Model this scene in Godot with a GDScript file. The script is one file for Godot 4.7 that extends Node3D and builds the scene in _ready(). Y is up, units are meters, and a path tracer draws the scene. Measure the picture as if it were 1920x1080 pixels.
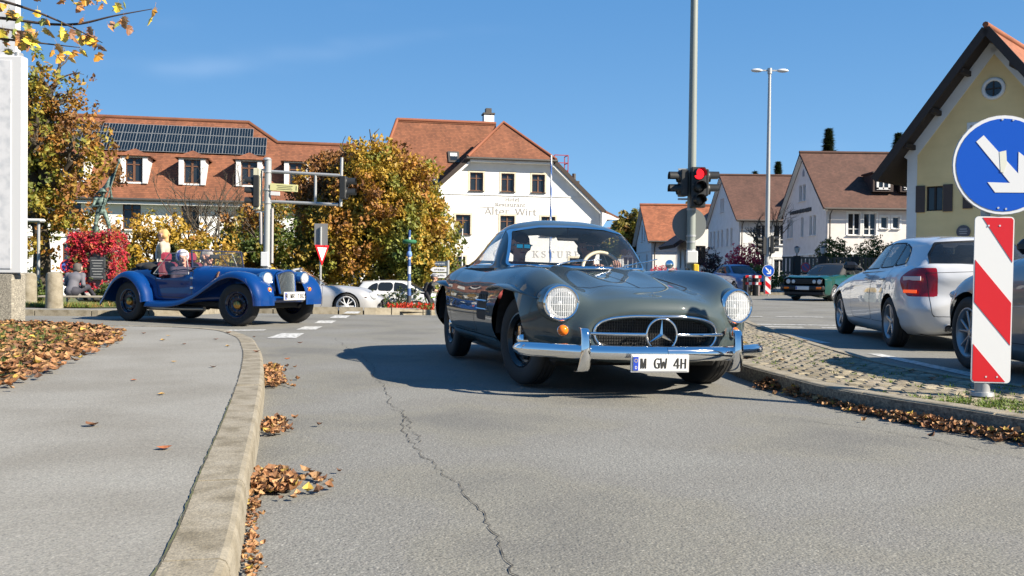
extends Node3D

# ------------------------------------------------------------------ mesh builder
class MB:
	var v := PackedVector3Array()
	var n := PackedVector3Array()
	var c := PackedColorArray()
	var t := PackedVector2Array()
	var col := Color.WHITE
	var tinted := false
	var xf := Transform3D()

	func tint(k: Color) -> void:
		col = k
		tinted = true

	func raw(a: Vector3, b: Vector3, d: Vector3, na: Vector3, nb: Vector3, nd: Vector3, ta := Vector2.ZERO, tb := Vector2.ZERO, td := Vector2.ZERO) -> void:
		a = xf * a
		b = xf * b
		d = xf * d
		na = (xf.basis * na).normalized()
		nb = (xf.basis * nb).normalized()
		nd = (xf.basis * nd).normalized()
		var g := (b - a).cross(d - a)
		if g.length_squared() < 1e-16:
			return
		v.append(a)
		n.append(na)
		t.append(ta)
		if g.dot(na + nb + nd) > 0.0:
			v.append(d)
			v.append(b)
			n.append(nd)
			n.append(nb)
			t.append(td)
			t.append(tb)
		else:
			v.append(b)
			v.append(d)
			n.append(nb)
			n.append(nd)
			t.append(tb)
			t.append(td)
		if tinted:
			c.append(col)
			c.append(col)
			c.append(col)

	func tri(a: Vector3, b: Vector3, d: Vector3, out: Vector3) -> void:
		var g := (b - a).cross(d - a).normalized()
		if g.dot(out) < 0.0:
			g = -g
		raw(a, b, d, g, g, g)

	func quad(a: Vector3, b: Vector3, d: Vector3, e: Vector3, out: Vector3, uv := false) -> void:
		var g := (b - a).cross(d - a) + (d - a).cross(e - a)
		g = g.normalized()
		if g.dot(out) < 0.0:
			g = -g
		if uv:
			raw(a, b, d, g, g, g, Vector2(0, 1), Vector2(1, 1), Vector2(1, 0))
			raw(a, d, e, g, g, g, Vector2(0, 1), Vector2(1, 0), Vector2(0, 0))
		else:
			raw(a, b, d, g, g, g)
			raw(a, d, e, g, g, g)

	func box(o: Vector3, s: Vector3, b := 0.0) -> void:
		var h := s * 0.5
		if b <= 0.0:
			for ax in 3:
				for sg in [-1.0, 1.0]:
					var u := (ax + 1) % 3
					var w := (ax + 2) % 3
					var p := []
					for k in [[-1, -1], [1, -1], [1, 1], [-1, 1]]:
						var q := Vector3()
						q[ax] = h[ax] * sg
						q[u] = h[u] * k[0]
						q[w] = h[w] * k[1]
						p.append(o + q)
					var out := Vector3()
					out[ax] = sg
					quad(p[0], p[1], p[2], p[3], out)
			return
		b = minf(b, minf(h.x, minf(h.y, h.z)) * 0.98)
		for ax in 3:
			var u := (ax + 1) % 3
			var w := (ax + 2) % 3
			for sg in [-1.0, 1.0]:
				var p := []
				for k in [[-1, -1], [1, -1], [1, 1], [-1, 1]]:
					var q := Vector3()
					q[ax] = h[ax] * sg
					q[u] = (h[u] - b) * k[0]
					q[w] = (h[w] - b) * k[1]
					p.append(o + q)
				var out := Vector3()
				out[ax] = sg
				quad(p[0], p[1], p[2], p[3], out)
				for s2 in [-1.0, 1.0]:
					var e := []
					for k in [[0, -1], [0, 1], [1, 1], [1, -1]]:
						var q := Vector3()
						q[ax] = sg * (h[ax] if k[0] == 0 else h[ax] - b)
						q[u] = s2 * (h[u] - b if k[0] == 0 else h[u])
						q[w] = (h[w] - b) * k[1]
						e.append(o + q)
					var ou := Vector3()
					ou[ax] = sg
					ou[u] = s2
					quad(e[0], e[1], e[2], e[3], ou)
		for sx in [-1.0, 1.0]:
			for sy in [-1.0, 1.0]:
				for sz in [-1.0, 1.0]:
					var sgn := Vector3(sx, sy, sz)
					tri(o + Vector3(h.x, h.y - b, h.z - b) * sgn, o + Vector3(h.x - b, h.y, h.z - b) * sgn, o + Vector3(h.x - b, h.y - b, h.z) * sgn, sgn)

	func bar(a: Vector3, b: Vector3, w: float, h: float, bev := 0.0, up := Vector3.UP) -> void:
		var z := (b - a).normalized()
		if absf(z.dot(up)) > 0.98:
			up = Vector3.FORWARD
		var x := up.cross(z).normalized()
		var y := z.cross(x)
		var keep := xf
		xf = xf * Transform3D(Basis(x, y, z), (a + b) * 0.5)
		box(Vector3.ZERO, Vector3(w, h, a.distance_to(b)), bev)
		xf = keep

	func cyl(a: Vector3, b: Vector3, ra: float, rb: float, seg := 16, caps := true) -> void:
		var z := (b - a).normalized()
		var x := (Vector3.UP if absf(z.y) < 0.9 else Vector3.RIGHT).cross(z).normalized()
		var y := z.cross(x)
		var sl := (ra - rb) / maxf(a.distance_to(b), 1e-6)
		for i in seg:
			var p := TAU * i / seg
			var q := TAU * (i + 1) / seg
			var dp := x * cos(p) + y * sin(p)
			var dq := x * cos(q) + y * sin(q)
			var np := (dp + z * sl).normalized()
			var nq := (dq + z * sl).normalized()
			raw(a + dp * ra, a + dq * ra, b + dq * rb, np, nq, nq)
			raw(a + dp * ra, b + dq * rb, b + dp * rb, np, nq, np)
			if caps:
				if ra > 0.0:
					tri(a, a + dp * ra, a + dq * ra, -z)
				if rb > 0.0:
					tri(b, b + dp * rb, b + dq * rb, z)

	# profile: points (radius, height along y of xf), outward to the right of travel when going up
	func lathe(pr: Array, seg := 24, crease := 35.0, from := 0.0, to := TAU) -> void:
		var m := pr.size()
		var ns := []
		for i in m - 1:
			var d: Vector2 = pr[i + 1] - pr[i]
			ns.append(Vector2(d.y, -d.x).normalized())
		for i in m - 1:
			var n0: Vector2 = ns[i]
			var n1: Vector2 = ns[i]
			if i > 0 and rad_to_deg(absf(ns[i].angle_to(ns[i - 1]))) < crease:
				n0 = (ns[i] + ns[i - 1]).normalized()
			if i < m - 2 and rad_to_deg(absf(ns[i].angle_to(ns[i + 1]))) < crease:
				n1 = (ns[i] + ns[i + 1]).normalized()
			var p0: Vector2 = pr[i]
			var p1: Vector2 = pr[i + 1]
			for k in seg:
				var a := from + (to - from) * k / seg
				var b := from + (to - from) * (k + 1) / seg
				var da := Vector3(cos(a), 0, sin(a))
				var db := Vector3(cos(b), 0, sin(b))
				var A := da * p0.x + Vector3.UP * p0.y
				var B := db * p0.x + Vector3.UP * p0.y
				var C := db * p1.x + Vector3.UP * p1.y
				var D := da * p1.x + Vector3.UP * p1.y
				var nA := da * n0.x + Vector3.UP * n0.y
				var nB := db * n0.x + Vector3.UP * n0.y
				var nC := db * n1.x + Vector3.UP * n1.y
				var nD := da * n1.x + Vector3.UP * n1.y
				if p0.x > 1e-5:
					raw(A, B, C, nA, nB, nC)
				if p1.x > 1e-5:
					raw(A, C, D, nA, nC, nD)

	func tube(path: Array, r, seg := 8, closed := false, flat := 1.0) -> void:
		var m := path.size()
		var rings := []
		var last := Vector3.ZERO
		for i in m:
			var d: Vector3
			if closed:
				d = (path[(i + 1) % m] - path[(i + m - 1) % m]).normalized()
			else:
				d = (path[mini(i + 1, m - 1)] - path[maxi(i - 1, 0)]).normalized()
			var x: Vector3
			if i == 0:
				x = (Vector3.UP if absf(d.y) < 0.85 else Vector3.RIGHT).cross(d).normalized()
			else:
				x = (last - d * last.dot(d)).normalized()
			last = x
			var y := d.cross(x)
			var rr: float = r[i] if r is Array else r
			var ring := []
			for k in seg:
				var a := TAU * k / seg
				ring.append([path[i] + x * cos(a) * rr + y * sin(a) * rr * flat, x * cos(a) + y * sin(a)])
			rings.append(ring)
		for i in (m if closed else m - 1):
			var A: Array = rings[i]
			var B: Array = rings[(i + 1) % m]
			for k in seg:
				var l := (k + 1) % seg
				raw(A[k][0], A[l][0], B[l][0], A[k][1], A[l][1], B[l][1])
				raw(A[k][0], B[l][0], B[k][0], A[k][1], B[l][1], B[k][1])
		if not closed:
			for e in [0, m - 1]:
				var R: Array = rings[e]
				var out: Vector3 = (path[0] - path[1]) if e == 0 else (path[m - 1] - path[m - 2])
				for k in range(1, seg - 1):
					tri(R[0][0], R[k][0], R[k + 1][0], out)

	func ball(o: Vector3, r: Vector3, rows := 8, segs := 12) -> void:
		for i in rows:
			for k in segs:
				var P := []
				for q in [[i, k], [i, k + 1], [i + 1, k + 1], [i + 1, k]]:
					var th = PI * q[0] / rows
					var ph = TAU * q[1] / segs
					P.append(Vector3(sin(th) * cos(ph), cos(th), sin(th) * sin(ph)))
				raw(o + P[0] * r, o + P[1] * r, o + P[2] * r, P[0] / r, P[1] / r, P[2] / r)
				raw(o + P[0] * r, o + P[2] * r, o + P[3] * r, P[0] / r, P[2] / r, P[3] / r)

	# polygon in the xy plane, extruded from z0 to z1
	func prism(poly: PackedVector2Array, z0: float, z1: float, sides := true, back := true) -> void:
		var ix := Geometry2D.triangulate_polygon(poly)
		for i in range(0, ix.size(), 3):
			var a := poly[ix[i]]
			var b := poly[ix[i + 1]]
			var d := poly[ix[i + 2]]
			tri(Vector3(a.x, a.y, z1), Vector3(b.x, b.y, z1), Vector3(d.x, d.y, z1), Vector3(0, 0, z1 - z0))
			if back:
				tri(Vector3(a.x, a.y, z0), Vector3(b.x, b.y, z0), Vector3(d.x, d.y, z0), Vector3(0, 0, z0 - z1))
		if sides:
			var s := -1.0 if Geometry2D.is_polygon_clockwise(poly) else 1.0
			for i in poly.size():
				var a := poly[i]
				var b := poly[(i + 1) % poly.size()]
				var o := Vector3((b - a).y, -(b - a).x, 0) * s
				quad(Vector3(a.x, a.y, z0), Vector3(b.x, b.y, z0), Vector3(b.x, b.y, z1), Vector3(a.x, a.y, z1), o)

	# polygon in the ground plane (x, z) at heights y0..y1
	func slab(poly: PackedVector2Array, y0: float, y1: float, sides := true) -> void:
		var keep := xf
		xf = xf * Transform3D(Basis(Vector3.RIGHT, Vector3.BACK, Vector3.DOWN), Vector3.ZERO)
		prism(poly, -y0, -y1, sides, false)
		xf = keep

	# rows of points, smooth
	func sheet(rows: Array, flip := false, wrap := false) -> void:
		var R := rows.size()
		var C: int = rows[0].size()
		var N := []
		for i in R:
			var line := PackedVector3Array()
			for j in C:
				var du: Vector3 = rows[mini(i + 1, R - 1)][j] - rows[maxi(i - 1, 0)][j]
				var dv: Vector3
				if wrap:
					dv = rows[i][(j + 1) % C] - rows[i][(j + C - 1) % C]
				else:
					dv = rows[i][mini(j + 1, C - 1)] - rows[i][maxi(j - 1, 0)]
				var g := du.cross(dv).normalized()
				line.append(-g if flip else g)
			N.append(line)
		if wrap:
			var sum := 0.0
			for i in R:
				var mid := Vector3.ZERO
				for j in C:
					mid += rows[i][j]
				mid /= C
				for j in C:
					sum += N[i][j].dot(rows[i][j] - mid)
			if sum < 0.0:
				for i in R:
					for j in C:
						N[i][j] *= -1.0
		for i in R - 1:
			for j in (C if wrap else C - 1):
				var k := (j + 1) % C
				raw(rows[i][j], rows[i][k], rows[i + 1][k], N[i][j], N[i][k], N[i + 1][k])
				raw(rows[i][j], rows[i + 1][k], rows[i + 1][j], N[i][j], N[i + 1][k], N[i + 1][j])

	func text(words: String, font: Font, height: float, depth: float, px := 48) -> void:
		var tm := TextMesh.new()
		tm.text = words
		tm.font = font
		tm.font_size = px
		tm.pixel_size = height / (px * 0.73)
		tm.depth = depth
		tm.curve_step = 1.0
		var arr := tm.get_mesh_arrays()
		var vv: PackedVector3Array = arr[Mesh.ARRAY_VERTEX]
		var nn: PackedVector3Array = arr[Mesh.ARRAY_NORMAL]
		var ii: PackedInt32Array = arr[Mesh.ARRAY_INDEX]
		for i in range(0, ii.size(), 3):
			raw(vv[ii[i]], vv[ii[i + 1]], vv[ii[i + 2]], nn[ii[i]], nn[ii[i + 1]], nn[ii[i + 2]])

	func mesh() -> ArrayMesh:
		var a := []
		a.resize(Mesh.ARRAY_MAX)
		a[Mesh.ARRAY_VERTEX] = v
		a[Mesh.ARRAY_NORMAL] = n
		a[Mesh.ARRAY_TEX_UV] = t
		if tinted and c.size() == v.size():
			a[Mesh.ARRAY_COLOR] = c
		var m := ArrayMesh.new()
		if v.size() > 2:
			m.add_surface_from_arrays(Mesh.PRIMITIVE_TRIANGLES, a)
		return m

# ------------------------------------------------------------------ scene helpers
var rng := RandomNumberGenerator.new()
var M := {}

func rnd(a: float, b: float) -> float:
	return rng.randf_range(a, b)

func lin(r: float, g: float, b: float, a := 1.0) -> Color:
	var k := Color(r, g, b).linear_to_srgb()
	k.a = a
	return k

func mat(r: float, g: float, b: float, rough := 0.7, metal := 0.0) -> StandardMaterial3D:
	var key := "%f %f %f %f %f" % [r, g, b, rough, metal]
	if M.has(key):
		return M[key]
	var m := StandardMaterial3D.new()
	var k := 0.8 if metal < 0.5 else 1.0
	m.albedo_color = lin(r * k, g * k, b * k)
	m.roughness = rough
	m.metallic = metal
	M[key] = m
	return m

func paint(r: float, g: float, b: float, rough := 0.4, metal := 0.0) -> StandardMaterial3D:
	var m := StandardMaterial3D.new()
	m.albedo_color = lin(r * 0.8, g * 0.8, b * 0.8)
	m.roughness = rough
	m.metallic = metal
	m.clearcoat_enabled = true
	m.clearcoat = 1.0
	m.clearcoat_roughness = 0.012
	m.metallic_specular = 0.22
	return m

func glass(r := 0.05, g := 0.06, b := 0.06, a := 0.2) -> StandardMaterial3D:
	var m := StandardMaterial3D.new()
	m.albedo_color = lin(r, g, b, a)
	m.transparency = BaseMaterial3D.TRANSPARENCY_ALPHA
	m.roughness = 0.02
	return m

func tag(o: Node, label: String, category := "", group := "", kind := "") -> Node:
	if label:
		o.set_meta("label", label)
	if category:
		o.set_meta("category", category)
	if group:
		o.set_meta("group", group)
	if kind:
		o.set_meta("kind", kind)
	return o

func thing(called: String, label: String, category: String, at := Vector3.ZERO, turn := 0.0, group := "") -> Node3D:
	var o := Node3D.new()
	o.name = called
	add_child(o, true)
	o.position = at + Vector3.UP * (0.0 if category == "building" else land(at.x, at.z))
	o.rotation.y = turn
	tag(o, label, category, group)
	return o

func part(up: Node, called: String, m: MB, material: Material, label := "") -> MeshInstance3D:
	var o := MeshInstance3D.new()
	o.name = called
	o.mesh = m.mesh()
	o.material_override = material
	up.add_child(o, true)
	if label:
		o.set_meta("label", label)
	return o

func again(up: Node, called: String, mesh: Mesh, material: Material, where: Transform3D) -> MeshInstance3D:
	var o := MeshInstance3D.new()
	o.name = called
	o.mesh = mesh
	o.material_override = material
	o.transform = where
	up.add_child(o, true)
	return o

func hub(up: Node, called: String, where: Transform3D) -> Node3D:
	var o := Node3D.new()
	o.name = called
	up.add_child(o, true)
	o.transform = where
	return o

func setting(called: String, m: MB, material: Material) -> MeshInstance3D:
	var o := part(self, called, m, material)
	o.set_meta("kind", "structure")
	return o

func many(up: Node, called: String, mesh: Mesh, material: Material, where: Array, tints: Array) -> MultiMeshInstance3D:
	var mm := MultiMesh.new()
	mm.transform_format = MultiMesh.TRANSFORM_3D
	mm.use_colors = true
	mm.mesh = mesh
	mm.instance_count = where.size()
	for i in where.size():
		mm.set_instance_transform(i, where[i])
		mm.set_instance_color(i, tints[i])
	var o := MultiMeshInstance3D.new()
	o.name = called
	o.multimesh = mm
	o.material_override = material
	up.add_child(o, true)
	o.set_meta("kind", "stuff")
	return o

func xyz(x: float, y: float, z: float, turn := 0.0) -> Transform3D:
	return Transform3D(Basis(Vector3.UP, turn), Vector3(x, y, z))

# the square falls away gently beyond the side street on the left
func land(x: float, z: float) -> float:
	return -0.9 * smooth(-17.5, -36.0, z) * (1.0 - smooth(0.0, 7.0, x))

func smooth(a: float, b: float, x: float) -> float:
	var t := clampf((x - a) / (b - a), 0.0, 1.0)
	return t * t * (3.0 - 2.0 * t)

func curve(pts: Array, steps: int, closed := false) -> Array:
	# non-uniform cubic through the points
	var m := pts.size()
	var out := []
	for i in (m if closed else m - 1):
		var p1: Vector3 = pts[i]
		var p2: Vector3 = pts[(i + 1) % m]
		var p0: Vector3 = pts[(i + m - 1) % m] if closed or i > 0 else p1 * 2.0 - p2
		var p3: Vector3 = pts[(i + 2) % m] if closed or i < m - 2 else p2 * 2.0 - p1
		for s in steps:
			out.append(hermite(p0, p1, p2, p3, float(s) / steps))
	if not closed:
		out.append(pts[m - 1])
	return out

func hermite(p0: Vector3, p1: Vector3, p2: Vector3, p3: Vector3, t: float) -> Vector3:
	var d0 := maxf(p0.distance_to(p1), 1e-4)
	var d1 := maxf(p1.distance_to(p2), 1e-4)
	var d2 := maxf(p2.distance_to(p3), 1e-4)
	var m1 := ((p1 - p0) / d0 * d1 + (p2 - p1) / d1 * d0) / (d0 + d1) * d1
	var m2 := ((p2 - p1) / d1 * d2 + (p3 - p2) / d2 * d1) / (d1 + d2) * d1
	var t2 := t * t
	var t3 := t2 * t
	return p1 * (2 * t3 - 3 * t2 + 1) + m1 * (t3 - 2 * t2 + t) + p2 * (3 * t2 - 2 * t3) + m2 * (t3 - t2)

func noise_tex(size: int, freq: float, sd: int, ramp: Array, kind := FastNoiseLite.TYPE_SIMPLEX_SMOOTH, octaves := 4) -> NoiseTexture2D:
	var f := FastNoiseLite.new()
	f.noise_type = kind
	f.seed = sd
	f.frequency = freq
	f.fractal_octaves = octaves
	var g := Gradient.new()
	g.offsets = PackedFloat32Array()
	g.colors = PackedColorArray()
	for r in ramp:
		g.add_point(r[0], r[1])
	while g.get_point_count() > ramp.size():
		g.remove_point(0)
	var tx := NoiseTexture2D.new()
	tx.width = size
	tx.height = size
	tx.seamless = true
	tx.noise = f
	tx.color_ramp = g
	return tx

func grey(x: float) -> Color:
	return Color(x, x, x)

# speckled picture: grains of several sizes around 1.0, as a multiplier baked with a base colour (sRGB bytes)
func grain_tex(size: int, base: Color, amount: Array, sd: int, dots: Array) -> ImageTexture:
	var r := RandomNumberGenerator.new()
	r.seed = sd
	var data := PackedByteArray()
	data.resize(size * size * 3)
	var layers := []
	for k in amount.size():
		var w := size >> k
		var a := PackedFloat32Array()
		a.resize(w * w)
		for i in w * w:
			a[i] = r.randf_range(-1, 1)
		layers.append(a)
	var sum := PackedFloat32Array()
	sum.resize(size * size)
	for k in amount.size():
		var w := size >> k
		var a: PackedFloat32Array = layers[k]
		var am: float = amount[k]
		for y in size:
			var row := (y >> k) * w
			var o := y * size
			for x in size:
				sum[o + x] += a[row + (x >> k)] * am
	for d in dots:
		for i in int(d[0]):
			var cx := r.randi_range(0, size - 1)
			var cy := r.randi_range(0, size - 1)
			var rad := r.randf_range(d[1], d[2])
			var val := r.randf_range(d[3], d[4])
			for yy in range(int(-rad), int(rad) + 1):
				for xx in range(int(-rad), int(rad) + 1):
					if xx * xx + yy * yy <= rad * rad:
						sum[((cy + yy + size) % size) * size + (cx + xx + size) % size] += val
	for i in size * size:
		var f := 1.0 + sum[i]
		data[i * 3] = clampi(int(base.r * f * 255.0), 0, 255)
		data[i * 3 + 1] = clampi(int(base.g * f * 255.0), 0, 255)
		data[i * 3 + 2] = clampi(int(base.b * f * 255.0), 0, 255)
	return ImageTexture.create_from_image(Image.create_from_data(size, size, false, Image.FORMAT_RGB8, data))

func world_tex(m: StandardMaterial3D, tx: Texture2D, metres: float) -> void:
	m.albedo_texture = tx
	m.uv1_triplanar = true
	m.uv1_world_triplanar = true
	m.uv1_scale = Vector3.ONE / metres

func stained(m: StandardMaterial3D, tx: Texture2D, metres: float) -> void:
	m.detail_enabled = true
	m.detail_albedo = tx
	m.detail_blend_mode = BaseMaterial3D.BLEND_MODE_MUL
	m.detail_uv_layer = BaseMaterial3D.DETAIL_UV_2
	m.uv2_triplanar = true
	m.uv2_world_triplanar = true
	m.uv2_scale = Vector3.ONE / metres

func font(mono := false, serif := false, bold := false) -> SystemFont:
	var f := SystemFont.new()
	f.font_names = PackedStringArray(["Droid Sans Mono" if mono else ("Droid Serif" if serif else "Droid Sans")])
	if bold:
		f.font_weight = 700
	return f


const NTH := ["first", "second", "third", "fourth", "fifth", "sixth", "seventh", "eighth", "ninth", "tenth", "eleventh", "twelfth", "thirteenth", "fourteenth", "fifteenth", "sixteenth", "seventeenth", "eighteenth", "nineteenth", "twentieth", "twenty-first", "twenty-second", "twenty-third", "twenty-fourth", "twenty-fifth", "twenty-sixth"]

# ------------------------------------------------------------------ the scene
func _ready() -> void:
	rng.seed = 20241
	var cam := Camera3D.new()
	cam.name = "camera"
	add_child(cam)
	cam.position = Vector3(0, 0.87, 0)
	cam.basis = Basis(Vector3.RIGHT, -atan(27.0 / 1750.0)) * Basis(Vector3.BACK, 0.011)
	cam.fov = rad_to_deg(2.0 * atan(540.0 / 1750.0))
	cam.near = 0.05
	cam.far = 2000.0
	cam.current = true
	var env := Environment.new()
	env.background_mode = Environment.BG_SKY
	env.tonemap_mode = Environment.TONE_MAPPER_LINEAR
	env.tonemap_exposure = 2.5
	env.sdfgi_enabled = true
	env.ssao_enabled = true
	env.ssil_enabled = true
	env.sky = Sky.new()
	env.sky.sky_material = autumn_sky()
	env.background_energy_multiplier = 0.82
	var we := WorldEnvironment.new()
	we.name = "environment"
	we.environment = env
	add_child(we)
	var sun := DirectionalLight3D.new()
	sun.name = "sun"
	add_child(sun)
	sun.light_energy = 1.6
	sun.light_color = Color(1.0, 0.955, 0.88)
	sun.light_angular_distance = 0.5
	sun.shadow_enabled = true
	var flat := Vector3(-0.89, 0, -0.456).normalized()
	sun.look_at_from_position(Vector3.ZERO, Vector3(flat.x, -tan(deg_to_rad(33.5)), flat.z), Vector3.UP)
	materials()
	ground()
	build_all()

func autumn_sky() -> PanoramaSkyMaterial:
	var w := 1024
	var h := 512
	var f := FastNoiseLite.new()
	f.seed = 7
	f.noise_type = FastNoiseLite.TYPE_SIMPLEX_SMOOTH
	f.frequency = 0.9
	f.fractal_octaves = 5
	var im := Image.create(w, h, false, Image.FORMAT_RGBF)
	for y in h:
		var el := PI * 0.5 - PI * (y + 0.5) / h
		for x in w:
			var az := TAU * (x + 0.5) / w
			var c: Vector3
			if el >= 0.0:
				var up := sin(el)
				var a := exp(-up * 5.0)
				c = Vector3(0.022, 0.108, 0.285).lerp(Vector3(0.185, 0.35, 0.525), a)
				# thin high cirrus
				var d := Vector3(cos(el) * sin(az), sin(el), cos(el) * cos(az))
				var q := Vector2(d.x, d.z) / (d.y + 0.12)
				var n := f.get_noise_3d(q.x * 0.55 + q.y * 0.25, q.y * 1.5, 3.0)
				var veil := smooth(0.3, 0.8, n + 0.18 * f.get_noise_3d(q.x * 2.0, q.y * 5.0, 9.0))
				c = c.lerp(Vector3(0.42, 0.5, 0.62), veil * 0.16 * smooth(0.0, 0.06, up))
			else:
				c = Vector3(0.16, 0.155, 0.145)
			im.set_pixel(x, y, Color(c.x, c.y, c.z))
	var m := PanoramaSkyMaterial.new()
	m.panorama = ImageTexture.create_from_image(im)
	return m

func materials() -> void:
	M.black = mat(0.008, 0.008, 0.008, 0.7)
	M.black_gloss = mat(0.012, 0.012, 0.013, 0.25)
	M.rubber = mat(0.018, 0.018, 0.018, 0.75)
	M.chrome = mat(0.78, 0.79, 0.8, 0.06, 1.0)
	M.reflector = mat(0.95, 0.96, 0.97, 0.3, 0.25)
	M.tinted = glass(0.02, 0.025, 0.03, 0.62)
	M.tail = mat(0.33, 0.006, 0.012, 0.12)
	M.alloy = mat(0.32, 0.32, 0.33, 0.35, 0.7)
	M.lamp_white = mat(0.6, 0.62, 0.63, 0.12)
	var bl := StandardMaterial3D.new()
	bl.albedo_color = lin(0.5, 0.03, 0.01)
	bl.roughness = 0.2
	bl.emission_enabled = true
	bl.emission = lin(1.0, 0.12, 0.02)
	bl.emission_energy_multiplier = 0.3
	M.brake = bl
	M.clear = glass(0.05, 0.06, 0.06, 0.1)
	M.dark_glass = mat(0.015, 0.018, 0.02, 0.03)
	var lg := glass(0.85, 0.87, 0.88, 0.16)
	M.lamp_glass = lg
	M.flute = mat(0.9, 0.92, 0.94, 0.2)
	var am := StandardMaterial3D.new()
	am.albedo_color = lin(0.75, 0.16, 0.01)
	am.roughness = 0.12
	M.amber = am
	# ground materials
	var as_ := StandardMaterial3D.new()
	as_.roughness = 0.9
	world_tex(as_, grain_tex(1024, Color(0.442, 0.44, 0.422), [0.10, 0.13, 0.09], 11, [[5200, 0.6, 2.2, 0.08, 0.3], [5200, 0.6, 2.0, -0.34, -0.1]]), 1.7)
	stained(as_, noise_tex(512, 0.008, 3, [[0.2, Color(0.86, 0.855, 0.85)], [0.45, Color(0.97, 0.96, 0.93)], [0.6, Color(0.96, 0.955, 0.95)], [0.85, Color(1, 1, 1)]]), 9.0)
	as_.heightmap_enabled = true
	as_.heightmap_scale = 0.35
	as_.heightmap_texture = grain_tex(512, Color(0.5, 0.5, 0.5), [0.3, 0.4, 0.3], 12, [])
	M.asphalt = as_
	var pv := StandardMaterial3D.new()
	pv.roughness = 0.92
	world_tex(pv, grain_tex(1024, Color(0.50, 0.495, 0.472), [0.07, 0.08, 0.06], 21, [[2600, 0.6, 2.0, 0.05, 0.2], [2600, 0.6, 1.8, -0.25, -0.08]]), 1.9)
	stained(pv, noise_tex(512, 0.01, 5, [[0.2, Color(0.91, 0.9, 0.885)], [0.6, Color(0.98, 0.975, 0.97)], [0.9, Color(1, 1, 1)]]), 7.0)
	pv.heightmap_enabled = true
	pv.heightmap_scale = 0.2
	pv.heightmap_texture = as_.heightmap_texture
	M.pavement = pv
	var kb := StandardMaterial3D.new()
	kb.roughness = 0.9
	world_tex(kb, grain_tex(512, Color(0.53, 0.505, 0.45), [0.06, 0.07, 0.07], 31, [[700, 0.6, 1.6, -0.2, 0.15]]), 1.1)
	stained(kb, noise_tex(512, 0.02, 8, [[0.15, Color(0.78, 0.76, 0.71)], [0.5, Color(0.95, 0.94, 0.92)], [0.85, Color(1, 1, 1)]]), 2.3)
	kb.heightmap_enabled = true
	kb.heightmap_scale = 0.2
	kb.heightmap_texture = as_.heightmap_texture
	M.kerb = kb
	var cb := kb.duplicate() as StandardMaterial3D
	cb.vertex_color_use_as_albedo = true
	M.cobble = cb
	var wm := mat(0.66, 0.66, 0.64, 0.8).duplicate() as StandardMaterial3D
	stained(wm, noise_tex(512, 0.03, 14, [[0.25, Color(0.62, 0.62, 0.6)], [0.5, Color(0.95, 0.95, 0.95)], [0.9, Color(1, 1, 1)]]), 1.3)
	M.road_paint = wm
	var so := StandardMaterial3D.new()
	so.roughness = 1.0
	world_tex(so, grain_tex(512, Color(0.25, 0.21, 0.15), [0.15, 0.2, 0.2], 41, []), 1.0)
	M.soil = so
	var ag := StandardMaterial3D.new()
	ag.roughness = 0.95
	world_tex(ag, grain_tex(512, Color(0.5, 0.48, 0.435), [0.08, 0.12, 0.16, 0.14], 61, [[900, 2.0, 6.0, -0.25, 0.25]]), 0.8)
	M.aggregate = ag
	var pw := (mat(0.66, 0.67, 0.69, 0.45) as StandardMaterial3D).duplicate() as StandardMaterial3D
	stained(pw, noise_tex(512, 0.02, 71, [[0.15, Color(0.88, 0.89, 0.9)], [0.6, Color(0.98, 0.98, 0.98)], [0.9, Color(1, 1, 1)]]), 2.0)
	M.panel_white = pw
	var sd := so.duplicate() as StandardMaterial3D
	sd.albedo_texture = grain_tex(256, Color(0.42, 0.4, 0.355), [0.15, 0.2, 0.2], 43, [])
	M.sand = sd
	var leaf := StandardMaterial3D.new()
	leaf.vertex_color_use_as_albedo = true
	leaf.roughness = 0.6
	leaf.backlight_enabled = true
	leaf.backlight = Color(0.8, 0.8, 0.72)
	M.leaf = leaf
	var dead := StandardMaterial3D.new()
	dead.vertex_color_use_as_albedo = true
	dead.roughness = 0.75
	M.dead_leaf = dead
	var bk := StandardMaterial3D.new()
	bk.roughness = 0.95
	world_tex(bk, grain_tex(256, Color(0.28, 0.25, 0.21), [0.12, 0.2, 0.2], 51, []), 0.6)
	M.bark = bk

# ------------------------------------------------------------------ ground, kerbs, island
func pts2(a: Array) -> PackedVector2Array:
	var out := PackedVector2Array()
	for p in a:
		out.append(Vector2(p.x, p.z))
	return out

func along(path: Array, d: float) -> Array:
	# [point, direction] at distance d along a path of Vector3
	for i in path.size() - 1:
		var l: float = path[i].distance_to(path[i + 1])
		if d <= l or i == path.size() - 2:
			return [path[i].lerp(path[i + 1], d / l), (path[i + 1] - path[i]).normalized()]
		d -= l
	return [path[0], Vector3.FORWARD]

func path_length(path: Array) -> float:
	var s := 0.0
	for i in path.size() - 1:
		s += path[i].distance_to(path[i + 1])
	return s

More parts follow.
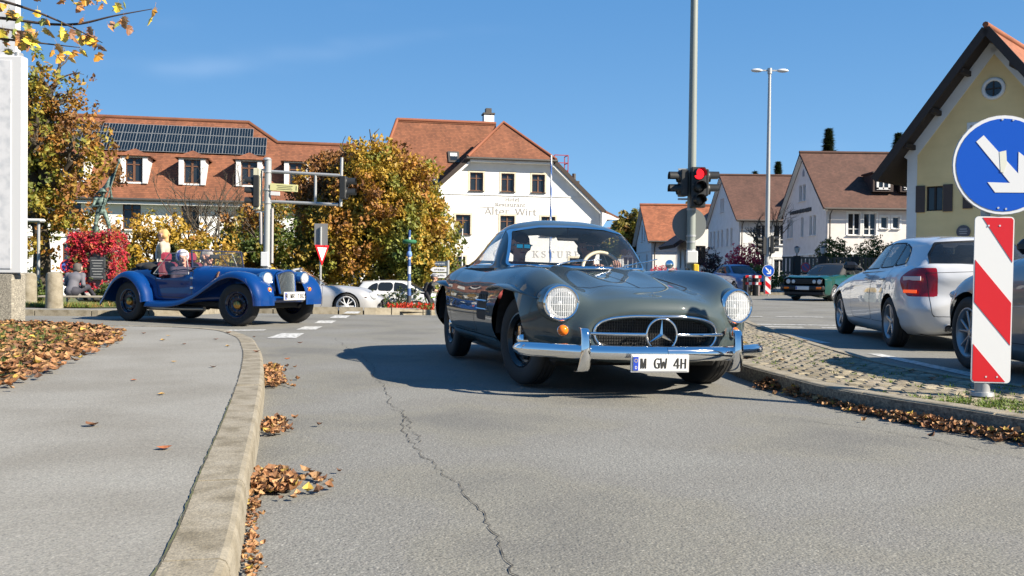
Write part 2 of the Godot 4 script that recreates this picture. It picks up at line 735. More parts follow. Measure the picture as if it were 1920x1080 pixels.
# one kerb stone between two distances of a path; side +1: the ground behind lies to the left of travel
func kerb_stone(path: Array, d0: float, d1: float, width: float, y0: float, y1: float, side: float, bev: float) -> MB:
	var m := MB.new()
	var rows := []
	var k := maxi(2, int((d1 - d0) / 0.12) + 1)
	for i in k + 1:
		var a := along(path, lerpf(d0, d1, float(i) / k))
		var o: Vector3 = a[1].cross(Vector3.UP) * side
		a[0].y += land(a[0].x, a[0].z)
		rows.append([a[0] + Vector3.UP * y0, a[0] + o * 0.0 - o * 0.012 + Vector3.UP * (y1 - bev), a[0] - o * (0.012 + bev * 0.35) + Vector3.UP * (y1 - bev * 0.3), a[0] - o * (0.012 + bev) + Vector3.UP * y1, a[0] - o * (width) + Vector3.UP * y1, a[0] - o * width + Vector3.UP * y0])
	for i in k:
		for j in 5:
			var p: Vector3 = rows[i][j]
			var q: Vector3 = rows[i][j + 1]
			var r: Vector3 = rows[i + 1][j + 1]
			var s: Vector3 = rows[i + 1][j]
			var mid: Vector3 = (rows[i][0] + rows[i][5] + rows[i + 1][0] + rows[i + 1][5]) * 0.25
			m.quad(p, q, r, s, (p + q + r + s) * 0.25 - mid + Vector3.UP * 0.01)
	for e in [0, k]:
		var R: Array = rows[e]
		var out: Vector3 = (rows[0][0] - rows[1][0]) if e == 0 else (rows[k][0] - rows[k - 1][0])
		for j in range(1, 5):
			m.tri(R[0], R[j], R[j + 1], out)
	return m

func kerb_row(up: Node, path: Array, each: float, gap: float, width: float, y0: float, y1: float, side: float, bev: float) -> void:
	var total := path_length(path)
	var d := 0.0
	while d < total - 0.1:
		var l := minf(each * rnd(0.93, 1.07), total - d)
		var m := kerb_stone(path, d + gap * 0.5, d + l - gap * 0.5, width, y0, y1 + rnd(-0.003, 0.003), side, bev)
		part(up, "kerb_stone", m, M.kerb)
		d += l

func ribbon(path: Array, w: float, y: float, jitter: float) -> MB:
	var m := MB.new()
	var last := []
	for i in path.size():
		var d: Vector3 = (path[mini(i + 1, path.size() - 1)] - path[maxi(i - 1, 0)]).normalized()
		var o := d.cross(Vector3.UP).normalized()
		var c: Vector3 = path[i] + o * rnd(-jitter, jitter)
		c.y = y
		var ww := w * rnd(0.1, 1.0)
		var now := [c - o * ww, c + o * ww]
		if last.size():
			m.quad(last[0], last[1], now[1], now[0], Vector3.UP)
		last = now
	return m

func fine(path: Array, step: float) -> Array:
	var out := []
	var total := path_length(path)
	var n := int(total / step)
	for i in n + 1:
		out.append(along(path, total * i / n)[0])
	return out

# a polygon of ground cut into squares that follow the fall of the land
func drape(m: MB, poly: PackedVector2Array, lift: float, step: float) -> void:
	var lo := Vector2.ONE * 1e9
	var hi := -lo
	for p in poly:
		lo = lo.min(p)
		hi = hi.max(p)
	for i in int(ceil((hi.x - lo.x) / step)):
		for j in int(ceil((hi.y - lo.y) / step)):
			var a := lo + Vector2(i, j) * step
			var cell := PackedVector2Array([a, a + Vector2(step, 0), a + Vector2(step, step), a + Vector2(0, step)])
			for piece in Geometry2D.intersect_polygons(cell, poly):
				var ix := Geometry2D.triangulate_polygon(piece)
				for k in range(0, ix.size(), 3):
					var t := []
					for q in 3:
						var p: Vector2 = piece[ix[k + q]]
						t.append(Vector3(p.x, land(p.x, p.y) + lift, p.y))
					m.tri(t[0], t[1], t[2], Vector3.UP)

func wander(path: Array, amount: float) -> Array:
	var out := []
	var off := 0.0
	for i in path.size():
		var d: Vector3 = (path[mini(i + 1, path.size() - 1)] - path[maxi(i - 1, 0)]).normalized()
		off = off * 0.94 + rnd(-amount, amount)
		out.append(path[i] + d.cross(Vector3.UP) * off)
	return out

func ground() -> void:
	var m := MB.new()
	var rows := []
	for z in [60.0, 14.0, -12.0, -17.5, -20.0, -23.0, -26.0, -29.0, -32.0, -36.0, -45.0, -62.0, -120.0, -300.0, -900.0]:
		var line := []
		for x in [-700.0, -60.0, -20.0, 0.0, 1.5, 3.0, 5.0, 7.0, 20.0, 60.0, 700.0]:
			line.append(Vector3(x, land(x, z) - 0.09, z))
		rows.append(line)
	m.sheet(rows)
	setting("terrain", m, M.soil)
	m = MB.new()
	drape(m, PackedVector2Array([Vector2(-60, 14), Vector2(60, 14), Vector2(60, -62), Vector2(-60, -62)]), 0.0, 2.0)
	var road := setting("road", m, M.asphalt)
	# cracks in the asphalt
	var ck := fine(curve([Vector3(-2.3, 0, -12.2), Vector3(-1.75, 0, -10.2), Vector3(-1.25, 0, -8.45), Vector3(-0.95, 0, -7.0), Vector3(-0.62, 0, -5.44), Vector3(-0.52, 0, -4.9), Vector3(-0.40, 0, -4.48), Vector3(-0.19, 0, -3.72), Vector3(-0.05, 0, -3.11), Vector3(0.06, 0, -2.67), Vector3(0.12, 0, -2.2), Vector3(0.2, 0, -1.2)], 6), 0.035)
	part(road, "crack", ribbon(wander(ck, 0.014), 0.0032, 0.004, 0.007), mat(0.05, 0.048, 0.045, 1.0))
	ck = fine(curve([Vector3(-0.75, 0, -5.9), Vector3(-0.56, 0, -5.1), Vector3(-0.46, 0, -4.75)], 4), 0.03)
	part(road, "crack", ribbon(wander(ck, 0.02), 0.003, 0.0045, 0.007), mat(0.05, 0.048, 0.045, 1.0))
	ck = fine([Vector3(1.75, 0, -5.6), Vector3(2.0, 0, -5.35), Vector3(2.35, 0, -4.75), Vector3(2.6, 0, -4.4)], 0.04)
	part(road, "crack", ribbon(wander(ck, 0.02), 0.003, 0.004, 0.007), mat(0.05, 0.048, 0.045, 1.0))
	# white markings
	var dashes := [
		[[-3.16, -12.05], [-2.80, -12.12], [-2.90, -13.05], [-3.20, -13.0]], [[-3.20, -13.85], [-2.92, -13.9], [-2.98, -14.7], [-3.25, -14.65]], [[-3.3, -15.6], [-3.02, -15.65], [-3.1, -16.5], [-3.4, -16.45]], [[-3.4, -17.4], [-3.1, -17.45], [-3.2, -18.5], [-3.5, -18.45]],
		[[-3.5, -19.4], [-3.2, -19.45], [-3.3, -20.4], [-3.6, -20.35]],
		[[-4.75, -13.15], [-3.6, -13.55], [-3.62, -13.78], [-4.9, -13.35]], [[-6.0, -12.75], [-5.05, -13.05], [-5.15, -13.25], [-6.1, -12.95]],
		[[4.2, -16.75], [6.2, -16.65], [6.2, -16.85], [4.2, -16.95]], [[6.6, -16.65], [9.0, -16.6], [9.0, -16.8], [6.6, -16.85]], [[4.0, -15.95], [5.0, -15.9], [5.0, -16.1], [4.0, -16.15]], [[5.3, -15.9], [6.6, -15.85], [6.6, -16.0], [5.3, -16.05]],
		[[4.4, -20.0], [5.4, -20.0], [5.4, -20.2], [4.4, -20.2]], [[5.7, -20.0], [6.7, -20.0], [6.7, -20.2], [5.7, -20.2]], [[7.0, -20.0], [8.1, -20.0], [8.1, -20.2], [7.0, -20.2]], [[8.4, -20.0], [9.5, -20.0], [9.5, -20.2], [8.4, -20.2]],
		[[-1.9, -22.6], [-0.4, -22.7], [-0.4, -22.95], [-1.9, -22.85]], [[-3.4, -22.2], [-2.2, -22.4], [-2.2, -22.6], [-3.4, -22.45]], [[4.05, -10.6], [4.2, -10.6], [4.25, -8.2], [4.08, -8.2]], [[4.05, -14.5], [4.2, -14.5], [4.2, -12.2], [4.05, -12.2]],
	]
	for q in dashes:
		var d := MB.new()
		var poly := PackedVector2Array()
		for p in q:
			poly.append(Vector2(p[0], p[1]))
		d.slab(poly, 0.0, 0.005, false)
		part(road, "road_marking", d, M.road_paint)
	# left pavement with its kerb
	var edge := curve([Vector3(-0.30, 0, 0.6), Vector3(-0.52, 0, -0.9), Vector3(-0.69, 0, -2.28), Vector3(-0.98, 0, -3.51), Vector3(-1.39, 0, -5.2), Vector3(-1.9, 0, -7.2), Vector3(-2.48, 0, -9.22), Vector3(-3.08, 0, -10.89), Vector3(-3.71, 0, -11.95), Vector3(-4.4, 0, -12.42), Vector3(-5.35, 0, -12.55), Vector3(-7.5, 0, -12.6), Vector3(-14, 0, -12.6)], 8)
	var inner := []
	for i in edge.size():
		var d: Vector3 = (edge[mini(i + 1, edge.size() - 1)] - edge[maxi(i - 1, 0)]).normalized()
		inner.append(edge[i] - d.cross(Vector3.UP) * 0.179)
	var poly := pts2(inner)
	poly.append(Vector2(-14, 3))
	poly.append(Vector2(-0.5, 3))
	m = MB.new()
	m.slab(poly, 0.0, 0.117, true)
	var pave := setting("pavement", m, M.pavement)
	kerb_row(pave, edge, 1.0, 0.012, 0.176, -0.02, 0.12, 1.0, 0.025)
	var joint := fine(inner, 0.05)
	part(pave, "kerb_joint", ribbon(joint, 0.0045, 0.1215, 0.003), mat(0.07, 0.065, 0.05, 1.0))
	m = ribbon(fine(inner.slice(4, 34), 0.035), 0.004, 0.1225, 0.004)
	part(pave, "moss", m, mat(0.09, 0.1, 0.04, 1.0))
	# grass corner with leaves on the left
	var lawn := [Vector2(-2.6, 0.5), Vector2(-3.0, -4.2), Vector2(-3.28, -5.97), Vector2(-3.45, -6.66), Vector2(-3.78, -7.9), Vector2(-4.2, -9.6), Vector2(-4.75, -11.0), Vector2(-5.5, -11.9), Vector2(-6.5, -12.15), Vector2(-9, -12.2), Vector2(-13.9, -12.2), Vector2(-13.9, 0.5)]
	m = MB.new()
	m.slab(PackedVector2Array(lawn), 0.10, 0.124, false)
	setting("lawn_ground", m, M.soil)
	grass_and_leaves(PackedVector2Array(lawn))
	island()
	far_edges()

func in_poly(p: Vector2, poly: PackedVector2Array) -> bool:
	return Geometry2D.is_point_in_polygon(p, poly)

func edge_dist(p: Vector2, poly: PackedVector2Array) -> float:
	var d := 1e9
	for i in poly.size():
		d = minf(d, p.distance_to(Geometry2D.get_closest_point_to_segment(p, poly[i], poly[(i + 1) % poly.size()])))
	return d

func leaf_mesh(size: float, curl: float) -> ArrayMesh:
	# one fallen leaf: a pointed, curled blade with a midrib
	var m := MB.new()
	var h := [0.0, 0.36, 0.5, 0.34, 0.0]
	var rows := []
	for i in 5:
		var t := i / 4.0
		var z := (t - 0.5) * size
		var y := curl * size * (pow(t - 0.5, 2.0) * 2.2)
		var w: float = h[i] * size * 0.85
		rows.append([Vector3(-w, y + curl * size * 0.35 * h[i] * 2, z), Vector3(0, y, z), Vector3(w, y + curl * size * 0.22 * h[i] * 2, z)])
	for i in 4:
		for j in 2:
			m.quad(rows[i][j], rows[i][j + 1], rows[i + 1][j + 1], rows[i + 1][j], Vector3.UP)
	return m.mesh()

func any_turn() -> Basis:
	return Basis.from_euler(Vector3(rnd(-0.5, 0.5), rnd(0, TAU), rnd(-0.5, 0.5)))

func dead_tint() -> Color:
	var k := rng.randf()
	var v := rnd(0.55, 1.05)
	if k < 0.45:
		return Color(0.27 * v, 0.125 * v, 0.05 * v)
	if k < 0.75:
		return Color(0.38 * v, 0.21 * v, 0.09 * v)
	if k < 0.81:
		return Color(0.42 * v, 0.29 * v, 0.05 * v)
	return Color(0.13 * v, 0.06 * v, 0.03 * v)

func grass_and_leaves(poly: PackedVector2Array) -> void:
	var blades := MB.new()
	for i in 7:
		var a := rnd(0, TAU)
		var o := Vector3(cos(a), 0, sin(a)) * rnd(0, 0.03)
		var lean := Vector3(cos(a * 1.7), 0, sin(a * 1.7)) * rnd(0.01, 0.05)
		var h := rnd(0.04, 0.09)
		var s := Vector3(-sin(a), 0, cos(a)) * 0.004
		blades.tri(o - s, o + s, o + lean + Vector3.UP * h, Vector3(cos(a), 0.3, sin(a)))
	var where := []
	var tints := []
	while where.size() < 9000:
		var p := Vector2(rnd(-8.5, -3.0), rnd(-12.1, -3.0))
		if in_poly(p, poly) and edge_dist(p, poly) > rnd(0.0, 0.35):
			where.append(Transform3D(Basis(Vector3.UP, rnd(0, TAU)).scaled(Vector3.ONE * rnd(0.6, 1.25)), Vector3(p.x, 0.12, p.y)))
			var v := rnd(0.6, 1.2)
			tints.append(Color(0.12 * v, 0.17 * v, 0.035 * v) if rng.randf() < 0.8 else Color(0.3 * v, 0.26 * v, 0.1 * v))
	var g := many(self, "grass", blades.mesh(), M.leaf, where, tints)
	tag(g, "short green grass on the verge below the white panel", "grass", "", "stuff")
	var big := leaf_mesh(0.075, 0.6)
	where = []
	tints = []
	while where.size() < 3300:
		var p := Vector2(rnd(-7.5, -3.0), rnd(-12.2, -3.2))
		var d := edge_dist(p, poly)
		var ok := in_poly(p, poly)
		if (ok and rng.randf() < 0.10 + 0.9 * exp(-d / 0.5)) or (not ok and p.x < -2.8 and d < 0.22 * rng.randf()):
			where.append(Transform3D(any_turn().scaled(Vector3.ONE * rnd(0.6, 1.25)), Vector3(p.x, 0.135 + rnd(0.0, 0.05) * (1.0 if ok else 0.2), p.y)))
			tints.append(dead_tint())
	var l := many(self, "fallen_leaves", big, M.dead_leaf, where, tints)
	tag(l, "brown leaves heaped along the edge of the left verge", "leaves", "", "stuff")
	# single leaves on the pavement and road
	var places := [[-3.9, -10.6], [-3.3, -9.4], [-3.2, -10.1], [-4.3, -10.9], [-2.9, -10.5], [-2.35, -8.6], [-2.1, -5.6], [-2.0, -4.45], [-2.3, -7.2], [-2.75, -7.6], [-1.45, -3.9], [-2.55, -6.3], [-1.9, -7.9], [-3.4, -11.2], [-2.8, -9.2], [-2.2, -9.7], [-3.7, -9.9]]
	places.sort_custom(func(p, q): return Vector2(p[0], p[1]).length() < Vector2(q[0], q[1]).length())
	for k in places.size():
		var q: Array = places[k]
		var hue := k * 5 % 3
		var o := again(self, "fallen_leaf", leaf_mesh(rnd(0.045, 0.075), rnd(0.15, 0.5)), [mat(0.36, 0.12, 0.04, 0.7), mat(0.5, 0.3, 0.08, 0.7), mat(0.16, 0.07, 0.03, 0.7)][hue], Transform3D(Basis(Vector3.UP, rnd(0, TAU)), Vector3(q[0], 0.122, q[1])))
		tag(o, "%s leaf lying flat on the left pavement, %s from the camera" % [["rust red", "ochre", "dark brown"][hue], NTH[k]], "leaf", "leaves on the pavement")
	heap("leaf_heap", "heap of brown leaves against the left kerb, nearest the camera", [[-1.0, -3.72], [-0.90, -3.66], [-0.98, -3.92]], 380, 0.07, 0.035, false)
	heap("leaf_heap", "long drift of brown leaves at the far bend of the left kerb", [[-1.75, -6.9], [-1.95, -7.6], [-2.15, -8.35]], 360, 0.065, 0.03, false)
	heap("leaf_heap", "thin streak of leaves in the gutter between the two kerbside leaf heaps", [[-1.25, -4.9], [-1.35, -5.35]], 110, 0.05, 0.02, false)
	heap("leaf_heap", "dusting of crumbled brown leaves along the nearest left gutter", [[-0.60, -2.1], [-0.72, -2.6], [-0.86, -3.1], [-0.97, -3.5]], 230, 0.02, 0.012, true)

func heap(called: String, label: String, pts: Array, count: int, spread: float, tall: float, crumbs: bool) -> void:
	var where := []
	var tints := []
	var mesh := leaf_mesh(0.024 if crumbs else 0.046, 0.9)
	for i in count:
		var k := rng.randf() * (pts.size() - 1)
		var a: Array = pts[int(k)]
		var b: Array = pts[mini(int(k) + 1, pts.size() - 1)]
		var f := k - int(k)
		var off := Vector2(rng.randfn(0, spread * 0.6), rng.randfn(0, spread * 0.6))
		if rng.randf() < 0.28:
			off *= rnd(1.3, 2.8)
		var r := off.length() / spread
		where.append(Transform3D(any_turn().scaled(Vector3.ONE * rnd(0.5, 1.2)), Vector3(lerpf(a[0], b[0], f) + off.x, 0.012 + rng.randf() * tall * exp(-r * r), lerpf(a[1], b[1], f) + off.y)))
		tints.append(dead_tint())
	var o := many(self, called, mesh, M.dead_leaf, where, tints)
	tag(o, label, "leaves", "", "stuff")

func island() -> void:
	var near := [Vector3(3.9, 0, -20.9), Vector3(3.2, 0, -19.6), Vector3(2.55, 0, -15.0), Vector3(2.1, 0, -10.8), Vector3(1.95, 0, -8.5), Vector3(1.96, 0, -7.83), Vector3(2.06, 0, -7.03), Vector3(2.16, 0, -6.4), Vector3(2.34, 0, -5.9), Vector3(2.6, 0, -5.4), Vector3(2.80, 0, -4.95), Vector3(3.15, 0, -4.45), Vector3(3.7, 0, -4.15)]
	var far := [Vector3(3.7, 0, -4.15), Vector3(4.1, 0, -4.5), Vector3(4.0, 0, -5.6), Vector3(3.64, 0, -6.6), Vector3(3.42, 0, -7.4), Vector3(3.36, 0, -8.3), Vector3(3.42, 0, -9.5), Vector3(3.52, 0, -10.9), Vector3(3.68, 0, -12.7), Vector3(3.85, 0, -14.5), Vector3(4.3, 0, -19.6), Vector3(3.9, 0, -20.9)]
	var a := curve(near, 6)
	var b := curve(far, 6)
	var ring := a + b.slice(1, b.size() - 1)
	var poly := pts2(ring)
	var m := MB.new()
	m.slab(poly, 0.0, 0.1125, true)
	var isle := setting("traffic_island_ground", m, M.sand)
	kerb_row(isle, a, 0.95, 0.012, 0.14, -0.02, 0.125, 1.0, 0.015)
	kerb_row(isle, b, 0.95, 0.012, 0.12, -0.02, 0.122, 1.0, 0.015)
	# cobbles: about 10 cm, laid in slightly wandering rows
	var stones := []
	var shapes := []
	for k in 6:
		var c := MB.new()
		c.tint(Color.WHITE)
		c.box(Vector3.ZERO, Vector3(0.099 + rnd(-0.01, 0.006), 0.08, 0.099 + rnd(-0.01, 0.006)), 0.011)
		shapes.append(c.mesh())
	var z := -4.2
	var r := 0
	while z > -20.5:
		var x := 1.9 + (0.052 if r % 2 else 0.0)
		while x < 4.5:
			var p := Vector2(x + rnd(-0.007, 0.007) + 0.03 * sin(z * 1.3), z + rnd(-0.008, 0.008) + 0.06 * sin(x * 1.9))
			if in_poly(p, poly) and edge_dist(p, poly) > 0.18:
				stones.append(p)
			x += 0.106
		z -= 0.104
		r += 1
	stones.sort_custom(func(s, t): return s.length() < t.length())
	var mats := []
	for k in 7:
		var q := (M.cobble as StandardMaterial3D).duplicate() as StandardMaterial3D
		var v := 0.84 + 0.05 * k
		q.albedo_color = Color(v, v * 0.985, v * (0.94 + 0.02 * (k % 3)))
		mats.append(q)
	var where := []
	var tints := []
	for i in stones.size():
		var p: Vector2 = stones[i]
		var tf := Transform3D(Basis.from_euler(Vector3(rnd(-0.05, 0.05), rnd(-0.12, 0.12), rnd(-0.05, 0.05))), Vector3(p.x, 0.079 + rnd(-0.005, 0.004), p.y))
		if i < 300:
			again(isle, "cobble", shapes[rng.randi_range(0, 5)], mats[rng.randi_range(0, 6)], tf)
		else:
			where.append(tf)
			var v := rnd(0.78, 1.15)
			tints.append(Color(v, v * 0.985, v * rnd(0.92, 1.0)))
	many(isle, "cobbles", shapes[0], M.cobble, where, tints)
	# moss and weeds in the joints by the sign
	var tuft := MB.new()
	for i in 9:
		var t := rnd(0, TAU)
		var o := Vector3(cos(t), 0, sin(t)) * rnd(0, 0.03)
		var s := Vector3(-sin(t), 0, cos(t)) * 0.006
		tuft.tri(o - s, o + s, o + Vector3(cos(t) * 0.03, rnd(0.012, 0.035), sin(t) * 0.03), Vector3.UP)
	where = []
	tints = []
	for i in 420:
		var c := Vector2(2.75, -5.6) if i < 250 else Vector2(rnd(2.2, 3.6), rnd(-12, -6))
		var p := c + Vector2(rng.randfn(0, 0.32), rng.randfn(0, 0.16) + (0.0 if i < 250 else 0.0))
		p.x = roundf(p.x / 0.106) * 0.106 + rnd(-0.01, 0.01) if rng.randf() < 0.5 else p.x
		if in_poly(p, poly) and edge_dist(p, poly) > 0.15:
			where.append(Transform3D(Basis(Vector3.UP, rnd(0, TAU)), Vector3(p.x, 0.108, p.y)))
			var v := rnd(0.7, 1.2)
			tints.append(Color(0.13 * v, 0.19 * v, 0.03 * v))
	var w := many(self, "weeds", tuft.mesh(), M.leaf, where, tints)
	tag(w, "green moss and weeds in the cobble joints beside the striped sign", "weeds", "", "stuff")
	var laid := 0
	for i in 26:
		var p := Vector2(rnd(2.3, 3.9), -5.3 - i * 0.27)
		if in_poly(p, poly) and edge_dist(p, poly) > 0.1:
			var o := again(self, "fallen_leaf", leaf_mesh(rnd(0.05, 0.09), rnd(0.3, 0.6)), [mat(0.36, 0.12, 0.04, 0.7), mat(0.5, 0.3, 0.08, 0.7), mat(0.45, 0.33, 0.2, 0.7)][i % 3], Transform3D(Basis(Vector3.UP, rnd(0, TAU)), Vector3(p.x, 0.125, p.y)))
			tag(o, "%s dry leaf on the cobbled traffic island, %s from the camera" % [["rust red", "ochre", "pale tan"][i % 3], NTH[laid]], "leaf", "leaves on the traffic island")
			laid += 1
	heap("leaf_heap", "deep drift of brown leaves at the island kerb by the right edge", [[2.36, -5.7], [2.62, -5.15], [2.95, -4.55]], 700, 0.07, 0.045, false)
	heap("leaf_heap", "thin line of brown leaves along the middle of the island kerb", [[2.1, -6.6], [2.22, -6.1], [2.35, -5.65]], 240, 0.045, 0.03, false)
	heap("leaf_heap", "small clump of brown leaves in the shade of the island kerb", [[2.0, -7.35], [2.02, -7.1]], 160, 0.07, 0.06, false)
	heap("leaf_heap", "tiny clump of brown leaves below the thin sign shadow at the island kerb", [[2.06, -6.85], [2.07, -6.75]], 90, 0.05, 0.07, false)

func far_edges() -> void:
	# verge and footpath beyond the side street on the left
	var m := MB.new()
	drape(m, PackedVector2Array([Vector2(-40, -17.4), Vector2(-7.6, -17.4), Vector2(-6.4, -18.0), Vector2(-6.2, -26), Vector2(-40, -26)]), 0.10, 1.5)
	var lawn := setting("verge_ground", m, M.pavement)
	m = MB.new()
	drape(m, PackedVector2Array([Vector2(-40, -18.3), Vector2(-8.2, -18.3), Vector2(-7.4, -19.0), Vector2(-7.2, -70), Vector2(-40, -70)]), 0.12, 1.5)
	setting("lawn", m, mat(0.10, 0.12, 0.035, 1.0))
	kerb_row(lawn, [Vector3(-24, 0, -17.35), Vector3(-7.6, 0, -17.35), Vector3(-6.35, 0, -17.95), Vector3(-6.15, 0, -22)], 1.0, 0.02, 0.14, -0.02, 0.11, -1.0, 0.02)
	var tuft := MB.new()
	for i in 8:
		var a := rnd(0, TAU)
		var o := Vector3(cos(a), 0, sin(a)) * rnd(0, 0.08)
		var s := Vector3(-sin(a), 0, cos(a)) * 0.01
		tuft.tri(o - s, o + s, o + Vector3(cos(a) * 0.05, rnd(0.05, 0.12), sin(a) * 0.05), Vector3(cos(a), 0.3, sin(a)))
	var where := []
	var tints := []
	for i in 6000:
		var z := -18.4 - 9.0 * pow(rng.randf(), 1.6)
		where.append(Transform3D(Basis(Vector3.UP, rnd(0, TAU)), Vector3(rnd(-19, -8.3), 0.11 + land(-10, z), z)))
		var v := rnd(0.7, 1.2)
		tints.append(Color(0.14 * v, 0.19 * v, 0.04 * v) if rng.randf() < 0.75 else Color(0.35 * v, 0.22 * v, 0.07 * v))
	var g := many(self, "verge_grass", tuft.mesh(), M.leaf, where, tints)
	tag(g, "strip of green grass behind the stone bollards", "grass", "", "stuff")
	heap("leaf_heap", "brown leaves on the ground behind the blue roadster", [[-9.6, -17.9], [-8.2, -18.0]], 420, 0.28, 0.05, false)
	# kerbed bed with the hedge and the flowers in the middle
	m = MB.new()
	drape(m, PackedVector2Array([Vector2(-6.3, -21.7), Vector2(-3.1, -22.0), Vector2(-0.2, -25.5), Vector2(-0.3, -60), Vector2(-8, -60)]), 0.09, 1.5)
	var bed := setting("planted_bed_ground", m, M.pavement)
	kerb_row(bed, [Vector3(-6.3, 0, -21.6), Vector3(-4.6, 0, -21.5)], 0.8, 0.03, 0.22, -0.02, 0.13, -1.0, 0.03)
	kerb_row(bed, [Vector3(-4.4, 0, -20.6), Vector3(-3.2, 0, -20.8), Vector3(-2.7, 0, -21.3)], 0.55, 0.03, 0.25, -0.02, 0.16, -1.0, 0.03)
	kerb_row(bed, [Vector3(-3.0, 0, -22.6), Vector3(-0.2, 0, -25.4)], 1.0, 0.03, 0.2, -0.02, 0.16, -1.0, 0.03)
	# pavement and kerbs on the far right
	m = MB.new()
	m.slab(PackedVector2Array([Vector2(6, -44), Vector2(60, -44), Vector2(60, -72), Vector2(6, -72)]), 0.0, 0.10, true)
	var pv := setting("far_pavement", m, M.pavement)
	kerb_row(pv, [Vector3(7, 0, -43.9), Vector3(30, 0, -43.9)], 1.5, 0.03, 0.2, -0.02, 0.12, -1.0, 0.03)


# ------------------------------------------------------------------ car bodies: a shell through a net of points, with openings
class Reg:
	var kind := 0          # 0 seen from the side (z, y), 1 from the front (x, y), 2 from above (x, z)
	var poly := PackedVector2Array()
	var r := 0.0
	var o := Vector2.ZERO
	var lo := -9.0
	var hi := 9.0
	var cut := true
	var band := 0.0        # width of a trim laid round the edge
	var inner := 0.0
	var lift := 0.003

	func sd(p: Vector3) -> float:
		var q: Vector2
		var s: float
		match kind:
			0:
				q = Vector2(p.z, p.y)
				s = absf(p.x)
			1:
				q = Vector2(absf(p.x), p.y)
				s = p.z
			_:
				q = Vector2(absf(p.x), p.z)
				s = p.y
		var away := maxf(lo - s, s - hi)
		if poly.is_empty():
			return maxf(q.distance_to(o) - r, away)
		var d := 1e9
		var inside := false
		var m := poly.size()
		var j := m - 1
		for i in m:
			var a := poly[i]
			var b := poly[j]
			var e := b - a
			var w := q - a
			var k := w - e * clampf(w.dot(e) / e.length_squared(), 0.0, 1.0)
			d = minf(d, k.length_squared())
			if (a.y > q.y) != (b.y > q.y) and q.x < (b.x - a.x) * (q.y - a.y) / (b.y - a.y) + a.x:
				inside = not inside
			j = i
		return maxf((-sqrt(d) if inside else sqrt(d)) - r, away)

func opening(kind: int, pts: Array, r: float, lo: float, hi: float, cut := true, band := 0.0, inner := 0.0, lift := 0.003) -> Reg:
	var g := Reg.new()
	g.kind = kind
	g.r = r
	g.lo = lo
	g.hi = hi
	g.cut = cut
	g.band = band
	g.inner = inner
	g.lift = lift
	if pts.size() == 1:
		g.o = pts[0]
	else:
		g.poly = PackedVector2Array(pts)
	return g

func net_points(net: Array, nu: int, nv: int) -> Array:
	var rows := []
	for row in net:
		var m: int = row.size()
		var line := []
		for j in m - 1:
			var p1: Vector3 = row[j]
			var p2: Vector3 = row[j + 1]
			var p0: Vector3 = row[j - 1] if j > 0 else (Vector3(-p2.x, p2.y, p2.z) if absf(p1.x) < 1e-4 else p1 * 2.0 - p2)
			var p3: Vector3 = row[j + 2] if j < m - 2 else (Vector3(-p1.x, p1.y, p1.z) if absf(p2.x) < 1e-4 else p2 * 2.0 - p1)
			for s in nv:
				line.append(hermite(p0, p1, p2, p3, float(s) / nv))
		line.append(row[m - 1])
		rows.append(line)
	var out := []
	var R := rows.size()
	for i in R - 1:
		for s in nu:
			var line := PackedVector3Array()
			for j in rows[0].size():
				var p1: Vector3 = rows[i][j]
				var p2: Vector3 = rows[i + 1][j]
				var p0: Vector3 = rows[i - 1][j] if i > 0 else p1 * 2.0 - p2
				var p3: Vector3 = rows[i + 2][j] if i < R - 2 else p2 * 2.0 - p1
				line.append(hermite(p0, p1, p2, p3, float(s) / nu))
			out.append(line)
	out.append(PackedVector3Array(rows[R - 1]))
	return out

func clip(poly: Array, r: int, thr: float, below: bool) -> Array:
	var out := []
	var m := poly.size()
	for i in m:
		var a: Array = poly[i]
		var b: Array = poly[(i + 1) % m]
		var fa: float = a[2][r] - thr
		var fb: float = b[2][r] - thr
		if below:
			fa = -fa
			fb = -fb
		if fa >= 0.0:
			out.append(a)
		if (fa >= 0.0) != (fb >= 0.0):
			var t := fa / (fa - fb)
			var f := PackedFloat32Array()
			for k in a[2].size():
				f.append(lerpf(a[2][k], b[2][k], t))
			out.append([a[0].lerp(b[0], t), a[1].lerp(b[1], t), f])
	return out

func fan(m: MB, poly: Array, lift := 0.0) -> void:
	for i in range(1, poly.size() - 1):
		var a: Array = poly[0]
		var b: Array = poly[i]
		var d: Array = poly[i + 1]
		m.raw(a[0] + a[1] * lift, b[0] + b[1] * lift, d[0] + d[1] * lift, a[1], b[1], d[1])
		m.raw(_mx(a[0] + a[1] * lift), _mx(b[0] + b[1] * lift), _mx(d[0] + d[1] * lift), _mx(a[1]), _mx(b[1]), _mx(d[1]))

func _mx(p: Vector3) -> Vector3:
	return Vector3(-p.x, p.y, p.z)

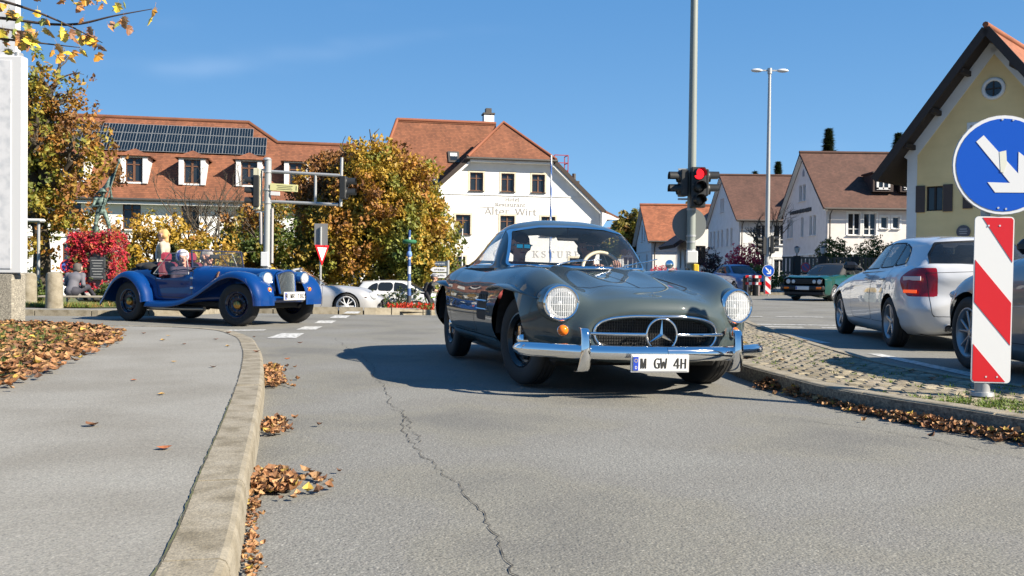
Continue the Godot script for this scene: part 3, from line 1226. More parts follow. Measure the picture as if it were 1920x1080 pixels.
# -> {"body": MB, "in": [MB of what each opening took out], "band": [MB of each trim]}
func shell(net: Array, nu: int, nv: int, regs: Array, middle: float, bump = null) -> Dictionary:
	var P := net_points(net, nu, nv)
	var R := P.size()
	var C: int = P[0].size()
	if bump != null:
		for i in R:
			for j in C:
				P[i][j] = bump.call(P[i][j])
	var N := []
	var sum := 0.0
	for i in R:
		var line := PackedVector3Array()
		for j in C:
			var du: Vector3 = P[mini(i + 1, R - 1)][j] - P[maxi(i - 1, 0)][j]
			var va: Vector3 = P[i][j - 1] if j > 0 else (_mx(P[i][1]) if absf(P[i][0].x) < 1e-4 else P[i][0])
			var vb: Vector3 = P[i][j + 1] if j < C - 1 else (_mx(P[i][C - 2]) if absf(P[i][C - 1].x) < 1e-4 else P[i][C - 1])
			var g := du.cross(vb - va).normalized()
			line.append(g)
			sum += g.dot(P[i][j] - Vector3(0, middle, P[i][j].z))
		N.append(line)
	var sg := 1.0 if sum >= 0.0 else -1.0
	var F := []
	for i in R:
		for j in C:
			N[i][j] *= sg
			var f := PackedFloat32Array()
			for g in regs:
				f.append(g.sd(P[i][j]))
			F.append(f)
	var body := MB.new()
	var ins := []
	var bands := []
	for g in regs:
		ins.append(MB.new())
		bands.append(MB.new())
	for i in R - 1:
		for j in C - 1:
			var q := []
			for k in [[i, j], [i, j + 1], [i + 1, j + 1], [i + 1, j]]:
				q.append([P[k[0]][k[1]], N[k[0]][k[1]], F[k[0] * C + k[1]]])
			var near := false
			for r in regs.size():
				var g: Reg = regs[r]
				var lowest := minf(minf(q[0][2][r], q[1][2][r]), minf(q[2][2][r], q[3][2][r]))
				if lowest < g.band + 0.001:
					near = true
			if not near:
				fan(body, q)
				continue
			for tri in [[q[0], q[1], q[2]], [q[0], q[2], q[3]]]:
				var cur: Array = tri
				for r in regs.size():
					var g: Reg = regs[r]
					if g.band > 0.0:
						var b := clip(clip(tri, r, g.band, true), r, -g.inner, false)
						fan(bands[r], b, g.lift)
					if g.cut and cur.size():
						fan(ins[r], clip(cur, r, 0.0, true))
						cur = clip(cur, r, 0.0, false)
				fan(body, cur)
	return {"body": body, "in": ins, "band": bands}

func capped(net: Array) -> Array:
	# closes the tail of a body
	var last: Array = net[net.size() - 1]
	var c := Vector3(0, (last[0].y + last[last.size() - 1].y) * 0.5, last[0].z + 0.012)
	var r := []
	for p in last:
		r.append(c + Vector3((p.x) * 0.02, (p.y - c.y) * 0.02, 0))
	return net + [r]

func row(z: float, pts: Array) -> Array:
	var out := []
	for p in pts:
		out.append(Vector3(p[0], p[1], z + (p[2] if p.size() > 2 else 0.0)))
	return out

# ------------------------------------------------------------------ wheels (axis along y of the mesh, outside up)
func tyre_mesh(R: float, rim: float, W: float) -> ArrayMesh:
	var m := MB.new()
	var h := W * 0.5
	m.lathe([Vector2(rim - 0.02, -h * 0.8), Vector2(rim + 0.01, -h * 0.9), Vector2((R + rim) * 0.5, -h), Vector2(R - 0.03, -h * 0.97), Vector2(R - 0.01, -h * 0.85), Vector2(R - 0.002, -h * 0.7),
		Vector2(R, -h * 0.5), Vector2(R - 0.006, -h * 0.48), Vector2(R - 0.006, -h * 0.42), Vector2(R, -h * 0.4), Vector2(R, -h * 0.05), Vector2(R - 0.006, -h * 0.03), Vector2(R - 0.006, h * 0.03), Vector2(R, h * 0.05), Vector2(R, h * 0.4), Vector2(R - 0.006, h * 0.42), Vector2(R - 0.006, h * 0.48), Vector2(R, h * 0.5),
		Vector2(R - 0.002, h * 0.7), Vector2(R - 0.01, h * 0.85), Vector2(R - 0.03, h * 0.97), Vector2((R + rim) * 0.5, h), Vector2(rim + 0.012, h * 0.92), Vector2(rim, h * 0.8), Vector2(rim - 0.02, h * 0.5)], 56, 40)
	return m.mesh()

func wheel(up: Node, at: Vector3, side: float, steer: float, R: float, rim: float, W: float, style: String, m_rim: Material, m_hub: Material) -> void:
	var h := W * 0.5
	# outside (+y of the mesh) points along side * x
	var b := Basis(Vector3(0, -side, 0) if side > 0 else Vector3(0, 1, 0), Vector3(side, 0, 0), Vector3(0, 0, 1))
	b = Basis(Vector3.UP, steer) * b
	var w := hub(up, "wheel", Transform3D(b, at))
	var key := "%s %f %f %f" % [style, R, rim, W]
	if not M.has(key):
		var rm := MB.new()
		var hb := MB.new()
		var dk := MB.new()
		rm.lathe([Vector2(rim - 0.035, -h * 0.7), Vector2(rim - 0.015, -h * 0.5), Vector2(rim - 0.018, h * 0.55), Vector2(rim + 0.004, h * 0.74), Vector2(rim + 0.008, h * 0.9), Vector2(rim - 0.004, h * 0.93), Vector2(rim - 0.016, h * 0.8), Vector2(rim - 0.03, h * 0.6), Vector2(rim - 0.04, -h * 0.5)], 48, 30)
		if style == "disc" or style == "slots":
			var f := 0.2
			rm.lathe([Vector2(rim - 0.03, h * 0.35), Vector2(rim - 0.05, h * (f + 0.1)), Vector2(rim * 0.72, h * 0.5), Vector2(rim * 0.55, h * 0.62), Vector2(rim * 0.42, h * 0.5), Vector2(rim * 0.36, h * 0.45), Vector2(0.0, h * 0.45)], 48, 30)
			var k := 10 if style == "disc" else 14
			for i in k:
				var a := TAU * i / k
				var rr := rim * 0.66
				var c := Vector3(cos(a) * rr, h * (0.56), sin(a) * rr)
				dk.xf = Transform3D(Basis(Vector3.UP, -a), c)
				dk.box(Vector3.ZERO, Vector3(rim * 0.15, 0.012, rim * 0.17), 0.005)
			dk.xf = Transform3D()
			if style == "disc":
				hb.lathe([Vector2(0.075, h * 0.45), Vector2(0.07, h * 0.6), Vector2(0.05, h * 0.75), Vector2(0.042, h * 1.0), Vector2(0.03, h * 1.08), Vector2(0.0, h * 1.1)], 24, 50)
				hb.bar(Vector3(-0.11, h * 0.92, 0), Vector3(0.11, h * 0.92, 0), 0.03, 0.024, 0.008)
			else:
				hb.lathe([Vector2(0.07, h * 0.45), Vector2(0.066, h * 0.75), Vector2(0.05, h * 0.95), Vector2(0.0, h * 1.0)], 24, 50)
		else:
			var n := int(style.get_slice("-", 1))
			var twin := style.begins_with("twin")
			dk.lathe([Vector2(rim - 0.04, -h * 0.3), Vector2(0.0, -h * 0.3)], 32)
			rm.lathe([Vector2(rim * 0.24, -h * 0.2), Vector2(rim * 0.24, h * 0.5), Vector2(rim * 0.2, h * 0.62), Vector2(0.0, h * 0.64)], 24, 40)
			for i in n:
				for e in ([-1.0, 1.0] if twin else [0.0]):
					var a := TAU * i / n
					var a1 = a + e * 0.06 * 5 / n
					var a2 = a + e * 0.26 * 5 / n
					var p := Vector3(cos(a1) * rim * 0.16, h * 0.5, sin(a1) * rim * 0.16)
					var q := Vector3(cos(a2) * (rim - 0.012), h * 0.62, sin(a2) * (rim - 0.012))
					rm.bar(p, q, rim * (0.12 if twin else 0.24), 0.03, 0.01)
			hb.lathe([Vector2(0.035, h * 0.62), Vector2(0.03, h * 0.7), Vector2(0.0, h * 0.71)], 16, 50)
		M[key] = [tyre_mesh(R, rim, W), rm.mesh(), hb.mesh(), dk.mesh()]
	var parts: Array = M[key]
	again(w, "tyre", parts[0], M.rubber, Transform3D())
	again(w, "rim", parts[1], m_rim, Transform3D())
	again(w, "hub", parts[2], m_hub, Transform3D())
	again(w, "rim_slots", parts[3], M.black, Transform3D())

func wheel_well(up: Node, o: Vector3, r: float, depth: float) -> void:
	# a dark liner that opens outwards along x
	var m := MB.new()
	var sg := signf(o.x)
	for k in 20:
		var a := PI * (0.02 + 0.96 * k / 20.0)
		var b := PI * (0.02 + 0.96 * (k + 1) / 20.0)
		var p := Vector3(o.x, o.y + sin(a) * r, o.z + cos(a) * r)
		var q := Vector3(o.x, o.y + sin(b) * r, o.z + cos(b) * r)
		var d := Vector3(-sg * depth, 0, 0)
		m.quad(p, q, q + d, p + d, o - p)
		m.tri(p + d, q + d, o + d, Vector3(sg, 0, 0))
	part(up, "wheel_well", m, M.black)

func plate(up: Node, where: Transform3D, w: float, h: float, words: String, country := true) -> void:
	var p := hub(up, "number_plate", where)
	var m := MB.new()
	m.box(Vector3(0, 0, -0.006), Vector3(w + 0.024, h + 0.024, 0.012), 0.004)
	part(p, "plate_frame", m, mat(0.5, 0.5, 0.5, 0.4))
	m = MB.new()
	m.box(Vector3(0, 0, 0.002), Vector3(w, h, 0.008), 0.002)
	part(p, "plate_sheet", m, mat(0.75, 0.75, 0.74, 0.35))
	var s := w * 0.09
	if country:
		m = MB.new()
		m.box(Vector3(-w * 0.5 + s * 0.6, 0, 0.007), Vector3(s, h * 0.92, 0.004))
		part(p, "country_strip", m, mat(0.01, 0.05, 0.42, 0.4))
		m = MB.new()
		for i in 12:
			var a := TAU * i / 12
			m.box(Vector3(-w * 0.5 + s * 0.6 + cos(a) * s * 0.3, h * 0.2 + sin(a) * s * 0.3, 0.0095), Vector3(s * 0.09, s * 0.09, 0.002))
		part(p, "country_stars", m, mat(0.75, 0.6, 0.05, 0.5))
		m = MB.new()
		m.xf = xyz(-w * 0.5 + s * 0.6, -h * 0.27, 0.01)
		m.text("D", font(), h * 0.2, 0.002)
		part(p, "country_letter", m, mat(0.8, 0.8, 0.8, 0.5))
	m = MB.new()
	for k in 3:
		m.xf = Transform3D(Basis.from_scale(Vector3(0.86, 1, 1)), Vector3(s * 0.55 + (k - 1) * h * 0.022, 0, 0.0075 + 0.0001 * k))
		m.text(words, font(true), h * 0.7, 0.003)
	part(p, "plate_letters", m, M.black)


# ------------------------------------------------------------------ the grey vintage coupe
func oval(a: float, b: float, yc: float, z0: float, bend: float) -> Array:
	var out := []
	for d in [90, 66, 46, 29, 13, -4, -27, -52, -90]:
		var t := deg_to_rad(d)
		var x := a * pow(absf(cos(t)), 0.6) if absf(d) < 90 else 0.0
		out.append(Vector3(x, yc + b * signf(sin(t)) * pow(absf(sin(t)), 0.72), z0 + bend * x * x))
	return out

func coupe_net() -> Array:
	return [
		oval(0.43, 0.10, 0.432, -0.62, 0.25), oval(0.45, 0.117, 0.432, -0.765, 0.26), oval(0.475, 0.14, 0.434, -0.78, 0.27),
		row(-0.755, [[0, 0.652], [0.23, 0.646, 0.015], [0.42, 0.615, 0.05], [0.545, 0.57, 0.085], [0.60, 0.505, 0.11], [0.61, 0.435, 0.115], [0.57, 0.34, 0.1], [0.42, 0.27, 0.06], [0, 0.25]]),
		row(-0.62, [[0, 0.703], [0.24, 0.703, 0.01], [0.45, 0.685, 0.045], [0.665, 0.757, 0.07], [0.795, 0.67, 0.13], [0.842, 0.53, 0.18], [0.81, 0.37, 0.17], [0.60, 0.27, 0.1], [0, 0.24]]),
		row(-0.31, [[0, 0.763], [0.26, 0.770], [0.465, 0.737], [0.672, 0.852], [0.825, 0.765], [0.882, 0.58], [0.866, 0.38], [0.74, 0.25], [0, 0.22]]),
		row(0.0, [[0, 0.806], [0.27, 0.816], [0.475, 0.777], [0.677, 0.888], [0.836, 0.80], [0.894, 0.60], [0.88, 0.38], [0.76, 0.23], [0, 0.2]]),
		row(0.4, [[0, 0.846], [0.27, 0.855], [0.48, 0.815], [0.677, 0.897], [0.84, 0.80], [0.898, 0.61], [0.886, 0.39], [0.77, 0.23], [0, 0.2]]),
		row(0.8, [[0, 0.872], [0.27, 0.878], [0.48, 0.857], [0.672, 0.887], [0.832, 0.80], [0.897, 0.62], [0.886, 0.39], [0.77, 0.23], [0, 0.2]]),
		row(1.3, [[0, 0.88], [0.27, 0.885], [0.5, 0.885], [0.68, 0.876], [0.822, 0.80], [0.893, 0.62], [0.884, 0.39], [0.77, 0.23], [0, 0.2]]),
		row(1.9, [[0, 0.90], [0.27, 0.90], [0.5, 0.895], [0.68, 0.887], [0.826, 0.81], [0.896, 0.62], [0.884, 0.39], [0.77, 0.23], [0, 0.2]]),
		row(2.4, [[0, 0.93], [0.27, 0.925], [0.48, 0.905], [0.672, 0.90], [0.832, 0.80], [0.9, 0.60], [0.88, 0.39], [0.76, 0.23], [0, 0.2]]),
		row(2.95, [[0, 0.84], [0.27, 0.83], [0.46, 0.80], [0.63, 0.80], [0.78, 0.70], [0.85, 0.55], [0.83, 0.38], [0.70, 0.25], [0, 0.22]]),
		row(3.4, [[0, 0.66], [0.25, 0.65], [0.42, 0.63], [0.56, 0.61], [0.68, 0.55], [0.72, 0.47], [0.70, 0.38], [0.60, 0.30], [0, 0.28]]),
		row(3.56, [[0, 0.5], [0.2, 0.5], [0.33, 0.49], [0.42, 0.47], [0.45, 0.45], [0.46, 0.42], [0.44, 0.39], [0.35, 0.36], [0, 0.35]]),
	]

func star_emblem(up: Node, o: Vector3, r: float, called: String, material: Material, tilt := 0.0) -> void:
	var m := MB.new()
	m.xf = Transform3D(Basis(Vector3.RIGHT, tilt), o)
	var ring := []
	for i in 40:
		var a := TAU * i / 40
		ring.append(Vector3(cos(a) * r, sin(a) * r, 0))
	m.tube(ring, r * 0.075, 8, true)
	for i in 3:
		var a := PI / 2 + TAU * i / 3
		var tip := Vector3(cos(a), sin(a), 0) * r
		var s1 := Vector3(cos(a + PI / 3), sin(a + PI / 3), 0) * r * 0.15
		var s2 := Vector3(cos(a - PI / 3), sin(a - PI / 3), 0) * r * 0.15
		var top := Vector3(0, 0, -r * 0.14)
		m.tri(top, s1, tip, Vector3(0, 0, -1) + s1)
		m.tri(top, s2, tip, Vector3(0, 0, -1) + s2)
		m.tri(-top, s1, tip, Vector3(0, 0, 1) + s1)
		m.tri(-top, s2, tip, Vector3(0, 0, 1) + s2)
	part(up, called, m, material)

func lamp(up: Node, called: String, o: Vector3, r: float, toward: Vector3, ring: Material, lens: Material, deep := 0.06, dome := 0.03) -> void:
	# a round lamp that looks along toward
	var y := toward.normalized()
	var x := Vector3.UP.cross(y).normalized()
	var b := Basis(x, y, x.cross(y))
	var l := hub(up, called, Transform3D(b, o))
	var m := MB.new()
	m.lathe([Vector2(r * 1.17, -deep), Vector2(r * 1.2, -0.01), Vector2(r * 1.17, r * 0.1), Vector2(r * 1.08, r * 0.17), Vector2(r * 1.0, r * 0.13), Vector2(r * 0.99, 0.0)], 40, 50)
	part(l, "lamp_ring", m, ring)
	m = MB.new()
	var pr := []
	for i in 9:
		var a := PI / 2 * i / 8
		pr.append(Vector2(cos(a) * r, sin(a) * dome + r * 0.06))
	m.lathe(pr, 40, 60)
	part(l, "lens", m, lens)
	m = MB.new()
	m.lathe([Vector2(r * 0.99, 0.0), Vector2(r * 0.8, -deep * 0.45), Vector2(r * 0.5, -deep * 0.8), Vector2(r * 0.2, -deep), Vector2(0, -deep)], 20, 1)
	m.ball(Vector3(0, -deep * 0.5, 0), Vector3.ONE * r * 0.16)
	part(l, "reflector", m, M.reflector)
	if r > 0.08:
		m = MB.new()
		for i in 13:
			var e := r * (i / 7.0 - 6.0 / 7.0)
			var h := sqrt(maxf(0.0, r * r * 0.94 - e * e))
			m.bar(Vector3(e, r * 0.03, -h), Vector3(e, r * 0.03, h), r * 0.028, r * 0.05)
		for z in [-0.4, 0.1, 0.55]:
			var h := r * sqrt(0.94 - z * z)
			m.bar(Vector3(-h, r * 0.035, z * r), Vector3(h, r * 0.035, z * r), r * 0.02, r * 0.02)
		part(l, "lens_flutes", m, M.flute)

func section_sweep(path: Array, prof: Array, scale: Array, up := Vector3.UP) -> Array:
	# profile points (out, up) carried along a path; out is to the right of travel
	var rows := []
	for i in path.size():
		var d: Vector3 = (path[mini(i + 1, path.size() - 1)] - path[maxi(i - 1, 0)]).normalized()
		var o := d.cross(up).normalized()
		var u := o.cross(d)
		var line := []
		for q in prof:
			line.append(path[i] + o * q[0] * scale[i] + u * q[1] * scale[i])
		rows.append(line)
	return rows

func vintage_coupe(at: Vector3, turn: float) -> Node3D:
	var car := thing("vintage_coupe", "grey-green vintage sports coupe with chrome star grille and round headlights", "car", at, turn)
	var body_paint := paint(0.053, 0.073, 0.076, 0.5)
	var bump := func(p: Vector3) -> Vector3:
		if p.y > 0.6 and p.z < 1.0 and p.z > -0.5 and absf(p.x) < 0.5:
			var k := smooth(-0.28, 0.25, p.z) * (1.0 - smooth(0.74, 0.86, p.z))
			p.y += 0.036 * k * exp(-pow((p.x - 0.27) / 0.062, 2.0))
		return p
	var arch := [Vector2(0, 0.335)]
	var regs := [
		opening(0, arch, 0.39, 0.5, 9), opening(0, [Vector2(2.4, 0.335)], 0.375, 0.5, 9),
		opening(2, [Vector2(0, 0.98), Vector2(0.5, 1.06), Vector2(0.56, 1.2), Vector2(0.56, 2.0), Vector2(0.4, 2.25), Vector2(0, 2.3)], 0.05, 0.7, 9),
		opening(0, [Vector2(0.57, 0.47), Vector2(0.84, 0.47), Vector2(0.82, 0.66), Vector2(0.55, 0.66)], 0.02, 0.7, 9),
		opening(2, [Vector2(0, -0.42), Vector2(0.36, -0.38), Vector2(0.47, -0.22), Vector2(0.485, 0.1), Vector2(0.52, 0.72), Vector2(0, 0.66)], 0.0, 0.6, 9, false, 0.0048, 0.004, 0.0022),
		opening(0, [Vector2(1.0, 0.36), Vector2(1.9, 0.36), Vector2(1.95, 0.86), Vector2(0.98, 0.86)], 0.02, 0.6, 9, false, 0.003, 0.003, 0.0012),
		opening(0, [Vector2(0.42, 0.30), Vector2(2.0, 0.30), Vector2(2.0, 0.315), Vector2(0.42, 0.315)], 0.0, 0.6, 9, false, 0.006, 0.02, 0.006),
	]
	var s := shell(capped(coupe_net()), 9, 6, regs, 0.5, bump)
	part(car, "body", s["body"], body_paint)
	part(car, "vent_grille", s["in"][3], M.black)
	var seams: MB = s.band[4]
	part(car, "hood_seam", seams, M.black)
	part(car, "door_seam", s.band[5], M.black)
	part(car, "sill_strip", s.band[6], M.chrome)
	for sd in [-1.0, 1.0]:
		for yy in [0.535, 0.605]:
			var m := MB.new()
			m.bar(Vector3(sd * 0.905, yy, 0.54), Vector3(sd * 0.905, yy, 0.87), 0.018, 0.014, 0.005)
			part(car, "vent_bar", m, M.chrome)
		var vents := MB.new()
		for i in 5:
			vents.bar(Vector3(sd * 0.898, 0.47, 0.585 + i * 0.055), Vector3(sd * 0.898, 0.66, 0.575 + i * 0.055), 0.006, 0.012)
		part(car, "vent_slat", vents, mat(0.03, 0.035, 0.035, 0.4))
		wheel_well(car, Vector3(sd * 0.862, 0.335, 0.0), 0.393, 0.42)
		wheel_well(car, Vector3(sd * 0.845, 0.335, 2.4), 0.378, 0.42)
		# eyebrows over the wheel arches
		for c in [0.0, 2.4]:
			var rows := []
			for i in 25:
				var t := i / 24.0
				var z: float = c - 0.50 + 1.12 * t if c == 0.0 else c - 0.42 + 0.92 * t
				var y := 0.632 + 0.105 * pow(sin(PI * clampf(t * 0.78 + 0.05, 0, 1)), 0.8)
				var k := pow(sin(PI * clampf(t * 0.97 + 0.015, 0, 1)), 0.55)
				var bx := 0.868 - 0.085 * smooth(0.38, 0.0, t) - 0.02 * smooth(0.7, 0.8, y)
				var line := []
				for e in 14:
					var a := TAU * e / 14
					line.append(Vector3(sd * (bx + 0.012 + (0.06 * k + 0.004) * cos(a)), y - 0.008 * (cos(a)) * k + (0.016 * k + 0.003) * sin(a), z))
				rows.append(line)
			var m := MB.new()
			m.sheet(rows, sd < 0, true)
			part(car, "wheel_arch_blade", m, body_paint)
		# lamps
		var nac := MB.new()
		nac.xf = Transform3D(Basis(Vector3.RIGHT, Vector3(sd * 0.1, 0.02, -1).normalized(), Vector3(sd * 0.1, 0.02, -1).cross(Vector3.RIGHT) * -1.0), Vector3(sd * 0.668, 0.632, -0.615)).orthonormalized()
		nac.lathe([Vector2(0.128, -0.28), Vector2(0.138, -0.15), Vector2(0.137, -0.04), Vector2(0.13, 0.006), Vector2(0.11, 0.006)], 36, 50)
		part(car, "headlight_housing", nac, body_paint)
		lamp(car, "headlight", Vector3(sd * 0.67, 0.632, -0.632), 0.107, Vector3(sd * 0.1, 0.02, -1), M.chrome, M.lamp_glass, 0.08, 0.035)
		lamp(car, "indicator_light", Vector3(sd * 0.655, 0.445, -0.638), 0.034, Vector3(sd * 0.3, 0, -1), M.chrome, M.amber, 0.03, 0.03)
	# grille
	var g := MB.new()
	g.xf = xyz(0, 0.432, -0.655)
	g.box(Vector3.ZERO, Vector3(0.88, 0.22, 0.01))
	part(car, "grille_back", g, M.black)
	g = MB.new()
	for i in 46:
		var x := -0.43 + i * 0.019
		var hh := 0.105 * sqrt(maxf(0.02, 1 - pow(x / 0.45, 2)))
		g.bar(Vector3(x, 0.432 - hh, -0.675), Vector3(x, 0.432 + hh, -0.675), 0.003, 0.006)
	for i in 9:
		var y := 0.348 + i * 0.021
		g.bar(Vector3(-0.41, y, -0.678), Vector3(0.41, y, -0.678), 0.003, 0.004)
	part(car, "grille_mesh", g, mat(0.012, 0.012, 0.012, 0.3))
	var rim := []
	var half := oval(0.457, 0.124, 0.432, -0.778, 0.26)
	var loop := []
	for p in half:
		loop.append(p)
	for i in range(7, 0, -1):
		loop.append(_mx(half[i]))
	rim = curve(loop, 5, true)
	g = MB.new()
	g.tube(rim, 0.011, 8, true)
	part(car, "grille_surround", g, M.chrome)
	g = MB.new()
	for sd in [-1.0, 1.0]:
		g.tube([Vector3(sd * 0.11, 0.432, -0.80), Vector3(sd * 0.3, 0.432, -0.785), Vector3(sd * 0.46, 0.432, -0.735), Vector3(sd * 0.505, 0.432, -0.725)], [0.019, 0.017, 0.015, 0.012], 10, false, 0.75)
	part(car, "grille_bar", g, M.chrome)
	star_emblem(car, Vector3(0, 0.432, -0.815), 0.112, "grille_star", M.chrome)
	star_emblem(car, Vector3(0, 0.70, -0.64), 0.022, "hood_badge", M.chrome, -0.7)
	# bumper: two blades and their overriders
	var prof := []
	for i in 15:
		var a := lerpf(-PI * 0.62, PI * 0.62, i / 14.0)
		prof.append([0.04 * cos(a), 0.05 * sin(a)])
	prof.append([-0.012, 0.036])
	prof.append([-0.012, -0.036])
	for sd in [-1.0, 1.0]:
		var path := curve([Vector3(0.0, 0.31, -0.885), Vector3(sd * 0.3, 0.31, -0.868), Vector3(sd * 0.55, 0.312, -0.815), Vector3(sd * 0.76, 0.315, -0.70), Vector3(sd * 0.89, 0.312, -0.56), Vector3(sd * 0.945, 0.31, -0.43)], 7)
		var sc := []
		for i in path.size():
			var t := float(i) / (path.size() - 1)
			sc.append(maxf(0.06, sqrt(maxf(0.0, 1.0 - pow(maxf(0.0, (t - 0.78) / 0.22), 2.2)))))
		var pp := prof
		if sd > 0:
			pp = []
			for q in prof:
				pp.append([-q[0], q[1]])
		var m := MB.new()
		var rows := section_sweep(path, pp, sc)
		m.sheet(rows, sd > 0, true)
		part(car, "bumper_blade", m, M.chrome)
		m = MB.new()
		var zz := -0.838
		var ov := curve([Vector3(0, 0.475, 0.05), Vector3(0, 0.468, -0.03), Vector3(0, 0.36, -0.062), Vector3(0, 0.24, -0.05), Vector3(0, 0.185, -0.02), Vector3(0, 0.175, 0.04)], 5)
		var orow := []
		for i in ov.size():
			var w := 0.03 + 0.016 * smooth(0.0, 1.0, float(i) / (ov.size() - 1))
			var line := []
			for e in 12:
				var a := TAU * e / 12
				line.append(ov[i] + Vector3(sd * 0.565 + w * cos(a), 0.0, zz + 0.045 + 0.03 * sin(a)))
			orow.append(line)
		m.sheet(orow, false, true)
		part(car, "bumper_overrider", m, M.chrome)
	plate(car, Transform3D(Basis(Vector3.UP, PI), Vector3(0.075, 0.25, -0.965)), 0.40, 0.098, "M GW 4H")
	# greenhouse
	var cab := [
		row(0.0, [[0, 0.868, 0.70], [0.34, 0.874, 0.755], [0.625, 0.876, 0.93], [0.67, 0.874, 0.98], [0.70, 0.866, 1.03]]),
		row(0.0, [[0, 1.07, 0.895], [0.325, 1.07, 0.945], [0.592, 1.055, 1.085], [0.655, 0.98, 1.13], [0.70, 0.868, 1.15]]),
		row(0.0, [[0, 1.265, 1.10], [0.30, 1.252, 1.135], [0.515, 1.215, 1.245], [0.625, 1.06, 1.27], [0.708, 0.87, 1.28]]),
		row(0.0, [[0, 1.305, 1.25], [0.29, 1.293, 1.27], [0.505, 1.24, 1.34], [0.63, 1.06, 1.36], [0.712, 0.872, 1.37]]),
		row(1.55, [[0, 1.33], [0.27, 1.315], [0.49, 1.25], [0.63, 1.06], [0.715, 0.872]]),
		row(1.9, [[0, 1.29], [0.27, 1.268], [0.475, 1.195], [0.615, 1.03], [0.71, 0.876]]),
		row(2.25, [[0, 1.165], [0.27, 1.14], [0.46, 1.065], [0.585, 0.97], [0.69, 0.885]]),
		row(0.0, [[0, 0.945, 2.66], [0.3, 0.94, 2.62], [0.5, 0.925, 2.52], [0.60, 0.91, 2.48], [0.68, 0.885, 2.45]]),
	]
	var win := [
		opening(1, [Vector2(-0.3, 0.915), Vector2(0.598, 0.92), Vector2(0.512, 1.188), Vector2(0.30, 1.225), Vector2(-0.3, 1.24)], 0.018, 0.5, 1.32, true, 0.013, 0.006, 0.006),
		opening(0, [Vector2(1.20, 0.925), Vector2(1.90, 0.93), Vector2(1.86, 1.11), Vector2(1.62, 1.205), Vector2(1.38, 1.195)], 0.02, 0.54, 9, true, 0.008, 0.004, 0.004),
		opening(0, [Vector2(1.98, 0.94), Vector2(2.2, 0.95), Vector2(2.02, 1.08), Vector2(1.94, 1.09)], 0.015, 0.5, 9, true, 0.008, 0.004, 0.004),
		opening(1, [Vector2(-0.3, 0.985), Vector2(0.50, 0.975), Vector2(0.465, 1.08), Vector2(0.34, 1.175), Vector2(-0.3, 1.225)], 0.02, 1.95, 9, true, 0.008, 0.004, 0.004),
	]
	var k := shell(cab, 8, 10, win, 1.0)
	part(car, "roof", k["body"], body_paint)
	part(car, "windscreen", k["in"][0], M.clear)
	part(car, "side_window", k["in"][1], M.clear)
	part(car, "quarter_window", k["in"][2], M.clear)
	part(car, "rear_window", k["in"][3], M.clear)
	part(car, "windscreen_frame", k.band[0], M.chrome)
	for i in [1, 2, 3]:
		part(car, "window_trim", k.band[i], M.chrome)
	# cabin
	var m2 := MB.new()
	m2.box(Vector3(0, 0.3, 1.6), Vector3(1.5, 0.04, 1.5))
	m2.box(Vector3(0, 0.6, 2.2), Vector3(1.4, 0.62, 0.05))
	m2.box(Vector3(0.72, 0.6, 1.6), Vector3(0.04, 0.55, 1.3))
	m2.box(Vector3(-0.72, 0.6, 1.6), Vector3(0.04, 0.55, 1.3))
	part(car, "cabin_lining", m2, mat(0.02, 0.018, 0.017, 0.8))
	m2 = MB.new()
	m2.tube(curve([Vector3(-0.6, 0.80, 1.14), Vector3(-0.33, 0.85, 1.05), Vector3(0, 0.835, 1.02), Vector3(0.33, 0.845, 1.05), Vector3(0.6, 0.80, 1.14)], 5), 0.06, 10)
	m2.tube(curve([Vector3(-0.5, 0.85, 1.1), Vector3(-0.33, 0.89, 1.07), Vector3(-0.16, 0.85, 1.07)], 5), 0.035, 8)
	part(car, "dashboard", m2, mat(0.02, 0.02, 0.02, 0.6))
	for sd in [-1.0, 1.0]:
		m2 = MB.new()
		m2.xf = Transform3D(Basis(Vector3.RIGHT, 0.2), Vector3(sd * 0.33, 0.62, 1.82))
		m2.box(Vector3.ZERO, Vector3(0.46, 0.66, 0.12), 0.05)
		m2.xf = Transform3D(Basis(Vector3.RIGHT, -0.1), Vector3(sd * 0.33, 0.4, 1.6))
		m2.box(Vector3.ZERO, Vector3(0.46, 0.14, 0.5), 0.05)
		part(car, "seat", m2, mat(0.06, 0.02, 0.015, 0.6))
		m2 = MB.new()
		var pb := Vector3(sd * 0.30 - 0.05, 0.885, 0.745)
		m2.cyl(pb, pb + Vector3(0, 0.03, -0.01), 0.016, 0.012, 12)
		m2.tube([pb + Vector3(0, 0.03, -0.01), pb + Vector3(-0.14, 0.065, 0.03), pb + Vector3(-0.27, 0.085, 0.11)], [0.008, 0.006, 0.004], 6)
		m2.tube([pb + Vector3(-0.10, 0.055, 0.025), pb + Vector3(-0.27, 0.085, 0.10), pb + Vector3(-0.40, 0.11, 0.20)] if sd < 0 else [pb + Vector3(-0.10, 0.055, 0.015), pb + Vector3(-0.30, 0.075, 0.03), pb + Vector3(-0.42, 0.085, 0.06)], 0.005, 6)
		part(car, "wiper", m2, M.chrome)
	m2 = MB.new()
	m2.tube(curve([Vector3(-0.52, 0.895, 0.80), Vector3(-0.3, 0.893, 0.735), Vector3(0, 0.89, 0.685), Vector3(0.3, 0.893, 0.735), Vector3(0.52, 0.895, 0.80)], 6), 0.012, 8, false, 0.7)
	part(car, "cowl_trim", m2, M.chrome)
	# steering wheel
	var st := hub(car, "steering_wheel", Transform3D(Basis(Vector3.RIGHT, 0.35), Vector3(-0.34, 0.87, 1.22)))
	m2 = MB.new()
	var ring := []
	for i in 36:
		ring.append(Vector3(cos(TAU * i / 36), sin(TAU * i / 36), 0) * 0.19)
	m2.tube(ring, 0.017, 10, true)
	part(st, "steering_rim", m2, mat(0.75, 0.68, 0.5, 0.35))
	m2 = MB.new()
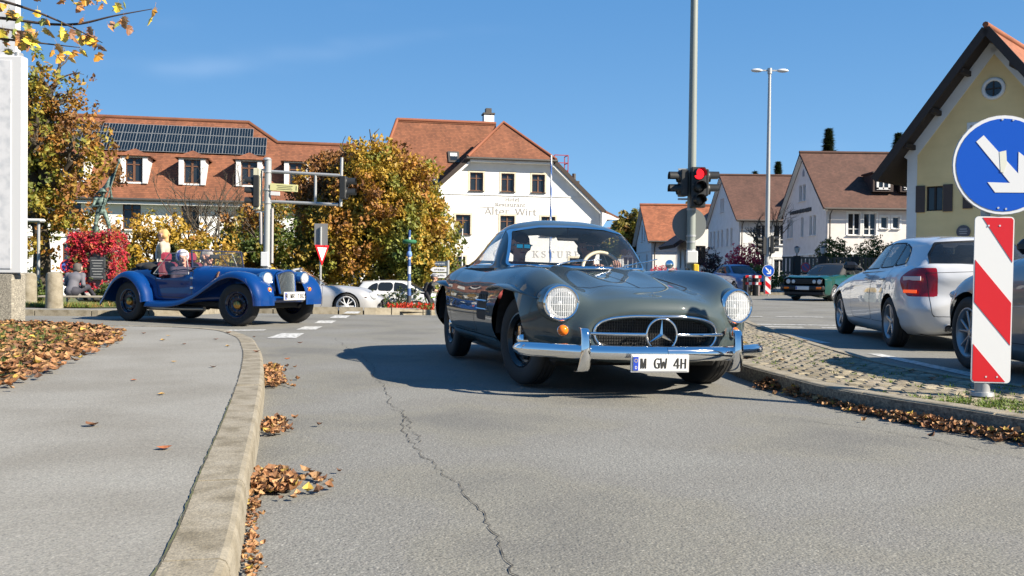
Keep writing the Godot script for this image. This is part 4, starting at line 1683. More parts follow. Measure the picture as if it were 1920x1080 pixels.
	m2.bar(Vector3(-0.185, 0.0, 0), Vector3(0.185, 0.0, 0), 0.02, 0.03, 0.005)
	m2.bar(Vector3(0, -0.185, 0), Vector3(0, 0, 0), 0.02, 0.03, 0.005)
	m2.cyl(Vector3(0, 0, -0.03), Vector3(0, 0, 0.03), 0.05, 0.04, 16)
	part(st, "steering_spokes", m2, mat(0.7, 0.63, 0.45, 0.35))
	# mirrors: on the far fender and under the roof
	var mr := hub(car, "fender_mirror", Transform3D(Basis(), Vector3(-0.66, 0.86, 0.52)))
	m2 = MB.new()
	m2.tube([Vector3(0, 0, 0), Vector3(0, 0.05, 0.01), Vector3(-0.01, 0.07, 0.01)], [0.014, 0.009, 0.009], 8)
	m2.xf = Transform3D(Basis(Vector3.RIGHT, PI / 2), Vector3(-0.012, 0.085, 0.0))
	m2.lathe([Vector2(0.0, -0.03), Vector2(0.027, -0.02), Vector2(0.038, 0.0), Vector2(0.036, 0.01), Vector2(0, 0.012)], 20, 50)
	part(mr, "mirror_head", m2, M.chrome)
	m2 = MB.new()
	m2.box(Vector3(0.02, 1.16, 1.16), Vector3(0.2, 0.05, 0.02), 0.01)
	m2.bar(Vector3(0.02, 1.18, 1.16), Vector3(0.02, 1.25, 1.16), 0.012, 0.012)
	part(car, "inner_mirror", m2, M.black)
	for sd in [-1.0, 1.0]:
		wheel(car, Vector3(sd * 0.70, 0.335, 0.0), sd, 0.22, 0.335, 0.2, 0.17, "disc", M.black_gloss, M.chrome)
		wheel(car, Vector3(sd * 0.715, 0.335, 2.4), sd, 0.0, 0.335, 0.2, 0.17, "disc", M.black_gloss, M.chrome)
	m2 = MB.new()
	m2.box(Vector3(0, 0.23, 1.2), Vector3(1.3, 0.1, 3.2), 0.03)
	m2.bar(Vector3(-0.6, 0.3, 0), Vector3(0.6, 0.3, 0), 0.1, 0.1, 0.02)
	m2.bar(Vector3(-0.6, 0.3, 2.4), Vector3(0.6, 0.3, 2.4), 0.1, 0.1, 0.02)
	part(car, "underbody", m2, M.black)
	return car


# ------------------------------------------------------------------ the blue open roadster
func wing(path: Array, xin: float, xout: float, sd: float, crown: float) -> Array:
	var rows := []
	for i in path.size():
		var d: Vector3 = (path[mini(i + 1, path.size() - 1)] - path[maxi(i - 1, 0)]).normalized()
		var n := Vector3.RIGHT.cross(d).normalized()
		if n.y < 0 and absf(d.z) > 0.3:
			n = -n
		if d.z <= 0.3 and absf(d.y) > 0.7:
			n = Vector3(0, 0, -1) if d.y > 0 else Vector3(0, 0, 1)
			n = (n - d * n.dot(d)).normalized()
		var w: float = path[i].x
		var line := []
		for q in [[0.0, -0.12], [0.12, -0.02], [0.35, 0.6], [0.6, 1.0], [0.8, 0.8], [0.93, 0.1], [0.985, -0.9], [1.0, -1.9]]:
			line.append(Vector3(sd * lerpf(xin, xout + w, q[0]), path[i].y, path[i].z) + n * crown * q[1])
		rows.append(line)
	return rows

func roadster(at: Vector3, turn: float) -> Node3D:
	var car := thing("open_roadster", "blue open vintage roadster with black wheels and red seats", "car", at, turn)
	var blue := paint(0.001, 0.036, 0.175, 0.45)
	var lip := paint(0.002, 0.012, 0.075, 0.35)
	var net := [
		row(-0.36, [[0, 0.99], [0.12, 0.985], [0.2, 0.94], [0.23, 0.8], [0.21, 0.62], [0.18, 0.5], [0, 0.5]]),
		row(-0.30, [[0, 1.005], [0.14, 1.0], [0.235, 0.95], [0.265, 0.8], [0.24, 0.62], [0.2, 0.5], [0, 0.48]]),
		row(0.2, [[0, 1.045], [0.19, 1.03], [0.305, 0.96], [0.34, 0.80], [0.34, 0.6], [0.34, 0.42], [0, 0.4]]),
		row(0.95, [[0, 1.085], [0.28, 1.065], [0.44, 0.985], [0.50, 0.82], [0.51, 0.6], [0.51, 0.38], [0, 0.36]]),
		row(1.15, [[0, 1.10], [0.32, 1.08], [0.49, 1.0], [0.545, 0.82], [0.55, 0.6], [0.54, 0.36], [0, 0.34]]),
		row(1.7, [[0, 1.06], [0.34, 1.05], [0.52, 0.99], [0.58, 0.82], [0.58, 0.6], [0.57, 0.36], [0, 0.34]]),
		row(2.3, [[0, 1.03], [0.34, 1.02], [0.53, 0.97], [0.58, 0.82], [0.57, 0.6], [0.55, 0.38], [0, 0.36]]),
		row(2.75, [[0, 0.97], [0.32, 0.96], [0.48, 0.91], [0.53, 0.78], [0.52, 0.6], [0.5, 0.42], [0, 0.4]]),
		row(3.1, [[0, 0.74], [0.28, 0.73], [0.42, 0.7], [0.46, 0.62], [0.46, 0.55], [0.42, 0.46], [0, 0.44]]),
		row(3.2, [[0, 0.6], [0.1, 0.6], [0.2, 0.58], [0.22, 0.56], [0.2, 0.54], [0.1, 0.52], [0, 0.52]]),
	]
	for q in net:
		for k in q.size():
			if q[k].y > 0.6:
				q[k].y = 0.6 + (q[k].y - 0.6) * 0.70
	var regs := [
		opening(2, [Vector2(0, 1.22), Vector2(0.46, 1.26), Vector2(0.5, 1.5), Vector2(0.5, 2.2), Vector2(0, 2.3)], 0.04, 0.68, 9),
		opening(0, [Vector2(1.17, 1.3), Vector2(1.17, 0.88), Vector2(1.36, 0.77), Vector2(1.85, 0.74), Vector2(2.1, 0.82), Vector2(2.15, 1.3)], 0.02, 0.3, 9),
		opening(0, [Vector2(1.14, 0.42), Vector2(1.9, 0.42), Vector2(1.98, 0.82), Vector2(1.14, 0.85)], 0.0, 0.4, 9, false, 0.004, 0.004, 0.002),
		opening(2, [Vector2(0, -0.25), Vector2(0.012, -0.25), Vector2(0.012, 0.95), Vector2(0, 0.95)], 0.0, 0.8, 9, false, 0.003, 0.02, 0.003),
	]
	var s := shell(capped(net), 6, 5, regs, 0.7)
	part(car, "body", s["body"], blue)
	part(car, "door_seam", s.band[2], M.black)
	part(car, "bonnet_hinge", s.band[3], M.chrome)
	for sd in [-1.0, 1.0]:
		var fp := curve([Vector3(-0.02, 0.33, -0.50), Vector3(0, 0.50, -0.49), Vector3(0.01, 0.68, -0.40), Vector3(0.015, 0.79, -0.22), Vector3(0.01, 0.83, 0.02), Vector3(0.0, 0.785, 0.28), Vector3(0.0, 0.64, 0.58), Vector3(0, 0.47, 0.92), Vector3(0, 0.365, 1.25), Vector3(0, 0.33, 1.6), Vector3(0, 0.33, 2.02)], 5)
		var rows := wing(fp, 0.36, 0.77, sd, 0.035)
		var m := MB.new()
		m.sheet(rows, sd > 0)
		part(car, "front_wing", m, blue)
		var edge := []
		for r in rows:
			edge.append(r[7])
		m = MB.new()
		m.tube(edge, 0.012, 8)
		part(car, "wing_beading", m, lip)
		fp = curve([Vector3(0, 0.34, 2.02), Vector3(0, 0.50, 2.06), Vector3(0.01, 0.68, 2.18), Vector3(0.015, 0.795, 2.38), Vector3(0.01, 0.81, 2.56), Vector3(0.0, 0.72, 2.78), Vector3(0, 0.53, 2.98), Vector3(-0.01, 0.36, 3.12), Vector3(-0.02, 0.31, 3.18)], 5)
		rows = wing(fp, 0.42, 0.79, sd, 0.035)
		m = MB.new()
		m.sheet(rows, sd > 0)
		part(car, "rear_wing", m, blue)
		edge = []
		for r in rows:
			edge.append(r[7])
		m = MB.new()
		m.tube(edge, 0.012, 8)
		part(car, "wing_beading", m, lip)
		lamp(car, "headlight", Vector3(sd * 0.42, 0.755, -0.40), 0.088, Vector3(sd * 0.05, 0.03, -1), M.chrome, M.lamp_glass, 0.09, 0.03)
		m = MB.new()
		m.xf = Transform3D(Basis(Vector3(1, 0, 0), Vector3(0, 0, -1), Vector3(0, 1, 0)), Vector3(sd * 0.42, 0.755, -0.36))
		m.lathe([Vector2(0.0, -0.24), Vector2(0.06, -0.18), Vector2(0.09, -0.08), Vector2(0.1, 0.0)], 24, 60)
		part(car, "headlight_shell", m, blue)
		lamp(car, "indicator_light", Vector3(sd * 0.455, 0.575, -0.475), 0.036, Vector3(sd * 0.1, 0, -1), M.chrome, M.amber, 0.03, 0.025)
		# louvres, strap and hinges
		for i in 8:
			m = MB.new()
			m.xf = Transform3D(Basis(Vector3.UP, sd * 0.19), Vector3(sd * (0.345 + 0.045 * i * 0.2), 0.78, 0.18 + 0.05 * i))
			m.box(Vector3.ZERO, Vector3(0.016, 0.12, 0.022), 0.006)
			part(car, "louvre", m, mat(0.004, 0.014, 0.1, 0.3))
		m = MB.new()
		m.tube([Vector3(sd * 0.41, 0.845, 0.68), Vector3(sd * 0.458, 0.76, 0.67), Vector3(sd * 0.462, 0.62, 0.66)], 0.028, 8, false, 0.35)
		part(car, "bonnet_strap", m, mat(0.16, 0.07, 0.03, 0.6))
		for y in [0.58, 0.74]:
			m = MB.new()
			m.box(Vector3(sd * 0.565, y, 1.13), Vector3(0.03, 0.05, 0.06), 0.01)
			part(car, "door_hinge", m, M.chrome)
		m = MB.new()
		m.box(Vector3(sd * 0.595, 0.72, 1.88), Vector3(0.02, 0.02, 0.10), 0.008)
		part(car, "door_handle", m, M.chrome)
		# side screen
		var sc := hub(car, "side_screen", Transform3D(Basis(), Vector3(sd * 0.565, 0, 0)))
		var loop := [Vector3(0, 0.80, 1.2), Vector3(0, 0.80, 2.05), Vector3(-sd * 0.04, 0.93, 1.95), Vector3(-sd * 0.07, 1.14, 1.74), Vector3(-sd * 0.07, 1.16, 1.33)]
		m = MB.new()
		for i in range(1, 4):
			m.tri(loop[0], loop[i], loop[i + 1], Vector3(sd, 0, 0))
		part(sc, "screen_pane", m, M.clear)
		m = MB.new()
		for i in 5:
			m.bar(loop[i], loop[(i + 1) % 5], 0.014, 0.014, 0.004)
		part(sc, "screen_frame", m, mat(0.3, 0.31, 0.3, 0.5, 0.0))
		wheel(car, Vector3(sd * 0.62, 0.335, 0.0), sd, 0.22, 0.335, 0.2, 0.165, "slots", paint(0.004, 0.008, 0.035, 0.3), mat(0.4, 0.24, 0.07, 0.3, 1.0))
		wheel(car, Vector3(sd * 0.64, 0.335, 2.49), sd, 0.0, 0.335, 0.2, 0.165, "slots", paint(0.004, 0.008, 0.035, 0.3), mat(0.4, 0.24, 0.07, 0.3, 1.0))
		var seat := hub(car, "seat", Transform3D(Basis(), Vector3(sd * 0.27, 0, 1.98)))
		m = MB.new()
		m.xf = Transform3D(Basis(Vector3.RIGHT, 0.22), Vector3(0, 0.70, 0.02))
		m.box(Vector3.ZERO, Vector3(0.42, 0.62, 0.13), 0.05)
		m.xf = Transform3D(Basis(), Vector3(0, 0.52, -0.28))
		m.box(Vector3.ZERO, Vector3(0.42, 0.14, 0.5), 0.05)
		part(seat, "seat_cushion", m, mat(0.12, 0.008, 0.016, 0.55))
		m = MB.new()
		m.box(Vector3(0, 1.09, 0.10), Vector3(0.22, 0.16, 0.08), 0.04)
		part(seat, "headrest", m, mat(0.22, 0.012, 0.035, 0.55))
	# radiator grille
	var g := MB.new()
	var grid := []
	for i in 9:
		var t := i / 8.0
		var w := lerpf(0.2, 0.165, t) * sqrt(1.0 - pow(maxf(0.0, 0.25 - t) / 0.3, 2.0))
		var line := []
		for j in 13:
			var u := j / 6.0 - 1.0
			line.append(Vector3(u * w, lerpf(0.865, 0.50, t), -0.44 - 0.05 * t + 0.07 * u * u))
		grid.append(line)
	g.sheet(grid, true)
	part(car, "grille_back", g, M.black)
	g = MB.new()
	for j in 21:
		var u := j / 10.0 - 1.0
		var a := []
		for i in 6:
			var t := i / 5.0
			var w := lerpf(0.198, 0.163, t)
			a.append(Vector3(u * w, lerpf(0.865 - 0.05 * u * u, 0.50, t), -0.447 - 0.05 * t + 0.07 * u * u))
		g.tube(a, 0.0055, 5)
	var gs := part(car, "grille_bars", g, mat(0.35, 0.36, 0.33, 0.25, 0.9))
	gs.set_meta("kind", "stuff")
	g = MB.new()
	var fr := []
	for i in 21:
		var u := i / 10.0 - 1.0
		fr.append(Vector3(u * 0.205, 0.875 - 0.06 * u * u, -0.44 + 0.07 * u * u))
	var left := [Vector3(-0.17, 0.51, -0.425)]
	g.tube(left + fr + [Vector3(0.17, 0.51, -0.425)], 0.02, 8)
	part(car, "grille_surround", g, blue)
	g = MB.new()
	g.box(Vector3(0, 0.42, -0.36), Vector3(0.86, 0.10, 0.12), 0.03)
	part(car, "front_valance", g, blue)
	g = MB.new()
	g.box(Vector3(0, 0.32, 1.4), Vector3(1.0, 0.10, 3.2), 0.02)
	g.box(Vector3(0, 0.4, -0.1), Vector3(1.2, 0.12, 0.2), 0.02)
	part(car, "underbody", g, M.black)
	g = MB.new()
	g.tube([Vector3(0.5, 0.24, 0.9), Vector3(0.56, 0.235, 1.3), Vector3(0.56, 0.235, 2.2)], 0.04, 10)
	part(car, "exhaust_pipe", g, mat(0.4, 0.38, 0.35, 0.35, 0.9))
	plate(car, Transform3D(Basis(Vector3.UP, PI), Vector3(0.0, 0.475, -0.58)), 0.46, 0.11, "M MR 1805")
	# windscreen
	var ws := hub(car, "windscreen", Transform3D(Basis(Vector3.RIGHT, 0.16), Vector3(0, 0.925, 1.12)))
	g = MB.new()
	g.quad(Vector3(-0.56, 0, 0), Vector3(0.56, 0, 0), Vector3(0.54, 0.27, 0), Vector3(-0.54, 0.27, 0), Vector3(0, 0, -1))
	part(ws, "screen_pane", g, M.clear)
	g = MB.new()
	g.bar(Vector3(-0.56, 0, 0), Vector3(0.56, 0, 0), 0.018, 0.018, 0.004)
	g.bar(Vector3(-0.54, 0.27, 0), Vector3(0.54, 0.27, 0), 0.018, 0.018, 0.004)
	for x in [-1.0, 1.0]:
		g.bar(Vector3(x * 0.56, -0.02, 0), Vector3(x * 0.54, 0.27, 0), 0.03, 0.02, 0.004)
	g.bar(Vector3(-0.2, 0.0, -0.02), Vector3(-0.05, 0.2, -0.025), 0.008, 0.01)
	g.bar(Vector3(0.15, 0.0, -0.02), Vector3(0.3, 0.2, -0.025), 0.008, 0.01)
	part(ws, "screen_frame", g, mat(0.02, 0.025, 0.06, 0.3))
	g = MB.new()
	g.box(Vector3(0, 1.10, 1.22), Vector3(0.22, 0.07, 0.03), 0.015)
	part(car, "inner_mirror", g, M.black)
	g = MB.new()
	for q in [[0, 0.89, 2.45, 0.5, 0.10, 0.2], [0, 0.93, 2.62, 0.46, 0.08, 0.16], [0.3, 0.90, 2.35, 0.22, 0.1, 0.2], [-0.3, 0.90, 2.35, 0.22, 0.1, 0.2], [0, 0.85, 2.78, 0.46, 0.08, 0.14]]:
		g.ball(Vector3(q[0], q[1], q[2]), Vector3(q[3], q[4], q[5]), 8, 16)
	part(car, "folded_hood", g, mat(0.014, 0.014, 0.015, 0.85))
	g = MB.new()
	g.box(Vector3(0, 0.40, 1.7), Vector3(1.06, 0.03, 1.1))
	g.box(Vector3(0, 0.80, 1.2), Vector3(1.0, 0.2, 0.05), 0.02)
	part(car, "cabin_lining", g, mat(0.02, 0.015, 0.015, 0.8))
	return car

# ------------------------------------------------------------------ modern bodies
func hatch_net(t: float) -> Array:
	var n := [
		row(-0.78, [[0, 0.60], [0.25, 0.60], [0.5, 0.58, 0.03], [0.62, 0.55, 0.08], [0.66, 0.48, 0.1], [0.64, 0.38, 0.1], [0.55, 0.28, 0.06], [0, 0.24]]),
		row(-0.72, [[0, 0.68], [0.3, 0.68, 0.02], [0.56, 0.66, 0.08], [0.70, 0.62, 0.16], [0.76, 0.52, 0.22], [0.76, 0.38, 0.22], [0.64, 0.22, 0.12], [0, 0.2]]),
		row(-0.38, [[0, 0.81], [0.34, 0.81], [0.62, 0.79], [0.77, 0.73], [0.845, 0.60], [0.855, 0.42], [0.78, 0.22], [0, 0.2]]),
		row(0.05, [[0, 0.90], [0.36, 0.90], [0.65, 0.885], [0.79, 0.83], [0.868, 0.66], [0.866, 0.42], [0.80, 0.22], [0, 0.2]]),
		row(0.55, [[0, 0.965], [0.38, 0.965], [0.68, 0.95], [0.80, 0.88], [0.872, 0.66], [0.866, 0.42], [0.81, 0.22], [0, 0.2]]),
		row(1.2, [[0, 0.98], [0.4, 0.98], [0.71, 0.975], [0.81, 0.89], [0.874, 0.66], [0.862, 0.42], [0.81, 0.22], [0, 0.2]]),
		row(2.0, [[0, 1.0], [0.4, 1.0], [0.72, 0.995], [0.815, 0.91], [0.876, 0.68], [0.864, 0.42], [0.81, 0.22], [0, 0.2]]),
		row(2.66, [[0, 1.03], [0.4, 1.03], [0.72, 1.02], [0.82, 0.93], [0.882, 0.70], [0.872, 0.44], [0.81, 0.24], [0, 0.22]]),
		row(3.15, [[0, 1.04], [0.4, 1.04], [0.69, 1.02], [0.79, 0.94], [0.855, 0.72], [0.852, 0.46], [0.79, 0.27], [0, 0.25]]),
		row(3.40, [[0, 1.02, 0.03], [0.38, 1.02, 0.02], [0.64, 0.99, -0.02], [0.72, 0.92, -0.05], [0.785, 0.72, -0.06], [0.80, 0.46, -0.02], [0.72, 0.3, -0.02], [0, 0.28]]),
		row(3.47, [[0, 0.93, 0.02], [0.36, 0.93, 0.01], [0.58, 0.91, -0.02], [0.66, 0.86, -0.05], [0.70, 0.70, -0.05], [0.72, 0.48, 0.0], [0.64, 0.36, -0.01], [0, 0.32, 0.02]]),
		row(3.49, [[0, 0.75], [0.1, 0.75], [0.2, 0.74], [0.24, 0.71], [0.25, 0.66], [0.24, 0.62], [0.2, 0.6], [0, 0.6]]),
	]
	for r in n:
		for i in r.size():
			r[i].y = 0.2 + (r[i].y - 0.2) * t
	return n

func hatchback(car: Node3D, body: Material, tall: float, fine_: bool, spokes: String, R: float, steer := 0.0) -> void:
	var t := tall
	var up := func(y: float) -> float: return 0.2 + (y - 0.2) * t
	var V := func(z: float, y: float) -> Vector2: return Vector2(z, 0.2 + (y - 0.2) * t)
	var nu := 7 if fine_ else 3
	var nv := 6 if fine_ else 3
	var regs := [opening(0, [Vector2(0, R)], R + 0.045, 0.5, 9), opening(0, [Vector2(2.66, R)], R + 0.045, 0.5, 9)]
	if fine_:
		regs.append(opening(0, [V.call(0.75, 0.3), V.call(1.75, 0.3), V.call(1.78, 0.985), V.call(0.70, 0.97)], 0.0, 0.6, 9, false, 0.003, 0.003, 0.0012))
		regs.append(opening(0, [V.call(1.76, 0.3), V.call(2.28, 0.3), V.call(2.52, 0.7), V.call(2.48, 1.0), V.call(1.79, 0.985)], 0.0, 0.6, 9, false, 0.003, 0.003, 0.0012))
		regs.append(opening(1, [V.call(-0.3, 0.42), V.call(0.60, 0.42), V.call(0.62, 0.5), V.call(0.655, 0.93), V.call(-0.3, 0.97)], 0.0, 3.2, 9, false, 0.003, 0.003, 0.0012))
		# tail lamps wrap the corner
		regs.append(opening(0, [V.call(3.06, 0.86), V.call(3.16, 0.74), V.call(3.3, 0.66), V.call(3.6, 0.66), V.call(3.6, 0.98), V.call(3.2, 0.985)], 0.01, 0.54, 9))
	var s := shell(capped(hatch_net(t)), nu, nv, regs, 0.6)
	part(car, "body", s["body"], body)
	if fine_:
		part(car, "front_door_seam", s.band[2], M.black)
		part(car, "rear_door_seam", s.band[3], M.black)
		part(car, "tailgate_seam", s.band[4], M.black)
		part(car, "tail_lamp", s["in"][5], M.tail)
		for sd in [-1.0, 1.0]:
			var m := MB.new()
			m.bar(Vector3(sd * 0.835, up.call(0.865), 3.14), Vector3(sd * 0.725, up.call(0.865), 3.44), 0.014, 0.05, 0.003)
			part(car, "reversing_lamp", m, mat(0.7, 0.6, 0.6, 0.2))
			m = MB.new()
			m.bar(Vector3(sd * 0.85, up.call(0.71), 3.20), Vector3(sd * 0.765, up.call(0.71), 3.42), 0.012, 0.04, 0.003)
			part(car, "lit_brake_lamp", m, M.brake)
			for z in [1.62, 2.36]:
				m = MB.new()
				m.box(Vector3(sd * 0.872, up.call(0.86), z), Vector3(0.035, 0.03, 0.17), 0.012)
				part(car, "door_handle", m, body)
			m = MB.new()
			m.tube([Vector3(sd * 0.42, 0.28, 3.2), Vector3(sd * 0.42, 0.28, 3.5)], 0.045, 12)
			if sd < 0:
				part(car, "exhaust_tip", m, M.chrome)
	plate(car, Transform3D(Basis(), Vector3(0, up.call(0.62), 3.53)), 0.5, 0.11, "")
	# greenhouse
	var cab := [
		row(0, [[0, 0.955, 0.50], [0.36, 0.955, 0.56], [0.62, 0.955, 0.74], [0.70, 0.95, 0.84], [0.765, 0.94, 0.92]]),
		row(0, [[0, 1.16, 0.86], [0.35, 1.155, 0.91], [0.585, 1.14, 1.05], [0.68, 1.05, 1.1], [0.77, 0.945, 1.14]]),
		row(0, [[0, 1.37, 1.30], [0.34, 1.355, 1.34], [0.545, 1.315, 1.44], [0.66, 1.15, 1.47], [0.775, 0.95, 1.5]]),
		row(1.8, [[0, 1.42], [0.34, 1.405], [0.55, 1.355], [0.665, 1.18], [0.78, 0.955]]),
		row(2.35, [[0, 1.415], [0.34, 1.40], [0.545, 1.35], [0.66, 1.18], [0.78, 0.96]]),
		row(2.8, [[0, 1.385], [0.33, 1.37], [0.525, 1.315], [0.64, 1.17], [0.77, 0.97]]),
		row(0, [[0, 1.335, 3.16], [0.32, 1.32, 3.14], [0.50, 1.265, 3.08], [0.61, 1.15, 3.06], [0.745, 0.97, 3.1]]),
		row(0, [[0, 1.16, 3.34], [0.33, 1.15, 3.32], [0.535, 1.11, 3.25], [0.62, 1.06, 3.24], [0.72, 0.97, 3.27]]),
		row(0, [[0, 0.975, 3.44], [0.34, 0.975, 3.42], [0.57, 0.97, 3.36], [0.64, 0.97, 3.34], [0.69, 0.965, 3.34]]),
	]
	for r in cab:
		for i in r.size():
			r[i].y = 0.2 + (r[i].y - 0.2) * t
	var win := [
		opening(1, [V.call(-0.3, 1.0), V.call(0.57, 1.0), V.call(0.50, 1.27), V.call(-0.3, 1.33)], 0.02, 0.3, 1.4, true, 0.012, 0.002),
		opening(0, [V.call(0.98, 1.01), V.call(1.80, 1.02), V.call(1.80, 1.30), V.call(1.52, 1.28)], 0.02, 0.5, 9, true, 0.014, 0.002),
		opening(0, [V.call(1.90, 1.025), V.call(2.42, 1.04), V.call(2.40, 1.29), V.call(1.90, 1.30)], 0.02, 0.5, 9, true, 0.014, 0.002),
		opening(0, [V.call(2.50, 1.045), V.call(2.82, 1.07), V.call(2.68, 1.22), V.call(2.48, 1.275)], 0.02, 0.5, 9, true, 0.014, 0.002),
		opening(1, [V.call(-0.3, 1.02), V.call(0.55, 1.02), V.call(0.53, 1.14), V.call(0.44, 1.27), V.call(-0.3, 1.31)], 0.02, 2.95, 9, true, 0.018, 0.002),
	]
	var k := shell(cab, nu, nv + 1, win, 1.0)
	part(car, "roof", k["body"], body)
	var gl: Material = M.tinted if fine_ else M.dark_glass
	var names := ["windscreen", "front_window", "rear_side_window", "quarter_window", "rear_window"]
	for i in 5:
		part(car, names[i], k["in"][i], gl)
		part(car, "window_rubber", k.band[i], M.black)
	var q := MB.new()
	q.box(Vector3(0, up.call(0.70), 1.9), Vector3(1.45, 0.04, 2.4))
	q.box(Vector3(0, up.call(0.9), 0.85), Vector3(1.35, 0.16, 0.3), 0.05)
	for sd in [-1.0, 1.0]:
		for z in [1.75, 2.65]:
			q.box(Vector3(sd * 0.36, up.call(0.95), z), Vector3(0.46, 0.5, 0.14), 0.05)
			q.box(Vector3(sd * 0.36, up.call(1.24), z + 0.02), Vector3(0.26, 0.16, 0.1), 0.04)
	part(car, "cabin_lining", q, mat(0.02, 0.02, 0.022, 0.8))
	for sd in [-1.0, 1.0]:
		q = MB.new()
		q.box(Vector3(sd * 0.94, up.call(1.03), 0.98 if t < 1.05 else 1.3), Vector3(0.2, 0.13, 0.11), 0.045)
		q.bar(Vector3(sd * 0.78, up.call(0.98), 1.0 if t < 1.05 else 1.32), Vector3(sd * 0.9, up.call(1.0), 1.0 if t < 1.05 else 1.32), 0.05, 0.04, 0.01)
		part(car, "door_mirror", q, M.black_gloss)
		wheel_well(car, Vector3(sd * 0.845, R, 0.0), R + 0.055, 0.4)
		wheel_well(car, Vector3(sd * 0.855, R, 2.66), R + 0.055, 0.4)
		wheel(car, Vector3(sd * 0.765, R, 0.0), sd, steer, R, R * 0.67, 0.2, spokes, M.alloy, M.alloy)
		wheel(car, Vector3(sd * 0.775, R, 2.66), sd, 0.0, R, R * 0.67, 0.2, spokes, M.alloy, M.alloy)
		q = MB.new()
		q.ball(Vector3(sd * 0.60, up.call(0.645), -0.60), Vector3(0.16, 0.07, 0.16), 8, 14)
		part(car, "headlight", q, M.lamp_white)
		if not fine_:
			q = MB.new()
			q.box(Vector3(sd * 0.70, up.call(0.84), 3.38), Vector3(0.18, 0.2, 0.16), 0.05)
			part(car, "tail_lamp", q, M.tail)
	q = MB.new()
	q.box(Vector3(0, 0.24, 1.33), Vector3(1.35, 0.1, 3.9), 0.03)
	part(car, "underbody", q, M.black)
	q = MB.new()
	q.box(Vector3(0, up.call(0.44), -0.775), Vector3(0.9, 0.14, 0.05), 0.02)
	part(car, "grille", q, M.black)

